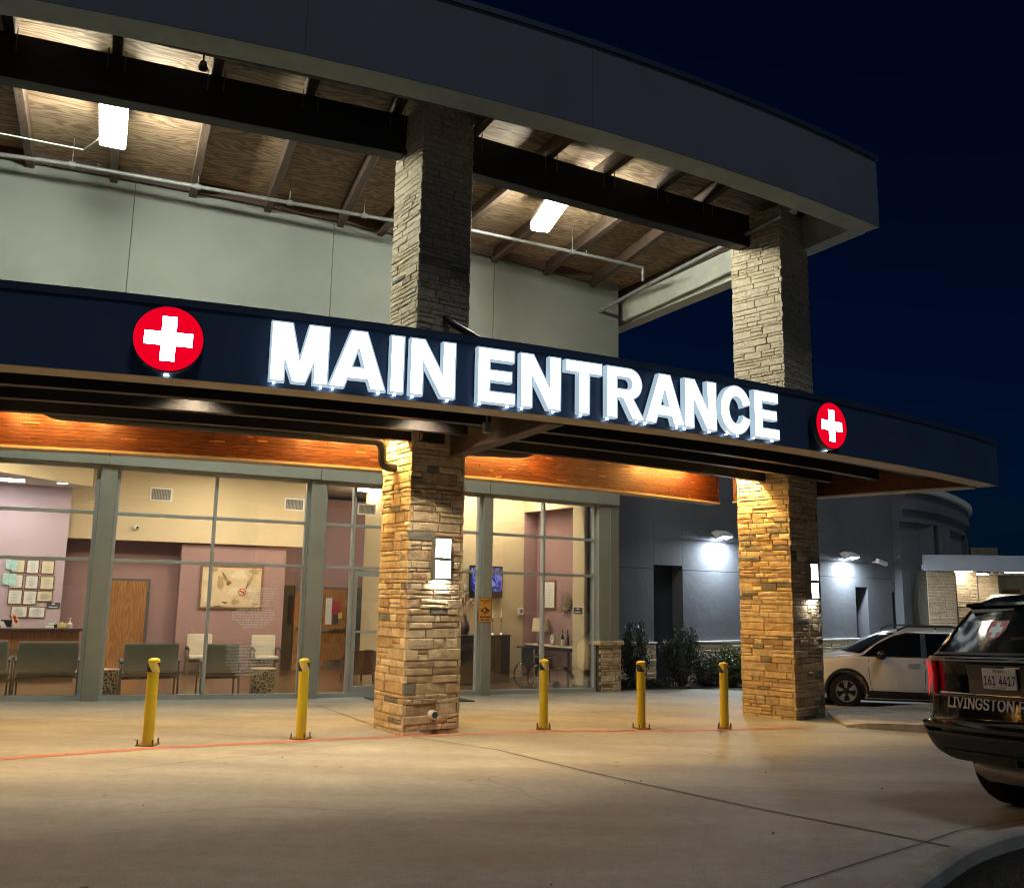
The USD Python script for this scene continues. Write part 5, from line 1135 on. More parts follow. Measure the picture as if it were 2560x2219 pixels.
for k_ in range(26):
    an = k_ * 2 * math.pi / 26; r1 = rm + 0.02; r3 = rm * rng.uniform(1.7, 2.35); d2 = dirv(RWang)
    p0 = mc + nR * 0.03 + r1 * (math.cos(an) * d2 + math.sin(an) * np.array([0, 0, 1.0])); an2 = an + rng.uniform(-0.12, 0.12); p1 = mc + nR * rng.uniform(0.02, 0.08) + r3 * (math.cos(an2) * d2 + math.sin(an2) * np.array([0, 0, 1.0]))
    part(t, 'ray', tube([p0, p1], [0.008, 0.003], 5), 'frame_wood')
CQ = RP + dirv(RA)[:2] * 0.05
zc_ = at(I3(800, 1278), CQ, RWang)[2]; a, b = at(I3(610, 1278), CQ, RWang), at(I3(912, 1278), CQ, RWang); zf_ = fz(b)
a2 = RP + rdir * (far_s - 0.06) + dirv(RA)[:2] * 0.0; b2 = c1_[:2] + rdir * 0.03
t = thing('console_table', 'narrow console table in the mauve niche behind the wheelchair', 'table', (*((a2 + b2) / 2), zf_))
part(t, 'top', zbox(a2, b2, 0.36, zc_ - 0.035, zc_, off=0.03, ch=0.004), 'stone_light')
part(t, 'apron', zbox(a2 + rdir * -0.05, b2 + rdir * 0.05, 0.30, zc_ - 0.12, zc_ - 0.036), 'dark_wood')
for s in (0.08, 0.92):
    q = a2 + (b2 - a2) * s
    for w in (0.02, 0.28): p_ = q + dirv(RA)[:2] * w; part(t, 'leg', obox((*p_, (zf_ + zc_ - 0.12) / 2), RA, (0.05, 0.05, zc_ - 0.12 - zf_)), 'dark_wood')
def on_console(x): p_ = at(I3(x, 1270), RP + dirv(RA)[:2] * 0.16, RWang); return p_
q = on_console(690); hs = at(I3(690, 1176), RP + dirv(RA)[:2] * 0.16, RWang)[2]; ht = at(I3(690, 1088), RP + dirv(RA)[:2] * 0.16, RWang)[2]
t = thing('table_lamp', 'table lamp with cream drum shade on the niche console', 'lamp', (q[0], q[1], zc_))
part(t, 'base', lathe((q[0], q[1], zc_), [(0, 0), (0.07, 0), (0.07, 0.02), (0.025, 0.04), (0.03, (hs - zc_) * 0.4), (0.02, (hs - zc_) * 0.8), (0.012, hs - zc_ + 0.05), (0, hs - zc_ + 0.05)], 16), 'chrome', smooth=40)
part(t, 'shade', lathe((q[0], q[1], hs), [(0.21, 0), (0.185, ht - hs), (0.18, ht - hs), (0.205, 0.0), (0.21, 0)], 28), 'lamp_shade', smooth=40)
q = on_console(780); rc = (at(I3(780, 1190), RP + dirv(RA)[:2] * 0.16, RWang)[2] - zc_) / 2
t = thing('mantel_clock', 'round pocket-watch style clock on the niche console', 'clock', (q[0], q[1], zc_)); cc_ = np.array([q[0], q[1], zc_ + rc])
part(t, 'case', stand(prism(Point(0, 0).buffer(rc, 28), 0.06), cc_, RWang + 160, -0.03), 'chrome', smooth=30); part(t, 'dial', stand(prism(Point(0, 0).buffer(rc * 0.8, 28), 0.004), cc_, RWang + 160, 0.031), 'paper_white')
part(t, 'ring', stand(prism(Point(0, rc * 1.15).buffer(rc * 0.7, 20).difference(Point(0, rc * 1.15).buffer(rc * 0.55, 20)), 0.012), cc_, RWang + 160, -0.006), 'chrome')
for an, l in ((0.6, 0.55), (-1.0, 0.4)): part(t, 'hand', stand(prism(LineString([(0, 0), (rc * l * math.sin(an), rc * l * math.cos(an))]).buffer(0.008), 0.003), cc_, RWang + 160, 0.036), 'frame_black')
q = on_console(845); t = thing('lantern', 'small metal lantern with a candle on the niche console', 'lantern', (q[0], q[1], zc_)); hh = at(I3(845, 1192), RP + dirv(RA)[:2] * 0.16, RWang)[2] - zc_
for sx in (-0.1, 0.1):
    for sy in (-0.08, 0.08): part(t, 'post', tube([(q[0] + sx, q[1] + sy, zc_), (q[0] + sx, q[1] + sy, zc_ + hh)], 0.008, 6), 'brush_metal')
part(t, 'top', obox((q[0], q[1], zc_ + hh), 0, (0.23, 0.19, 0.02)), 'brush_metal'); part(t, 'base', obox((q[0], q[1], zc_ + 0.01), 0, (0.23, 0.19, 0.02)), 'brush_metal'); part(t, 'candle', cyl((q[0], q[1], zc_ + 0.021), 0.04, 0.13, 14), 'candle')
q = on_console(828); t = thing('bottle_pair', 'two dark bottles behind the lantern on the niche console', 'bottles', (q[0] + 0.12, q[1] + 0.05, zc_))
for sx in (0.06, 0.18): part(t, 'bottle', lathe((q[0] + sx, q[1] + 0.08 + sx * 0.4, zc_), [(0, 0), (0.035, 0), (0.035, 0.2), (0.013, 0.26), (0.013, 0.36), (0, 0.36)], 12), 'tinted_glass', smooth=40)

# wheelchair in its own frame: facing +x
wc = gat(I5(905, 1515)); wc = np.array([0.62, 21.22, 0]); wc[2] = fz(wc)
t = local(thing('wheelchair', 'black wheelchair with raised leg rest behind the window', 'wheelchair', wc, 30))
for y in (-0.30, 0.30):
    an = np.linspace(0, 2 * math.pi, 41)
    w_ = part(t, 'wheel', tube(np.c_[-0.10 + 0.29 * np.cos(an), np.full(41, y), 0.30 + 0.29 * np.sin(an)], 0.016, 8, False), 'tyre', smooth=True)
    part(w_, 'hand_rim', tube(np.c_[-0.10 + 0.25 * np.cos(an), np.full(41, y * 1.13), 0.30 + 0.25 * np.sin(an)], 0.008, 6, False), 'chrome', smooth=True)
    part(w_, 'hub', tube([(-0.10, y - 0.03, 0.30), (-0.10, y + 0.03, 0.30)], 0.03, 10), 'black_plastic')
    for k_ in range(12):
        g = k_ * math.pi / 6; part(w_, 'spoke', tube([(-0.10, y, 0.30), (-0.10 + 0.28 * math.cos(g), y, 0.30 + 0.28 * math.sin(g))], 0.004, 4), 'chrome')
    part(t, 'caster', tube([(0.40, y * 0.85 - 0.015, 0.09), (0.40, y * 0.85 + 0.015, 0.09)], 0.09, 16), 'tyre')
    part(t, 'side_frame', tube(rounded([(-0.22, y * 0.9, 0.92), (-0.20, y * 0.9, 0.45), (-0.18, y * 0.9, 0.18), (0.36, y * 0.9, 0.18), (0.38, y * 0.9, 0.70), (-0.20, y * 0.9, 0.72)], 0.05, 4), 0.013, 8), 'chrome', smooth=40)
    part(t, 'push_handle', tube([(-0.22, y * 0.9, 0.92), (-0.34, y * 0.9, 0.91)], 0.018, 8), 'black_plastic')
    part(t, 'armrest', obox((0.10, y * 0.9, 0.74), 0, (0.36, 0.055, 0.035), 0.012), 'vinyl_black')
    part(t, 'side_panel', obox((0.08, y * 0.88, 0.58), 0, (0.40, 0.012, 0.20)), 'vinyl_black')
part(t, 'seat', obox((0.10, 0, 0.49), 0, (0.46, 0.50, 0.05), 0.015), 'vinyl_black'); part(t, 'back', obox((-0.20, 0, 0.72), 0, (0.03, 0.50, 0.42), 0.01), 'vinyl_black')
part(t, 'leg_tube', tube([(0.38, -0.24, 0.48), (0.62, -0.24, 0.42), (0.92, -0.24, 0.16)], 0.013, 8), 'chrome'); 
v, f = obox((0, 0, 0), 0, (0.40, 0.17, 0.05), 0.015); c_, s_ = math.cos(-0.85), math.sin(-0.85); v = np.c_[v[:, 0] * c_ - v[:, 2] * s_, v[:, 1], v[:, 0] * s_ + v[:, 2] * c_] + np.array([0.78, -0.24, 0.34])
part(t, 'calf_pad', (v, f), 'vinyl_black'); part(t, 'foot_plate', obox((0.95, -0.2, 0.13), 0, (0.05, 0.16, 0.16), 0.01), 'chrome')

# ================================================================ lettering on the glass
GQ = ps(-61.97, RST + 0.03); GA = B1[3]
n1 = np.array([*dirv(GA + 90)]); gp = np.array([*B1[0], 0]) + n1 * 0.040
t = wall_thing('no_weapons_decal', 'round red prohibition decal on the lobby glass', 'decal', gp[:2], GA, I4(815, 500), I4(898, 582))
c = at(I4(856, 541), gp[:2], GA); r = at(I4(856, 500), gp[:2], GA)[2] - c[2]
ringp = Point(0, 0).buffer(r, 28).difference(Point(0, 0).buffer(r * 0.78, 28)); bar_ = LineString([(-r * 0.62, r * 0.62), (r * 0.62, -r * 0.62)]).buffer(r * 0.10)
part(t, 'ring', stand(prism(unary_union([ringp, bar_]), 0.001), c, GA, 0.001), 'red_print')
part(t, 'pistol', stand(prism(unary_union([sbox(-0.6 * r, 0.05 * r, 0.5 * r, 0.3 * r), P_((0.15 * r, 0.1 * r), (0.45 * r, 0.1 * r), (0.55 * r, -0.45 * r), (0.28 * r, -0.45 * r))]), 0.0005), c, GA, 0.0), 'red_print')
ES1 = ['CONFORME A LA SECCION 30.06 DEL CODIGO', 'PENAL (ENTRADA SIN AUTORIZACION DE', 'TITULAR DE LICENCIA), UNA PERSONA', 'CON LICENCIA BAJO EL SUBCAPITULO H,', 'CAPITULO 411, CODIGO DE GOBIERNO,', 'NO PUEDE ENTRAR EN ESTA PROPIEDAD']
EN0 = ['PURSUANT TO SECTION 30.06, PENAL', 'CODE (TRESPASS BY HOLDER OF', 'LICENSE), A PERSON LICENSED', 'UNDER SUBCHAPTER H,', 'CHAPTER 411, GOVERNMENT', 'CODE, MAY NOT ENTER THIS', 'PROPERTY WITH A', 'CONCEALED HANDGUN']
ES0 = ['DE ACUERDO CON LA SEC. 30.06 DEL', 'CODIGO PENAL, INGRESO SIN AUTORIZACION', 'DE PORTADOR DE UNA LICENCIA PARA LLEVAR', 'ARMA CORTA OCULTA, UNA PERSONA CON LICENCIA', 'SEGUN EL SUBCAPITULO H, CAPITULO 411,', 'COD. DE GOB., NO DEBE INGRESAR', 'A ESTA PROPIEDAD CON UN', 'ARMA CORTA OCULTA']
def decal_block(lb, linesl, x0, x1, y0, y1, m='decal_white'):
    t = wall_thing('glass_lettering', lb, 'lettering', gp[:2], GA, I4(x0, y0), I4(x1, y1))
    zt_, zb_ = at(I4((x0 + x1) / 2, y0), gp[:2], GA)[2], at(I4((x0 + x1) / 2, y1), gp[:2], GA)[2]; rows = len(linesl); step = (zt_ - zb_) / rows; W_ = np.linalg.norm((at(I4(x1, y0), gp[:2], GA) - at(I4(x0, y0), gp[:2], GA))[:2]); c = (at(I4(x0, y0), gp[:2], GA) + at(I4(x1, y0), gp[:2], GA)) / 2
    for i, s in enumerate(linesl):
        tm = meshkit.text_mesh(s, step * 0.56, 0.0006, True); tw = tm.bounds[1][0]; v = np.array(tm.vertices); k = min(1.0, W_ / tw); v[:, 0] = (v[:, 0] - tw / 2) * k
        o = (c[0], c[1], zt_ - step * (i + 0.85)); part(t, 'text_line', stand((v, np.array(tm.faces)), o, GA, 0.001), m)
decal_block('upper paragraph of white lettering on the lobby glass, right of the red decal', EN0, 905, 1245, 488, 690)
decal_block('middle paragraph of white lettering on the lobby glass', ES0, 752, 1200, 708, 915)
decal_block('lowest paragraph of white lettering on the lobby glass in front of the chair', ES1 + EN0[:4], 690, 1200, 1080, 1410)

# yellow sign on the third pillar
PQ = ps(-57.82, RST + 0.14); PAn = math.degrees(math.atan2(*(ps(-57.70) - ps(-57.94))[::-1]))
s0, s1 = I3(263, 946), I3(357, 1116); a, b = at((s0[0], (s0[1] + s1[1]) / 2), PQ, PAn), at((s1[0], (s0[1] + s1[1]) / 2), PQ, PAn); zt_, zb_ = at(((s0[0] + s1[0]) / 2, s0[1]), PQ, PAn)[2], at(((s0[0] + s1[0]) / 2, s1[1]), PQ, PAn)[2]
w, h = np.linalg.norm((b - a)[:2]), zt_ - zb_; c = (a + b) / 2; O = (c[0], c[1], zb_)
t = thing('safe_baby_sign', 'small orange SAFE BABY SITE sign fixed to the grey pillar', 'sign', O)
rr_ = sbox(-w / 2 + 0.015, 0.015, w / 2 - 0.015, h - 0.015).buffer(0.015)
part(t, 'plate', stand(prism(rr_, 0.004), O, PAn, 0.004), 'safety_orange'); part(t, 'border', stand(prism(rr_.buffer(-0.006).difference(rr_.buffer(-0.014)), 0.001), O, PAn, 0.0085), 'tape_black')
def txt(parent, s, cx, cy, hh, wmax, O, an, out, m, name='lettering', bold=True, stretch=None):
    tm = meshkit.text_mesh(s, hh, 0.001, bold); v = np.array(tm.vertices); x0, x1 = v[:, 0].min(), v[:, 0].max(); k = (wmax / (x1 - x0)) if stretch else min(1.0, wmax / (x1 - x0)); v[:, 0] = (v[:, 0] - (x0 + x1) / 2) * k + cx; v[:, 1] += cy
    return part(parent, name, stand((v, np.array(tm.faces)), O, an, out), m)
txt(t, 'SAFE BABY', 0, h * 0.845, h * 0.07, w * 0.8, O, PAn, 0.0085, 'tape_black'); txt(t, 'SITE', 0, h * 0.75, h * 0.06, w * 0.8, O, PAn, 0.0085, 'tape_black')
ic = unary_union([P_((0, h * 0.62), (w * 0.36, h * 0.47), (0, h * 0.33), (-w * 0.36, h * 0.47))]).difference(Point(-w * 0.05, h * 0.50).buffer(w * 0.09)).difference(LineString([(-w * 0.2, h * 0.43), (0, h * 0.40), (w * 0.2, h * 0.47)]).buffer(w * 0.02))
part(t, 'pictogram', stand(prism(ic, 0.001), O, PAn, 0.0085), 'tape_black')
for yy, ws in ((0.215, (0.16, 0.04, 0.22, 0.04, 0.30)), (0.105, (0.26, 0.05, 0.34))):
    x = -sum(ws) * w / 2
    for k_, q in enumerate(ws):
        if k_ % 2 == 0: part(t, 'small_print', stand(prism(sbox(x, h * yy - h * 0.025, x + q * w, h * yy + h * 0.025), 0.001), O, PAn, 0.0085), 'tape_black')
        x += q * w
# door mat
mt = [(-2.92, 17.66), (-2.40, 16.72), (-0.93, 17.42), (-1.02, 18.62)]
solo('door_mat', (lambda s: (np.vstack([s[0], s[0] + [0, 0, 0.012]]), np.vstack([s[1], s[1] + 4] + [[[i, (i + 1) % 4, 4 + (i + 1) % 4], [i, 4 + (i + 1) % 4, 4 + i]] for i in range(4)])))(sheet(Polygon([(-2.75, 17.85), (-2.28, 16.85), (-0.62, 17.75), (-1.1, 18.75)]), 0.004)), 'tape_black', 'dark rubber mat on the concrete before the glass doors', 'mat')

# ================================================================ bollards
def bollard(t):
    R_ = 0.066
    part(t, 'base_plate', obox((0, 0, 0.012), 0, (0.215, 0.215, 0.014), 0.003), 'rusty_steel')
    part(t, 'post', lathe((0, 0, 0.02), [(0, 0), (R_, 0), (R_, 0.80), (R_ + 0.003, 0.80), (R_ + 0.003, 0.945)] + [((R_ + 0.003) * math.cos(a), 0.945 + 0.035 * math.sin(a)) for a in np.linspace(0, math.pi / 2, 6)[1:]], 32), 'bollard_yellow', smooth=40)
    for k_, m in ((0, 'tape_black'), (1, 'tape_yellow')):
        V, F = [], []; n = 0
        for s in range(2):
            a0 = (s * 2 + k_) * math.pi / 2 + 3.35; us = np.linspace(0, math.pi / 2, 9)
            rows = [np.array([[(R_ + 0.0055) * math.cos(a0 + u - 0.95 * q_), (R_ + 0.0055) * math.sin(a0 + u - 0.95 * q_), 0.84 + 0.105 * q_] for u in us]) for q_ in np.linspace(0, 1, 7)]
            V += rows; i = np.arange(8)
            for q_ in range(6): F.append(np.stack([n + q_ * 9 + i, n + q_ * 9 + i + 1, n + q_ * 9 + 9 + i + 1, n + q_ * 9 + 9 + i], 1))
            n += 63
        part(t, 'stripe', (np.vstack(V), np.vstack(F)), m, smooth=True)
    for x in (-0.088, 0.088):
        for y in (-0.088, 0.088): part(t, 'anchor_bolt', cyl((x, y, 0.02), 0.009, 0.055, 8), 'bolt_steel')
BP = [(-4.206, 11.071), (-2.625, 12.0), (0.531, 13.802), (2.02, 14.194), (3.36, 14.549)]
BL = ['yellow steel bollard farthest left, in front of the wide grey chairs', 'yellow steel bollard in front of the second grey pillar', 'yellow steel bollard in front of the wheelchair window', 'yellow steel bollard in front of the tall dark shrubs', 'yellow steel bollard just left of the amber column']
b0 = None
for (x, y), lb in zip(BP, BL):
    if b0 is None:
        b0 = local(thing('bollard', lb, 'bollard', (x, y, gz(x, y)), 0.001, 'yellow bollards along the kerb line')); bollard(b0)
    else: copy(b0, 'bollard', lb, 'bollard', (x, y, gz(x, y)), rng.choice((0, 90, 180, 270)) * 0 + rng.uniform(-20, 25), 'yellow bollards along the kerb line')

# ================================================================ sconces on the columns
def sconce(lb, P, ang, uv0, uv1):
    a, b = at(uv0, P, ang), at(uv1, P, ang); z0, z1 = min(a[2], b[2]), max(a[2], b[2]); c = (a + b) / 2; w = np.linalg.norm((b - a)[:2]); w = min(max(w, 0.20), 0.30)
    t = thing('wall_sconce', lb, 'lamp', (c[0], c[1], z0)); O = (c[0], c[1], z0); H = z1 - z0
    part(t, 'box', stand(prism(sbox(-w / 2, 0, w / 2, H).difference(unary_union([sbox(-w / 2 + 0.018, H * 0.53, w / 2 - 0.018, H - 0.02), sbox(-w / 2 + 0.018, 0.03, w / 2 - 0.018, H * 0.46)])), 0.095), O, ang, 0.0), 'sconce_grey')
    part(t, 'back_plate', stand(prism(sbox(-w / 2 + 0.002, 0.002, w / 2 - 0.002, H - 0.002), 0.03), O, ang, -0.01), 'sconce_grey')
    part(t, 'diffuser', stand(prism(sbox(-w / 2 + 0.018, H * 0.53, w / 2 - 0.018, H - 0.02), 0.01), O, ang, 0.078), 'sconce_glass')
    part(t, 'diffuser', stand(prism(sbox(-w / 2 + 0.018, 0.03, w / 2 - 0.018, H * 0.46), 0.01), O, ang, 0.078), 'sconce_glass')
    part(t, 'down_lens', obox((c[0] - dirv(ang + 90)[0] * 0.05, c[1] - dirv(ang + 90)[1] * 0.05, z0 - 0.004), ang, (w * 0.7, 0.06, 0.006)), 'sconce_down')
sconce('two-window glowing sconce on the front of the middle column', C1, A1, I2(800, 617), I2(885, 846))
def IC(x, y): return (1500 + x * 0.4185, 1150 + y * 0.4185)
sconce('two-window glowing sconce on the dim right face of the right column', C2, A2, IC(1216, 612), IC(1294, 836))

# ================================================================ side wing of the hospital
WQ = np.array([2.5, 23.35]); WAg = 35.0
def I8(x, y): return (1480 + x * 0.29995, 1350 + y * 0.29995)
def I6(x, y): return (2000 + x * 0.3347, 1200 + y * 0.3347)
wd = dirv(WAg)[:2]; wn = dirv(WAg + 90)[:2]
def ws(uv): return float((at(uv, WQ, WAg)[:2] - WQ) @ wd)
def wp(s, off=0.0): return WQ + wd * s + wn * off
sw = thing('hospital_wing', 'grey stucco hospital wing with dark recessed doors behind the shrubs', 'building', (*wp(5), -0.5))
zl = 0.56; zj = 2.45; HT = 6.2
r1a, r1b = ws(I8(515, 400)), ws(I8(756, 400)); r2a, r2b = ws(I6(418, 900)), ws(I6(508, 900)); r3a, r3b = ws(I6(690, 900)), ws(I6(752, 900)); sE = ws(I6(775, 900))
def wallseg(s0, s1, z0, z1, m='wing_stucco'): part(sw, 'wall_panel', zbox(wp(s0 + 0.004), wp(s1 - 0.004), 0.55, z0, z1), m)
zh1 = at(I8(640, 208), WQ, WAg)[2]; zh2 = at(I6(460, 797), WQ, WAg)[2]; zh3 = at(I6(720, 836), WQ, WAg)[2]
for s0, s1 in ((-0.6, r1a), (r1b, r2a), (r2b, r3a), (r3b, sE)):
    wallseg(s0, s1, zl + 0.004, zj - 0.006); wallseg(s0, s1, zj + 0.006, HT)
for s0, s1, zz in ((r1a, r1b, zh1), (r2a, r2b, zh2), (r3a, r3b, zh3)):
    wallseg(s0, s1, zz, HT)
    part(sw, 'recessed_door', zbox(wp(s0 - 0.1, 0.40), wp(s1 + 0.1, 0.40), 0.06, -0.9, zz + 0.05), 'recess_dark')
part(sw, 'wall_core', zbox(wp(-0.6, 0.56), wp(sE, 0.56), 0.2, -1, HT - 0.05), 'recess_dark')
rr = random.Random(77); w3, wn3 = np.array([*wd, 0]), np.array([*wn, 0])
for s0, s1 in ((-0.3, r1a), (r1b, min(r2a, 9.0)), (9.0, r2a), (r2b, r3a)):
    if s1 - s0 < 0.05: continue
    part(sw, 'stone_base', zbox(wp(s0, -0.03), wp(s1, -0.03), 0.5, -1.0, zl - 0.06), 'mortar')
    k_ = max(1, int((s1 - s0) / 0.9)); 
    for i in range(k_):
        a_, b_ = s0 - 0.03 + (s1 - s0 + 0.06) * i / k_, s0 - 0.03 + (s1 - s0 + 0.06) * (i + 1) / k_
        part(sw, 'ledge_stone', zbox(wp(a_ + 0.003, -0.10), wp(b_ - 0.003, -0.10), 0.4, zl - 0.055, zl, ch=0.01), 'ledge_stone')
    mb = MB()
    for rank, z, m in ashlar([(np.array([*wp(s0, -0.03), 0.0]), w3, -wn3, s1 - s0, 0)], -0.9, zl - 0.06, rr, 0.2, 0.5, ext=0.0): mb.add(*m)
    part(sw, 'stonework', mb.out(), 'stone_mixed', kind='stuff')
part(sw, 'parapet', zbox(wp(-0.6, -0.05), wp(sE, -0.05), 0.6, HT, HT + 0.1), 'fascia_grey')
# far end of the wing: pilasters, then the wall curves away under a stepped cornice
pil_ = [(775, 845, 0.0, 'wing_stucco'), (850, 962, -0.35, 'wing_stucco')]
for x0, x1, off, m in pil_:
    s0, s1 = ws(I6(x0, 1000)), ws(I6(x1, 1000)); part(sw, 'pilaster', zbox(wp(s0 + 0.01, off), wp(s1, off), 0.8, -1, HT - 0.3), m)
cv = [wp(sE - 0.5, -0.3)] + [np.array(x) for x in ((14.0, 31.0), (15.3, 32.4), (17.2, 35.0), (18.7, 37.6), (19.7, 40.5), (19.9, 43.5))]
cv = np.array([p_ for p_ in cv]); 
from scipy.interpolate import CubicSpline
tt = np.r_[0, np.cumsum(np.linalg.norm(np.diff(cv, axis=0), axis=1))]; cs_ = CubicSpline(tt, cv); cvd = cs_(np.linspace(0, tt[-1], 40))
def curve_slab(p, z0, z1, off0, off1):
    t_ = np.gradient(p, axis=0); t_ /= np.linalg.norm(t_, axis=1, keepdims=True); n_ = np.c_[t_[:, 1], -t_[:, 0]]
    A_, B_ = p + n_ * off0, p + n_ * off1; n = len(p)
    V = np.vstack([np.c_[P, np.full(n, z)] for z in (z0, z1) for P in (A_, B_)]); i = np.arange(n - 1); q = lambda a, b: np.stack([a + i, a + i + 1, b + i + 1, b + i], 1)
    return (V, np.vstack([q(n, 3 * n), q(2 * n, 0), q(0, n), q(3 * n, 2 * n), [[0, n, 3 * n, 2 * n]], [[2 * n - 1, n - 1, 3 * n - 1, 4 * n - 1]]]))
part(sw, 'curved_wall', curve_slab(cvd, -1.2, 4.35, -0.5, 0.0), 'wing_stucco')
part(sw, 'cornice', curve_slab(cvd, 4.36, 4.75, -0.5, 0.14), 'fascia_grey'); part(sw, 'cornice', curve_slab(cvd, 4.76, 5.35, -0.5, 0.28), 'fascia_grey'); part(sw, 'cornice_cap', curve_slab(cvd, 5.36, 5.56, -0.6, 0.42), 'ledge_stone')
for p0, p1, off in ((0.16, 0.24, 0.25), (0.52, 0.60, 0.18)):
    a_, b_ = cvd[int(p0 * 39)], cvd[int(p1 * 39)]; part(sw, 'pilaster', curve_slab(cvd[int(p0 * 39):int(p1 * 39) + 1], -1.2, 4.34, 0.004, off), 'wing_stucco')
def wallpack(lb, uv):
    p_ = at(uv, WQ, WAg); t = thing('wall_pack', lb, 'lamp', p_); O = p_ - np.array([*wn, 0]) * 0.0
    prof = np.array([(0.0, 0.09), (0.22, 0.14), (0.48, 0.03), (0.47, -0.04), (0.22, -0.098)])      # out, up
    V = np.vstack([np.array([O + np.array([*wd, 0]) * s - np.array([*wn, 0]) * o + np.array([0, 0, h]) for o, h in prof]) for s in (-0.2, 0.2)]); i = np.arange(5); j = (i + 1) % 5
    part(t, 'housing', (V, np.vstack([np.stack([i, j, 5 + j, 5 + i], 1)])), 'white_metal'); 
    part(t, 'end_cap', (V[:5], np.array([[0, 1, 2], [0, 2, 3], [0, 3, 4]])), 'white_metal'); part(t, 'end_cap', (V[5:], np.array([[0, 2, 1], [0, 3, 2], [0, 4, 3]])), 'white_metal')
    V = np.array([O + np.array([*wd, 0]) * s - np.array([*wn, 0]) * o + np.array([0, 0, h]) for s in (-0.17, 0.17) for o, h in ((0.46, -0.05), (0.24, -0.105))])
    part(t, 'lens', (V, np.array([[0, 2, 3, 1]])), 'wallpack_glow')
wallpack('bright white wall lamp on the grey wing left of the right column', IC(690, 452)); wallpack('bright white wall lamp on the grey wing right of the right column', I6(320, 568))
p_ = at(I6(545, 612), WQ, WAg); t = thing('bullet_camera', 'pale bullet camera on a bracket on the grey wing', 'camera', p_); o = p_ - np.array([*wn, 0]) * 0.3
part(t, 'bracket', bar(p_, o, 0.05, 0.05), 'white_plastic'); part(t, 'body', tube([o - np.array([*wd, 0]) * 0.22 + [0, 0, 0.03], o + np.array([*wd, 0]) * 0.26 - [0, 0, 0.06]], 0.075, 12), 'white_plastic', smooth=40)

# planting bed and shrubs
bedp = [(2.52, 21.60), (3.42, 22.19), (4.38, 22.74), (5.87, 23.69), (9.3, 25.9), (9.3, 28.3), (2.3, 23.4)]
solo('planting_bed', sheet(Polygon(bedp), 0.03), 'mulch', kind='structure')
def shrub(name, lb, c, h, r, n, leaf, ln, lw, m, stems, erect=0.6, group=None):
    z = gz(*c) + 0.02; t = thing(name, lb, 'shrub', (c[0], c[1], z), group=group); q = np.random.default_rng(int(abs(c[0]) * 100 + h * 10))
    tips = []; ms = MB()
    for k_ in range(stems):
        an = q.uniform(0, 6.28); rr_ = r * math.sqrt(q.uniform(0, 1)); hh = h * (1 - 0.35 * (rr_ / r) ** 2) * q.uniform(0.75, 1.05)
        p0 = np.array([c[0] + 0.15 * rr_ * math.cos(an), c[1] + 0.15 * rr_ * math.sin(an), z]); p2 = np.array([c[0] + rr_ * math.cos(an), c[1] + rr_ * math.sin(an), z + hh]); p1 = (p0 + p2) / 2 + np.array([math.cos(an), math.sin(an), 0]) * rr_ * (0.1 if erect > 0.5 else 0.3)
        s = np.linspace(0, 1, 5)[:, None]; cur = (1 - s) ** 2 * p0 + 2 * s * (1 - s) * p1 + s ** 2 * p2; tips.append((p0, p1, p2)); ms.add(*tube(cur, [0.014, 0.012, 0.009, 0.006, 0.003], 5, False))
    part(t, 'stem', ms.out(), 'bark')
    V = np.zeros((n, 4, 3))
    for i in range(n):
        p0, p1, p2 = tips[q.integers(len(tips))]; s = q.uniform(0.18, 1.0) ** 0.8; b = (1 - s) ** 2 * p0 + 2 * s * (1 - s) * p1 + s ** 2 * p2
        d = q.normal(0, 1, 3); d[2] = abs(d[2]) * 0.4 + erect; d /= np.linalg.norm(d); sd = np.cross(d, q.normal(0, 1, 3)); sd /= np.linalg.norm(sd); l = ln * q.uniform(0.6, 1.2); w = lw * q.uniform(0.7, 1.2); b = b + q.normal(0, 1, 3) * leaf
        V[i] = [b, b + d * l * 0.45 + sd * w, b + d * l, b + d * l * 0.45 - sd * w]
    i = np.arange(n)[:, None] * 4
    part(t, 'foliage', (V.reshape(-1, 3), (i + np.array([[0, 1, 2, 3]]))), m)
shrub('tall_shrub', 'tall dark upright shrub beside the corner pedestal', (3.05, 22.35), 1.55, 0.50, 2600, 0.05, 0.10, 0.018, 'leaf_grey', 26, 0.9)
shrub('tall_shrub', 'tall dark upright shrub before the dark recessed door', (4.28, 23.05), 1.50, 0.55, 3000, 0.05, 0.10, 0.018, 'leaf_grey', 30, 0.9)
shrub('round_shrub', 'low spreading shrub with pale leaves between the tall shrub and the green bush', (4.95, 23.45), 0.85, 0.45, 1400, 0.07, 0.075, 0.02, 'leaf_grey', 20, 0.4)
shrub('round_shrub', 'rounded leafy green bush behind the rightmost bollard', (5.62, 23.75), 0.95, 0.62, 3600, 0.11, 0.085, 0.026, 'leaf_green', 26, 0.3)
shrub('small_shrub', 'small shrub at the wing wall just right of the right column', (9.3, 26.3), 0.7, 0.5, 900, 0.08, 0.08, 0.02, 'leaf_grey', 14, 0.5)
mb = MB(); q = np.random.default_rng(5)
for i in range(4200):
    s = q.uniform(0, 1); x = 2.6 + s * 3.4 + q.normal(0, 0.05); y = 21.75 + s * 2.25 + abs(q.normal(0, 0.35)) ; 
    if meshkit.noise(np.array([x * 2.2, y * 2.2, 1.5])) < 0.45: continue
    z = gz(x, y) + 0.03 + q.uniform(0, 0.16); d = q.normal(0, 1, 3); d[2] = abs(d[2]); d /= np.linalg.norm(d); sd = np.cross(d, q.normal(0, 1, 3)); sd /= np.linalg.norm(sd)
    b = np.array([x, y, z]); mb.add([b, b + d * 0.035 + sd * 0.013, b + d * 0.07, b + d * 0.035 - sd * 0.013], [[0, 1, 2, 3]])
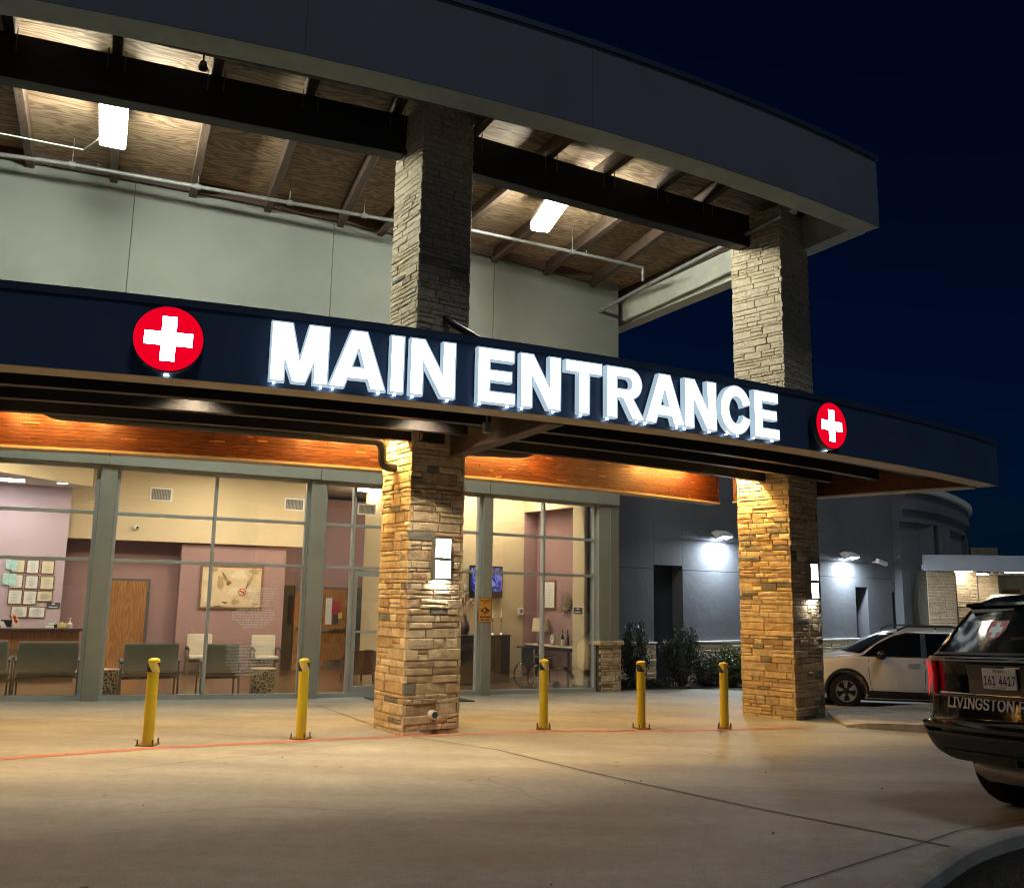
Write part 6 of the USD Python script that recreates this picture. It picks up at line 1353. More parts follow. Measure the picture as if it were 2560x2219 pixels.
solo('ground_cover', mb.out(), 'leaf_dark', 'low dark ground cover plants along the front of the planting bed', 'ground cover', kind='stuff')

# ================================================================ cars: bodies lofted from level outlines
def sq_out(x0, x1, w, r0, r1, crown0, crown1, n=12):
    """Rounded plan outline from x0 (tail) to x1 (nose), half width w; corner radii r0, r1 at tail and nose; crown: bulge of the end faces."""
    P = []
    def corner(cx, cy, rx, ry, a0, a1):
        for a in np.linspace(a0, a1, n): P.append((cx + rx * math.cos(a), cy + ry * math.sin(a)))
    def end(x, ya, yb, cr, sgn):
        for y in np.linspace(ya, yb, 11)[1:-1]: P.append((x + sgn * cr * (1 - (y / w) ** 2), y))
    corner(x1 - r1, w - r1 * 0.8, r1, r1 * 0.8, 0, math.pi / 2)
    for s in np.linspace(0, 1, 26)[1:-1]: P.append((x1 - r1 + (x0 + r0 - x1 + r1) * s, w))
    corner(x0 + r0, w - r0 * 0.8, r0, r0 * 0.8, math.pi / 2, math.pi)
    end(x0, w - r0 * 0.8, -(w - r0 * 0.8), crown0, -1)
    corner(x0 + r0, -(w - r0 * 0.8), r0, r0 * 0.8, math.pi, 1.5 * math.pi)
    for s in np.linspace(0, 1, 26)[1:-1]: P.append((x0 + r0 + (x1 - r1 - x0 - r0) * s, -w))
    corner(x1 - r1, -(w - r1 * 0.8), r1, r1 * 0.8, 1.5 * math.pi, 2 * math.pi)
    end(x1, -(w - r1 * 0.8), w - r1 * 0.8, crown1, 1)
    return np.array(P)
class Car:
    """levels: rows (z, x_tail, x_nose, half width, r_tail, r_nose, crown_tail, crown_nose)."""
    def __init__(s, levels):
        s.L = np.array(levels, float); s.L = s.L[np.argsort(s.L[:, 0])]
    def lv(s, z): return np.array([np.interp(z, s.L[:, 0], s.L[:, k]) for k in range(1, 8)])
    def w(s, z): return s.lv(z)[2]
    def body(s, zs):
        R = [np.c_[sq_out(*s.lv(z)), np.full(len(sq_out(*s.lv(z))), z)] for z in zs]; n = len(R[0]); V = np.vstack(R); F = []
        i = np.arange(n); j = (i + 1) % n
        for k in range(len(R) - 1): F.append(np.stack([k * n + i, k * n + j, (k + 1) * n + j, (k + 1) * n + i], 1))
        F = np.vstack(F); F = np.vstack([F[:, [0, 1, 2]], F[:, [0, 2, 3]]])
        c0, c1 = len(V), len(V) + 1; e = (len(R) - 1) * n
        V = np.vstack([V, R[0].mean(0), R[-1].mean(0)]); F = np.vstack([F, np.stack([j, i, np.full(n, c0)], 1), np.stack([e + i, e + j, np.full(n, c1)], 1)])
        return V, F
    def side(s, poly, sgn, out, th, step=0.07):
        """Panel following the body side (sgn +1 left, -1 right): poly in (x, z)."""
        return s.patch(poly, lambda x, z: np.stack([x, sgn * (np.array([s.w(q) for q in z]) + out), z], 1), step, sgn > 0)
    def tail(s, poly, out, step=0.05):
        """Panel following the tail: poly in (y, z) with y to the left."""
        def f(y, z):
            L = np.array([s.lv(q) for q in z]); x0, w, r0, cr = L[:, 0], L[:, 2], L[:, 3], L[:, 5]; ry = r0 * 0.8; k = np.clip((np.abs(y) - (w - ry)) / ry, 0, 0.985)
            x = np.where(np.abs(y) <= w - ry, x0 - cr * (1 - (y / w) ** 2), x0 + r0 * (1 - np.sqrt(1 - k ** 2)) - cr * (1 - ((w - ry) / w) ** 2) * (1 - k))
            return np.stack([x - out, y, z], 1)
        return s.patch(poly, f, step, False)
    def nose(s, poly, out, step=0.06):
        def f(y, z):
            L = np.array([s.lv(q) for q in z]); x1, w, r1, cr = L[:, 1], L[:, 2], L[:, 4], L[:, 6]; ry = r1 * 0.8; k = np.clip((np.abs(y) - (w - ry)) / ry, 0, 0.985)
            x = np.where(np.abs(y) <= w - ry, x1 + cr * (1 - (y / w) ** 2), x1 - r1 * (1 - np.sqrt(1 - k ** 2)) + cr * (1 - ((w - ry) / w) ** 2) * (1 - k))
            return np.stack([x + out, y, z], 1)
        return s.patch(poly, f, step, True)
    def patch(s, poly, f, step, flip):
        poly = poly if isinstance(poly, (Polygon,)) or hasattr(poly, 'geoms') else Polygon(poly); V, F, n = [], [], 0
        for g in getattr(poly, 'geoms', [poly]):
            x0, y0, x1, y1 = g.bounds
            for i in range(max(1, int(math.ceil((x1 - x0) / step)))):
                for k in range(max(1, int(math.ceil((y1 - y0) / step)))):
                    c = g.intersection(sbox(x0 + i * step, y0 + k * step, x0 + (i + 1) * step, y0 + (k + 1) * step))
                    for h in getattr(c, 'geoms', [c]):
                        if h.geom_type != 'Polygon' or h.area < 1e-7: continue
                        if len(h.interiors): v, t_ = trimesh.creation.triangulate_polygon(h, engine='earcut')
                        else:
                            try: v, t_ = trimesh.creation.triangulate_polygon(h, engine='earcut')
                            except Exception: continue
                        V.append(f(v[:, 0], v[:, 1])); F.append((t_ if not flip else t_[:, ::-1]) + n); n += len(v)
        return np.vstack(V), np.vstack(F)
def manifold(V, F):
    m = m3.Manifold(m3.Mesh(np.asarray(V, np.float32), np.asarray(F, np.uint32)))
    if m.volume() < 0: m = m3.Manifold(m3.Mesh(np.asarray(V, np.float32), np.asarray(F, np.uint32)[:, ::-1].copy()))
    return m
def ycyl(x, z, r, y0, y1, n=48):
    m = m3.Manifold.cylinder(abs(y1 - y0), r, r, n).rotate([-90, 0, 0]).translate([x, min(y0, y1), z]); return m
def wheel(t, x, y, r, wd_, face, rim, spokes=5, name='wheel'):
    """Wheel with its disc towards face (+1: +y)."""
    w_ = part(t, name, ('x',) and (lambda L: (np.c_[L[0][:, 0] + x, L[0][:, 2] * 1 + y, L[0][:, 1] + r], L[1]))(lathe((0, 0, 0), [(rim, -wd_ / 2), (r - 0.035, -wd_ / 2), (r - 0.01, -wd_ / 2 + 0.02), (r, -wd_ / 2 + 0.05), (r, wd_ / 2 - 0.05), (r - 0.01, wd_ / 2 - 0.02), (r - 0.035, wd_ / 2), (rim, wd_ / 2), (rim - 0.006, wd_ / 2 - 0.01), (rim - 0.006, -wd_ / 2 + 0.01), (rim, -wd_ / 2)], 48)), 'tyre', smooth=40)
    f_ = y + face * (wd_ / 2 - 0.035)
    def disc(poly, th, out, m, nm):
        v, ff, _ = meshkit.arrays(prism(poly, th)); v = np.c_[x + v[:, 0], f_ + face * (out + v[:, 2]), r + v[:, 1]]
        part(w_, nm, (v, ff if face < 0 else ff[:, ::-1]), m)
    disc(Point(0, 0).buffer(rim - 0.004, 40), 0.01, -0.05, 'spoke_black', 'well')
    disc(Point(0, 0).buffer(rim - 0.004, 40).difference(Point(0, 0).buffer(rim - 0.024, 40)), 0.05, -0.03, 'alloy', 'rim')
    for k in range(spokes):
        a = k * 2 * math.pi / spokes + 0.25; L_ = rim - 0.015
        p0 = Polygon([(0.05, -0.018), (L_, -0.058), (L_ + 0.003, 0.0), (L_, 0.058), (0.05, 0.018)]); disc(affinity.rotate(p0, a, origin=(0, 0), use_radians=True), 0.02, -0.018, 'alloy', 'spoke')
    disc(Point(0, 0).buffer(0.065, 20), 0.03, -0.012, 'spoke_black', 'hub')
def xf(loc, heading, roll=0.0, pitch=0.0, s=1.0):
    """Car frame: +x forward, +y left, z up."""
    h = np.array([math.cos(math.radians(heading)), math.sin(math.radians(heading)), pitch]); h /= np.linalg.norm(h); u = np.array([0, 0, 1.0]) - h * h[2]; u /= np.linalg.norm(u); l = np.cross(u, h)
    c, q_ = math.cos(roll), math.sin(roll); l2 = c * l + q_ * u; u2 = -q_ * l + c * u
    M = Gf.Matrix4d(1)
    for i, a in enumerate((h * s, l2 * s, u2 * s)): M.SetRow(i, Gf.Vec4d(*a, 0))
    M.SetRow(3, Gf.Vec4d(*map(float, loc), 1)); return M

# beige estate car, nose to the left: its left side faces the camera
fw = gat((2113.5, 1764)); hdg = 180 - 5.0
hv = dirv(hdg)
SX = 1.32          # front axle in the car's frame
side_l = dirv(hdg + 90)
loc = np.array([fw[0], fw[1], 0]) - hv * SX - side_l * 0.80; loc[2] = gz(loc[0], loc[1]) - 0.02
suv = local(thing('beige_estate_car', 'beige estate car parked nose left behind the black police car', 'car', matrix=xf(loc, hdg, pitch=0.010, s=0.985)))
C = Car([(0.20, -2.12, 2.12, 0.80, .3, .35, .05, .12), (0.30, -2.26, 2.24, 0.865, .35, .45, .06, .16), (0.45, -2.30, 2.30, 0.885, .35, .5, .07, .18), (0.62, -2.29, 2.30, 0.895, .35, .5, .07, .18), (0.80, -2.27, 2.26, 0.895, .35, .5, .07, .18), (0.92, -2.25, 2.16, 0.885, .33, .5, .07, .18), (0.985, -2.24, 2.0, 0.875, .33, .5, .07, .2), (1.03, -2.22, 1.65, 0.865, .32, .45, .07, .2), (1.07, -2.20, 1.22, 0.85, .32, .4, .07, .18),
         (1.12, -2.17, 0.98, 0.83, .30, .3, .07, .15), (1.25, -2.08, 0.76, 0.775, .28, .25, .06, .12), (1.40, -1.98, 0.50, 0.715, .26, .22, .06, .1), (1.52, -1.88, 0.24, 0.665, .24, .2, .06, .1), (1.58, -1.82, 0.06, 0.635, .24, .2, .06, .1), (1.63, -1.74, -0.18, 0.585, .22, .2, .06, .1), (1.66, -1.62, -0.42, 0.50, .2, .2, .05, .1), (1.675, -1.4, -0.7, 0.36, .15, .15, .03, .05)])
V, F = C.body([0.20, 0.25, 0.30, 0.38, 0.45, 0.53, 0.62, 0.7, 0.8, 0.86, 0.92, 0.955, 0.985, 1.01, 1.03, 1.05, 1.07, 1.09, 1.12, 1.16, 1.25, 1.32, 1.40, 1.46, 1.52, 1.55, 1.58, 1.61, 1.63, 1.65, 1.66, 1.67, 1.675])
B_ = manifold(V, F)
for x in (SX, -1.32):
    for y0, y1 in ((0.62, 1.1), (-1.1, -0.62)): B_ = B_ - ycyl(x, 0.36, 0.415, y0, y1)
part(suv, 'body', B_, 'paint_beige', smooth=28)
def arch(x, sgn, r0, r1, z0=0.2):
    ring = Point(x, 0.36).buffer(r1, 32).difference(Point(x, 0.36).buffer(r0, 32)).intersection(sbox(x - 1, z0, x + 1, 2)); return C.side(ring, sgn, 0.008, 0)
for sgn in (1, -1):
    for x in (SX, -1.32): part(suv, 'wheel_arch', arch(x, sgn, 0.40, 0.455, 0.30), 'trim_black')
    part(suv, 'sill', C.side([(-0.90, 0.22), (0.90, 0.22), (0.86, 0.375), (-0.86, 0.36)], sgn, 0.012, 0), 'trim_black')
    part(suv, 'side_window', C.side([(1.02, 1.075), (0.94, 1.09), (0.66, 1.30), (0.30, 1.475), (0.02, 1.545), (-0.28, 1.555), (-0.22, 1.085)], sgn, 0.006, 0), 'tinted_glass')
    part(suv, 'side_window', C.side([(-0.34, 1.085), (-0.38, 1.555), (-0.95, 1.545), (-1.15, 1.10)], sgn, 0.006, 0), 'tinted_glass')
    part(suv, 'side_window', C.side([(-1.22, 1.11), (-1.02, 1.54), (-1.45, 1.50), (-1.75, 1.16)], sgn, 0.006, 0), 'tinted_glass')
    part(suv, 'window_trim', C.side(Polygon([(1.06, 1.06), (0.94, 1.10), (0.64, 1.325), (0.28, 1.50), (0.0, 1.57), (-1.0, 1.57), (-1.5, 1.525), (-1.82, 1.14), (-1.7, 1.095), (-0.2, 1.062)]), sgn, 0.003, 0), 'trim_black')
    for pts in ([(0.86, 1.06), (0.865, 0.8), (0.84, 0.55), (0.80, 0.38)], [(-0.27, 1.06), (-0.275, 0.8), (-0.27, 0.38)], [(-1.20, 1.06), (-1.15, 0.85), (-0.90, 0.62)]):
        part(suv, 'door_seam', C.side(LineString(pts).buffer(0.006, cap_style=2), sgn, 0.002, 0, 0.2), 'tape_black')
    for x in (-0.06, -0.98):
        hd_ = part(suv, 'door_handle', tube([(x - 0.1, sgn * (C.w(0.93) + 0.012), 0.925), (x - 0.09, sgn * (C.w(0.93) + 0.04), 0.93), (x + 0.09, sgn * (C.w(0.93) + 0.04), 0.93), (x + 0.1, sgn * (C.w(0.93) + 0.012), 0.925)], 0.016, 8), 'chrome', smooth=40)
        part(hd_, 'pocket', C.side(affinity.scale(Point(x, 0.925).buffer(0.05, 16), 1.9, 0.75), sgn, 0.003, 0), 'paint_beige')
    part(suv, 'mirror', (lambda o: (o[0] * np.array([1, 1, 1]), o[1]))(obox((0.62, sgn * 0.99, 1.10), 0, (0.16, 0.22, 0.17), 0.05)), 'black_plastic', smooth=40)
    part(suv, 'mirror_arm', obox((0.66, sgn * 0.90, 1.05), 0, (0.08, 0.12, 0.05), 0.015), 'black_plastic')
    part(suv, 'roof_rail', tube(rounded([(0.16, sgn * 0.56, 1.60), (-0.05, sgn * 0.56, 1.70), (-1.45, sgn * 0.55, 1.70), (-1.62, sgn * 0.55, 1.62)], 0.12, 5), 0.02, 8), 'trim_black', smooth=40)
    part(suv, 'rail_foot', obox((-0.62, sgn * 0.555, 1.665), 0, (0.06, 0.04, 0.08), 0.01), 'chrome')
    part(suv, 'headlight', C.side([(2.05, 0.80), (1.72, 0.93), (1.55, 0.955), (1.72, 0.84), (1.9, 0.76)], sgn, -0.035, 0), 'decal_white')
    part(suv, 'marker', C.side(affinity.scale(Point(1.02, 0.86).buffer(0.02, 10), 1.2, 0.8), sgn, 0.004, 0), 'decal_white')
    for x in (SX, -1.32): wheel(suv, x, sgn * 0.76, 0.345, 0.225, sgn, 0.225)
part(suv, 'windscreen', C.nose([(-0.72, 1.125), (0.72, 1.125), (0.50, 1.555), (-0.50, 1.555)], 0.008), 'tinted_glass')
part(suv, 'hood_scoop', obox((1.55, 0.0, 1.045), 0, (0.5, 0.6, 0.05), 0.02), 'paint_beige', smooth=40)
part(suv, 'underbody', obox((0, 0, 0.22), 0, (4.0, 1.5, 0.12)), 'trim_black')

# black police car seen from behind
PSI = -69.0; hdg = PSI + 90
pc = at((2497, 1700), np.array([0, 7.0]), 0) if False else None
d_ = ray((2515, 1698)); D_ = 7.05; Pp = CAMP + d_ * (D_ / d_[1])        # the number plate's place
hv = dirv(hdg)
TX = -2.56          # plate in the car's frame
loc = np.array([Pp[0], Pp[1], 0]) - hv * (TX)
loc[2] = Pp[2] - 1.10
pol_ = local(thing('police_car', 'black police car with red tail lamp parked at the right edge', 'car', matrix=xf(loc, hdg, roll=-0.045)))
C = Car([(0.30, -1.70, 2.35, 0.80, .40, .4, .02, .15), (0.38, -2.02, 2.42, 0.86, .42, .5, .06, .2), (0.45, -2.36, 2.45, 0.93, .42, .5, .12, .2), (0.52, -2.47, 2.50, 0.965, .42, .5, .14, .2), (0.66, -2.54, 2.50, 0.99, .42, .5, .14, .2), (0.735, -2.545, 2.50, 1.0, .42, .5, .14, .2), (0.75, -2.47, 2.5, 0.995, .40, .5, .14, .2), (0.85, -2.45, 2.48, 1.0, .40, .5, .14, .2), (0.95, -2.44, 2.44, 1.0, .40, .5, .13, .2), (1.10, -2.42, 2.36, 0.99, .38, .5, .13, .2), (1.20, -2.43, 2.2, 0.98, .36, .5, .13, .2), (1.245, -2.44, 1.6, 0.965, .35, .45, .13, .2), (1.262, -2.41, 1.2, 0.955, .34, .4, .13, .2),
         (1.285, -2.36, 1.02, 0.935, .33, .35, .12, .2), (1.40, -2.27, 0.80, 0.885, .30, .3, .11, .15), (1.55, -2.15, 0.48, 0.815, .28, .25, .10, .12), (1.64, -2.07, 0.25, 0.765, .26, .2, .10, .1), (1.70, -2.03, 0.05, 0.715, .24, .2, .10, .1), (1.745, -1.95, -0.25, 0.63, .24, .2, .08, .1), (1.77, -1.75, -0.6, 0.5, .2, .2, .05, .1), (1.78, -1.4, -0.9, 0.3, .15, .15, .02, .03)])
V, F = C.body([0.30, 0.34, 0.38, 0.415, 0.45, 0.485, 0.52, 0.59, 0.66, 0.70, 0.735, 0.742, 0.75, 0.80, 0.85, 0.9, 0.95, 1.02, 1.10, 1.15, 1.20, 1.225, 1.245, 1.254, 1.262, 1.272, 1.285, 1.34, 1.40, 1.47, 1.55, 1.60, 1.64, 1.67, 1.70, 1.725, 1.745, 1.76, 1.77, 1.78])
B_ = manifold(V, F)
for x in (1.52, -1.51):
    for y0, y1 in ((0.55, 1.2), (-1.2, -0.55)): B_ = B_ - ycyl(x, 0.385, 0.44, y0, y1)
part(pol_, 'body', B_, 'paint_black', smooth=28)
YL = lambda *p_: Polygon(p_)
part(pol_, 'bumper', C.tail(YL((-0.93, 0.455), (0.93, 0.455), (0.985, 0.70), (0.80, 0.70), (0.70, 0.675), (-0.70, 0.675), (-0.985, 0.70)), 0.006), 'bumper_grey')
part(pol_, 'bumper_step', C.tail(YL((-0.97, 0.705), (0.97, 0.705), (0.97, 0.735), (-0.97, 0.735)), 0.010), 'bumper_grey')
part(pol_, 'lower_valance', C.tail(YL((-0.60, 0.43), (0.60, 0.43), (0.68, 0.50), (0.52, 0.545), (-0.52, 0.545), (-0.68, 0.50)), 0.014), 'trim_black')
for y in (0.78, -0.78): part(pol_, 'reflector', C.tail(YL((y - 0.10, 0.655), (y + 0.10, 0.655), (y + 0.09, 0.675), (y - 0.09, 0.675)), 0.014), 'reflector_red')
part(pol_, 'rear_window', C.tail(YL((-0.82, 1.295), (0.82, 1.295), (0.66, 1.655), (-0.66, 1.655)), 0.006), 'tinted_glass')
part(pol_, 'tailgate_spoiler', (lambda o: (np.c_[o[0][:, 0] - 0.06 * (1 - (o[0][:, 1] / 0.74) ** 2), o[0][:, 1], o[0][:, 2]], o[1]))((lambda b: (lambda g: g)((np.vstack([np.c_[np.full(13, x), np.linspace(-wv, wv, 13), np.full(13, z)] for x, wv, z in ((-1.98, 0.62, 1.705), (-2.13, 0.62, 1.69), (-2.14, 0.62, 1.665), (-2.04, 0.61, 1.635))]), np.vstack([np.stack([k * 13 + np.arange(12), k * 13 + np.arange(12) + 1, ((k + 1) % 4) * 13 + np.arange(12) + 1, ((k + 1) % 4) * 13 + np.arange(12)], 1) for k in range(4)] + [np.array([[0, 13, 26, 39], [12, 51, 38, 25]])]))))(0)), 'paint_black')
part(pol_, 'led_bar', obox((-2.17, 0.34, 1.625), 0, (0.03, 0.42, 0.028), 0.004), 'led_grey')
part(pol_, 'led_bar', obox((-2.17, -0.34, 1.625), 0, (0.03, 0.42, 0.028), 0.004), 'led_grey')
part(pol_, 'waist_trim', C.tail(YL((-0.93, 1.225), (0.93, 1.225), (0.93, 1.262), (-0.93, 1.262)), 0.012), 'bumper_grey')
part(pol_, 'crease_trim', C.tail(YL((-0.78, 0.945), (0.78, 0.945), (0.78, 0.965), (-0.78, 0.965)), 0.014), 'trim_black')
for s in (1, -1):
    hexp = [(0.80, 1.225), (0.90, 1.225), (0.925, 1.15), (0.925, 1.03), (0.88, 0.93), (0.84, 0.93), (0.795, 1.05)]
    lm = part(pol_, 'tail_lamp', C.tail(Polygon([(s * y, z) for y, z in hexp]), 0.012), 'tail_glow')
    part(lm, 'light_strip', C.tail(Polygon([(s * y, z) for y, z in ((0.84, 1.20), (0.855, 1.20), (0.862, 0.97), (0.85, 0.97))]), 0.017), 'tail_core')
    part(lm, 'light_strip', C.tail(Polygon([(s * y, z) for y, z in ((0.89, 1.19), (0.903, 1.19), (0.912, 1.06), (0.90, 1.04))]), 0.017), 'tail_core')
    for x in (1.52, -1.51): wheel(pol_, x, s * 0.86, 0.385, 0.25, s, 0.235)
    part(pol_, 'side_window', C.side([(0.85, 1.30), (0.45, 1.53), (-1.75, 1.62), (-2.0, 1.35), (-1.9, 1.30)], s, 0.006, 0), 'tinted_glass')
    part(pol_, 'wheel_arch', C.side(Point(-1.51, 0.385).buffer(0.48, 28).difference(Point(-1.51, 0.385).buffer(0.43, 28)).intersection(sbox(-3, 0.33, 0, 2)), s, 0.008, 0), 'bumper_grey')
    part(pol_, 'mirror', obox((0.72, s * 1.08, 1.25), 0, (0.15, 0.24, 0.18), 0.05), 'paint_black', smooth=40)
for pts in ([(-0.80, 1.22), (-0.80, 0.93), (-0.76, 0.76), (0.76, 0.76), (0.80, 0.93), (0.80, 1.22)], [(-0.95, 0.765), (-0.78, 0.765)], [(0.95, 0.765), (0.78, 0.765)]):
    part(pol_, 'panel_gap', C.tail(LineString(pts).buffer(0.006, cap_style=2), 0.003, 0.2), 'tape_black')
part(pol_, 'plate_recess', C.tail(YL((-0.30, 0.985), (0.30, 0.985), (0.33, 1.20), (-0.33, 1.20)), 0.004), 'trim_black')
part(pol_, 'chrome_strip', C.tail(YL((-0.62, 0.972), (0.62, 0.972), (0.62, 0.982), (-0.62, 0.982)), 0.016), 'chrome')
for y in (0.45, -0.45): part(pol_, 'bumper_vent', C.tail(YL((y - 0.11, 0.555), (y + 0.11, 0.555), (y + 0.10, 0.60), (y - 0.10, 0.60)), 0.011), 'trim_black')
part(pol_, 'glass_seal', C.tail(YL((-0.86, 1.275), (0.86, 1.275), (0.68, 1.675), (-0.68, 1.675)).difference(YL((-0.82, 1.295), (0.82, 1.295), (0.66, 1.655), (-0.66, 1.655))), 0.004), 'trim_black')
# lettering, plate, shield
def on_tail(name, mesh2, cy, cz, k, m, out, parent=None):
    v, f, _ = meshkit.arrays(mesh2); y = -(v[:, 0] * k) + cy; z = v[:, 1] * k + cz
    g = C.tail(Polygon([(0, 0), (0.01, 0), (0, 0.01)]), out)
    L = np.array([C.lv(q) for q in z]); x0, w, r0, cr = L[:, 0], L[:, 2], L[:, 3], L[:, 5]
    x = x0 - cr * (1 - (y / w) ** 2) - out - v[:, 2]
    return part(parent or pol_, name, (np.c_[x, y, z], f), m)
tm = meshkit.text_mesh('LIVINGSTON POLICE', 0.085, 0.003, True); v = np.array(tm.vertices); v[:, 0] -= v[:, 0].mean() * 0 + (v[:, 0].min() + v[:, 0].max()) / 2; v[:, 0] *= 1.06 / (v[:, 0].max() - v[:, 0].min())
on_tail('lettering', (v, np.array(tm.faces)), 0.0, 0.865, 1.0, 'letter_silver', 0.006)
px = TX - 0.005; pz = 1.10
pl = part(pol_, 'number_plate', obox((px - 0.006, 0, pz), 90, (0.305, 0.012, 0.155), 0.004), 'plate_white')
def plate_txt(s, cx, cz, hh, wmax, m='plate_ink', bold=True):
    tm = meshkit.text_mesh(s, hh, 0.001, bold); v = np.array(tm.vertices); x0, x1 = v[:, 0].min(), v[:, 0].max(); k = wmax / (x1 - x0); part(pl, 'characters', (np.c_[px - 0.0135 - v[:, 2], -((v[:, 0] - (x0 + x1) / 2) * k + cx), v[:, 1] + cz], np.array(tm.faces)), m)
plate_txt('161', -0.082, pz - 0.045, 0.066, 0.105); plate_txt('4417', 0.072, pz - 0.045, 0.066, 0.145); plate_txt('TEXAS', 0.0, pz + 0.047, 0.020, 0.10); plate_txt('The Lone Star State', 0.0, pz - 0.066, 0.008, 0.12)
star = Polygon([(0.011 * (1 if i % 2 == 0 else 0.42) * math.sin(i * math.pi / 5), 0.011 * (1 if i % 2 == 0 else 0.42) * math.cos(i * math.pi / 5)) for i in range(10)])
for cy, cz, k in ((-0.017, -0.012, 1), (0.125, 0.055, 1), (-0.11, 0.055, 0.7)):
    v, f, _ = meshkit.arrays(prism(star, 0.001)); part(pl, 'star', (np.c_[px - 0.0135 - v[:, 2], -(v[:, 0] * k) + cy * (1 if k != 1 or cz < 0 else 1), v[:, 1] * k + pz + cz], f), 'plate_ink' if cz < 0 else 'gold_plain')
part(pol_, 'plate_lamp', obox((TX + 0.03, 0.0, 1.195), 90, (0.5, 0.05, 0.018), 0.004), 'trim_black')
part(pol_, 'gate_handle', obox((TX - 0.0, -0.12, 1.185), 90, (0.14, 0.03, 0.02), 0.006), 'chrome')
sh = Polygon([(-0.13, 0.10), (0.13, 0.10), (0.13, 0.0), (0.09, -0.07), (0, -0.12), (-0.09, -0.07), (-0.13, 0.0)]).buffer(0.01); cr_ = unary_union([sbox(-0.09, -0.028, 0.09, 0.036), sbox(-0.032, -0.09, 0.032, 0.09)])
on_tail('shield_decal', prism(sh.difference(cr_), 0.001), 0.20, 1.47, 0.66, 'shield_red', 0.009); on_tail('shield_cross', prism(cr_, 0.001), 0.20, 1.47, 0.66, 'shield_white', 0.009)
part(pol_, 'wiper', bar((-2.46, -0.05, 1.40), (-2.44, -0.42, 1.42), 0.02, 0.02), 'trim_black')
part(pol_, 'hitch', (lambda: (lambda mb: mb.out())(MB().add(*obox((-2.58, -0.12, 0.52), 0, (0.10, 0.012, 0.10))).add(*obox((-2.58, -0.20, 0.52), 0, (0.10, 0.012, 0.10))).add(*obox((-2.58, -0.16, 0.475), 0, (0.10, 0.092, 0.012))).add(*obox((-2.58, -0.16, 0.565), 0, (0.10, 0.092, 0.012)))))(), 'bumper_grey')
part(pol_, 'muffler', tube([(-2.16, 0.66, 0.37), (-2.15, 0.55, 0.365), (-2.14, -0.1, 0.36), (-2.14, -0.3, 0.36)], [0.05, 0.095, 0.095, 0.06], 14), 'brush_metal', smooth=40)
part(pol_, 'underbody', obox((0.2, 0, 0.37), 0, (3.9, 1.4, 0.12)), 'trim_black')
part(pol_, 'roof_antenna', obox((-1.35, 0.13, 1.83), 0, (0.14, 0.12, 0.12), 0.02), 'black_plastic')
part(pol_, 'axle', tube([(-1.51, -0.8, 0.38), (-1.51, 0.8, 0.38)], 0.05, 10), 'brush_metal')

# ================================================================ far canopy across the car park
fq = np.array([13.4, 29.6]); FA = -4.0
def I7(x, y): return (2280 + x * 0.14508, 1300 + y * 0.14508)
fc = thing('far_canopy', 'far drive-through canopy with pale fascia on stone columns, lit from below', 'canopy', (20, 38, 0))
a = at(I7(222, 590), fq, FA); zf1 = a[2]; zf0 = at(I7(240, 865), fq, FA)[2]; b = a + dirv(FA) * 14
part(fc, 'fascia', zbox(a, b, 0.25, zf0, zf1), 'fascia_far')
cf_ = hexa([[*a[:2], zf0 + 0.05], [*b[:2], zf0 + 0.05], [*(a[:2] + [2.9, 7]), zf0 + 0.05], [*(b[:2] + [2.9, 7]), zf0 + 0.05], [*a[:2], zf0 + 0.2], [*b[:2], zf0 + 0.2], [*(a[:2] + [2.9, 7]), zf0 + 0.2], [*(b[:2] + [2.9, 7]), zf0 + 0.2]])
part(fc, 'ceiling', (cf_[0] + [0, 0.26, 0], cf_[1]), 'ceiling_white')
part(fc, 'far_beam', zbox(at(I7(1100, 940), fq + [0, 5.5], FA)[:2], at(I7(2400, 940), fq + [0, 5.5], FA)[:2], 0.4, at(I7(1500, 1185), fq + [0, 5.5], FA)[2], zf0 + 0.04), 'soffit_trim')
def fcol(x0, x1, dy, m_lab):
    a_, b_ = at(I7(x0, 1200), fq + [0, dy], FA), at(I7(x1, 1200), fq + [0, dy], FA); mb = MB(); zb_ = float(gz(*a_[:2])) - 0.1
    for rank, z, m in ashlar([(np.array([*a_[:2], 0.0]), dirv(FA), -dirv(FA + 90), np.linalg.norm((b_ - a_)[:2]), 0)], zb_, zf0 + 0.04, random.Random(int(x0)), 0.25, 0.7, ext=0.0): mb.add(*m)
    part(fc, 'column_core', zbox(a_, b_, 0.8, zb_, zf0 + 0.04, off=-0.02), 'mortar'); part(fc, 'stonework', mb.out(), 'stone_mixed', kind='stuff', label=m_lab)
fcol(262, 745, 0.2, 'dim stone facing'); fcol(765, 1125, 1.2, 'brightly lit stone facing'); fcol(1140, 1490, 4.4, 'brown stone facing')
for (x, y, dy) in ((850, 882, 0.8), (1150, 993, 3.5), (1790, 877, 0.8)):
    p_ = at(I7(x, y), fq + [0, dy], FA); q_ = (p_[0], p_[1], zf0 + 0.02)
    part(fc, 'downlight', obox(q_, FA, (0.5, 0.5, 0.03)), 'far_glow')
for i in range(7): 
    p_ = at(I7(1300 + i * 140, 877), fq + [0, 0.5], FA); part(fc, 'rafter_end', obox((p_[0], p_[1] + 1, zf0 + 0.02), FA + 60, (0.5, 0.12, 0.06)), 'joist_wood')
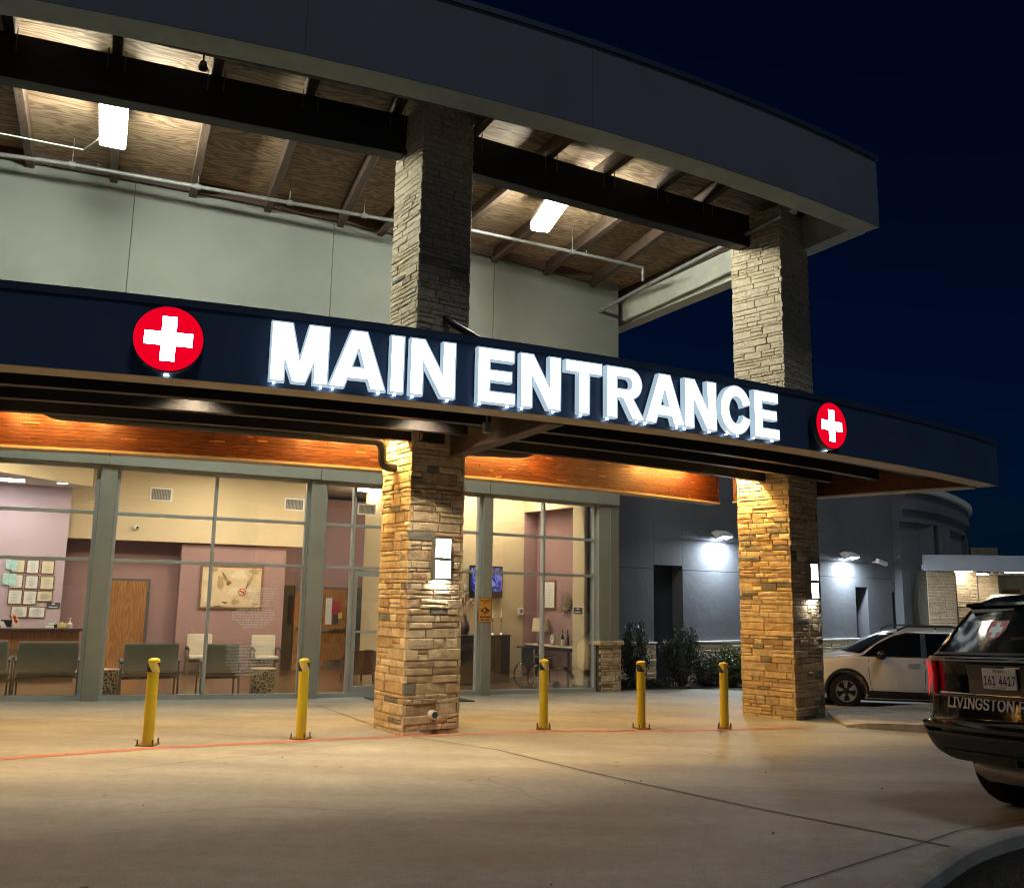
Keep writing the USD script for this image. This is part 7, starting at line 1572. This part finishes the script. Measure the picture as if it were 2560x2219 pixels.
bw_ = thing('far_entrance', 'far lit building front beyond the canopy', 'building', (24, 46, 0)); 
part(bw_, 'wall', zbox(at(I7(1400, 1200), fq + [0, 8], FA), at(I7(2600, 1200), fq + [0, 8], FA), 0.3, -1.2, zf0 + 0.3), 'cream_paint')
part(bw_, 'lit_sign_board', zbox(at(I7(1575, 1225), fq + [0, 7.9], FA), at(I7(1868, 1225), fq + [0, 7.9], FA), 0.08, at(I7(1700, 1268), fq + [0, 7.9], FA)[2], at(I7(1700, 1190), fq + [0, 7.9], FA)[2]), 'veneer')
pb = at(I7(1000, 470), fq + [0, 14], FA); pb2 = at(I7(1470, 470), fq + [0, 14], FA)
tb = thing('far_chimney', 'brown block rising behind the far canopy roof', 'structure', pb); part(tb, 'block', zbox(pb, pb2, 2.0, zf0, pb[2], ch=0.02), 'stone_brown')
# white van under the far canopy
vq = fq + np.array([0, 3.0]); a = at(I7(1580, 1350), vq, FA); z1v = at(I7(1700, 1272), vq, FA)[2]; z0v = float(gz(*a[:2]))
vt = thing('white_van', 'white van beneath the far canopy with a black door mirror', 'van', (a[0] + 2.4, a[1] + 0.9, z0v))
part(vt, 'body', obox((a[0] + 2.5, a[1] + 1.0, (z0v + z1v) / 2 + 0.15), FA, (5.0, 1.9, z1v - z0v - 0.3), 0.22), 'van_white', smooth=40)
for x in (0.9, 4.1): part(vt, 'wheel', (lambda m: (np.c_[m[0][:, 0] + a[0] + x, m[0][:, 2] + a[1] + 0.02, m[0][:, 1] + z0v + 0.35], m[1]))(cyl((0, 0, 0), 0.35, 0.25, 24)), 'tyre')
m0, m1 = at(I7(1600, 1300), vq - [0, 0.4], FA), at(I7(1810, 1410), vq - [0, 0.4], FA)
part(vt, 'mirror', zbox(m0, m1, 0.2, m1[2], m0[2], ch=0.06), 'black_plastic')
part(vt, 'side_window', zbox(np.array([a[0] + 1.1, a[1] + 0.02 - 0.0]), np.array([a[0] + 2.2, a[1] - 0.06]), 0.02, z1v - 0.75, z1v - 0.30), 'tinted_glass')
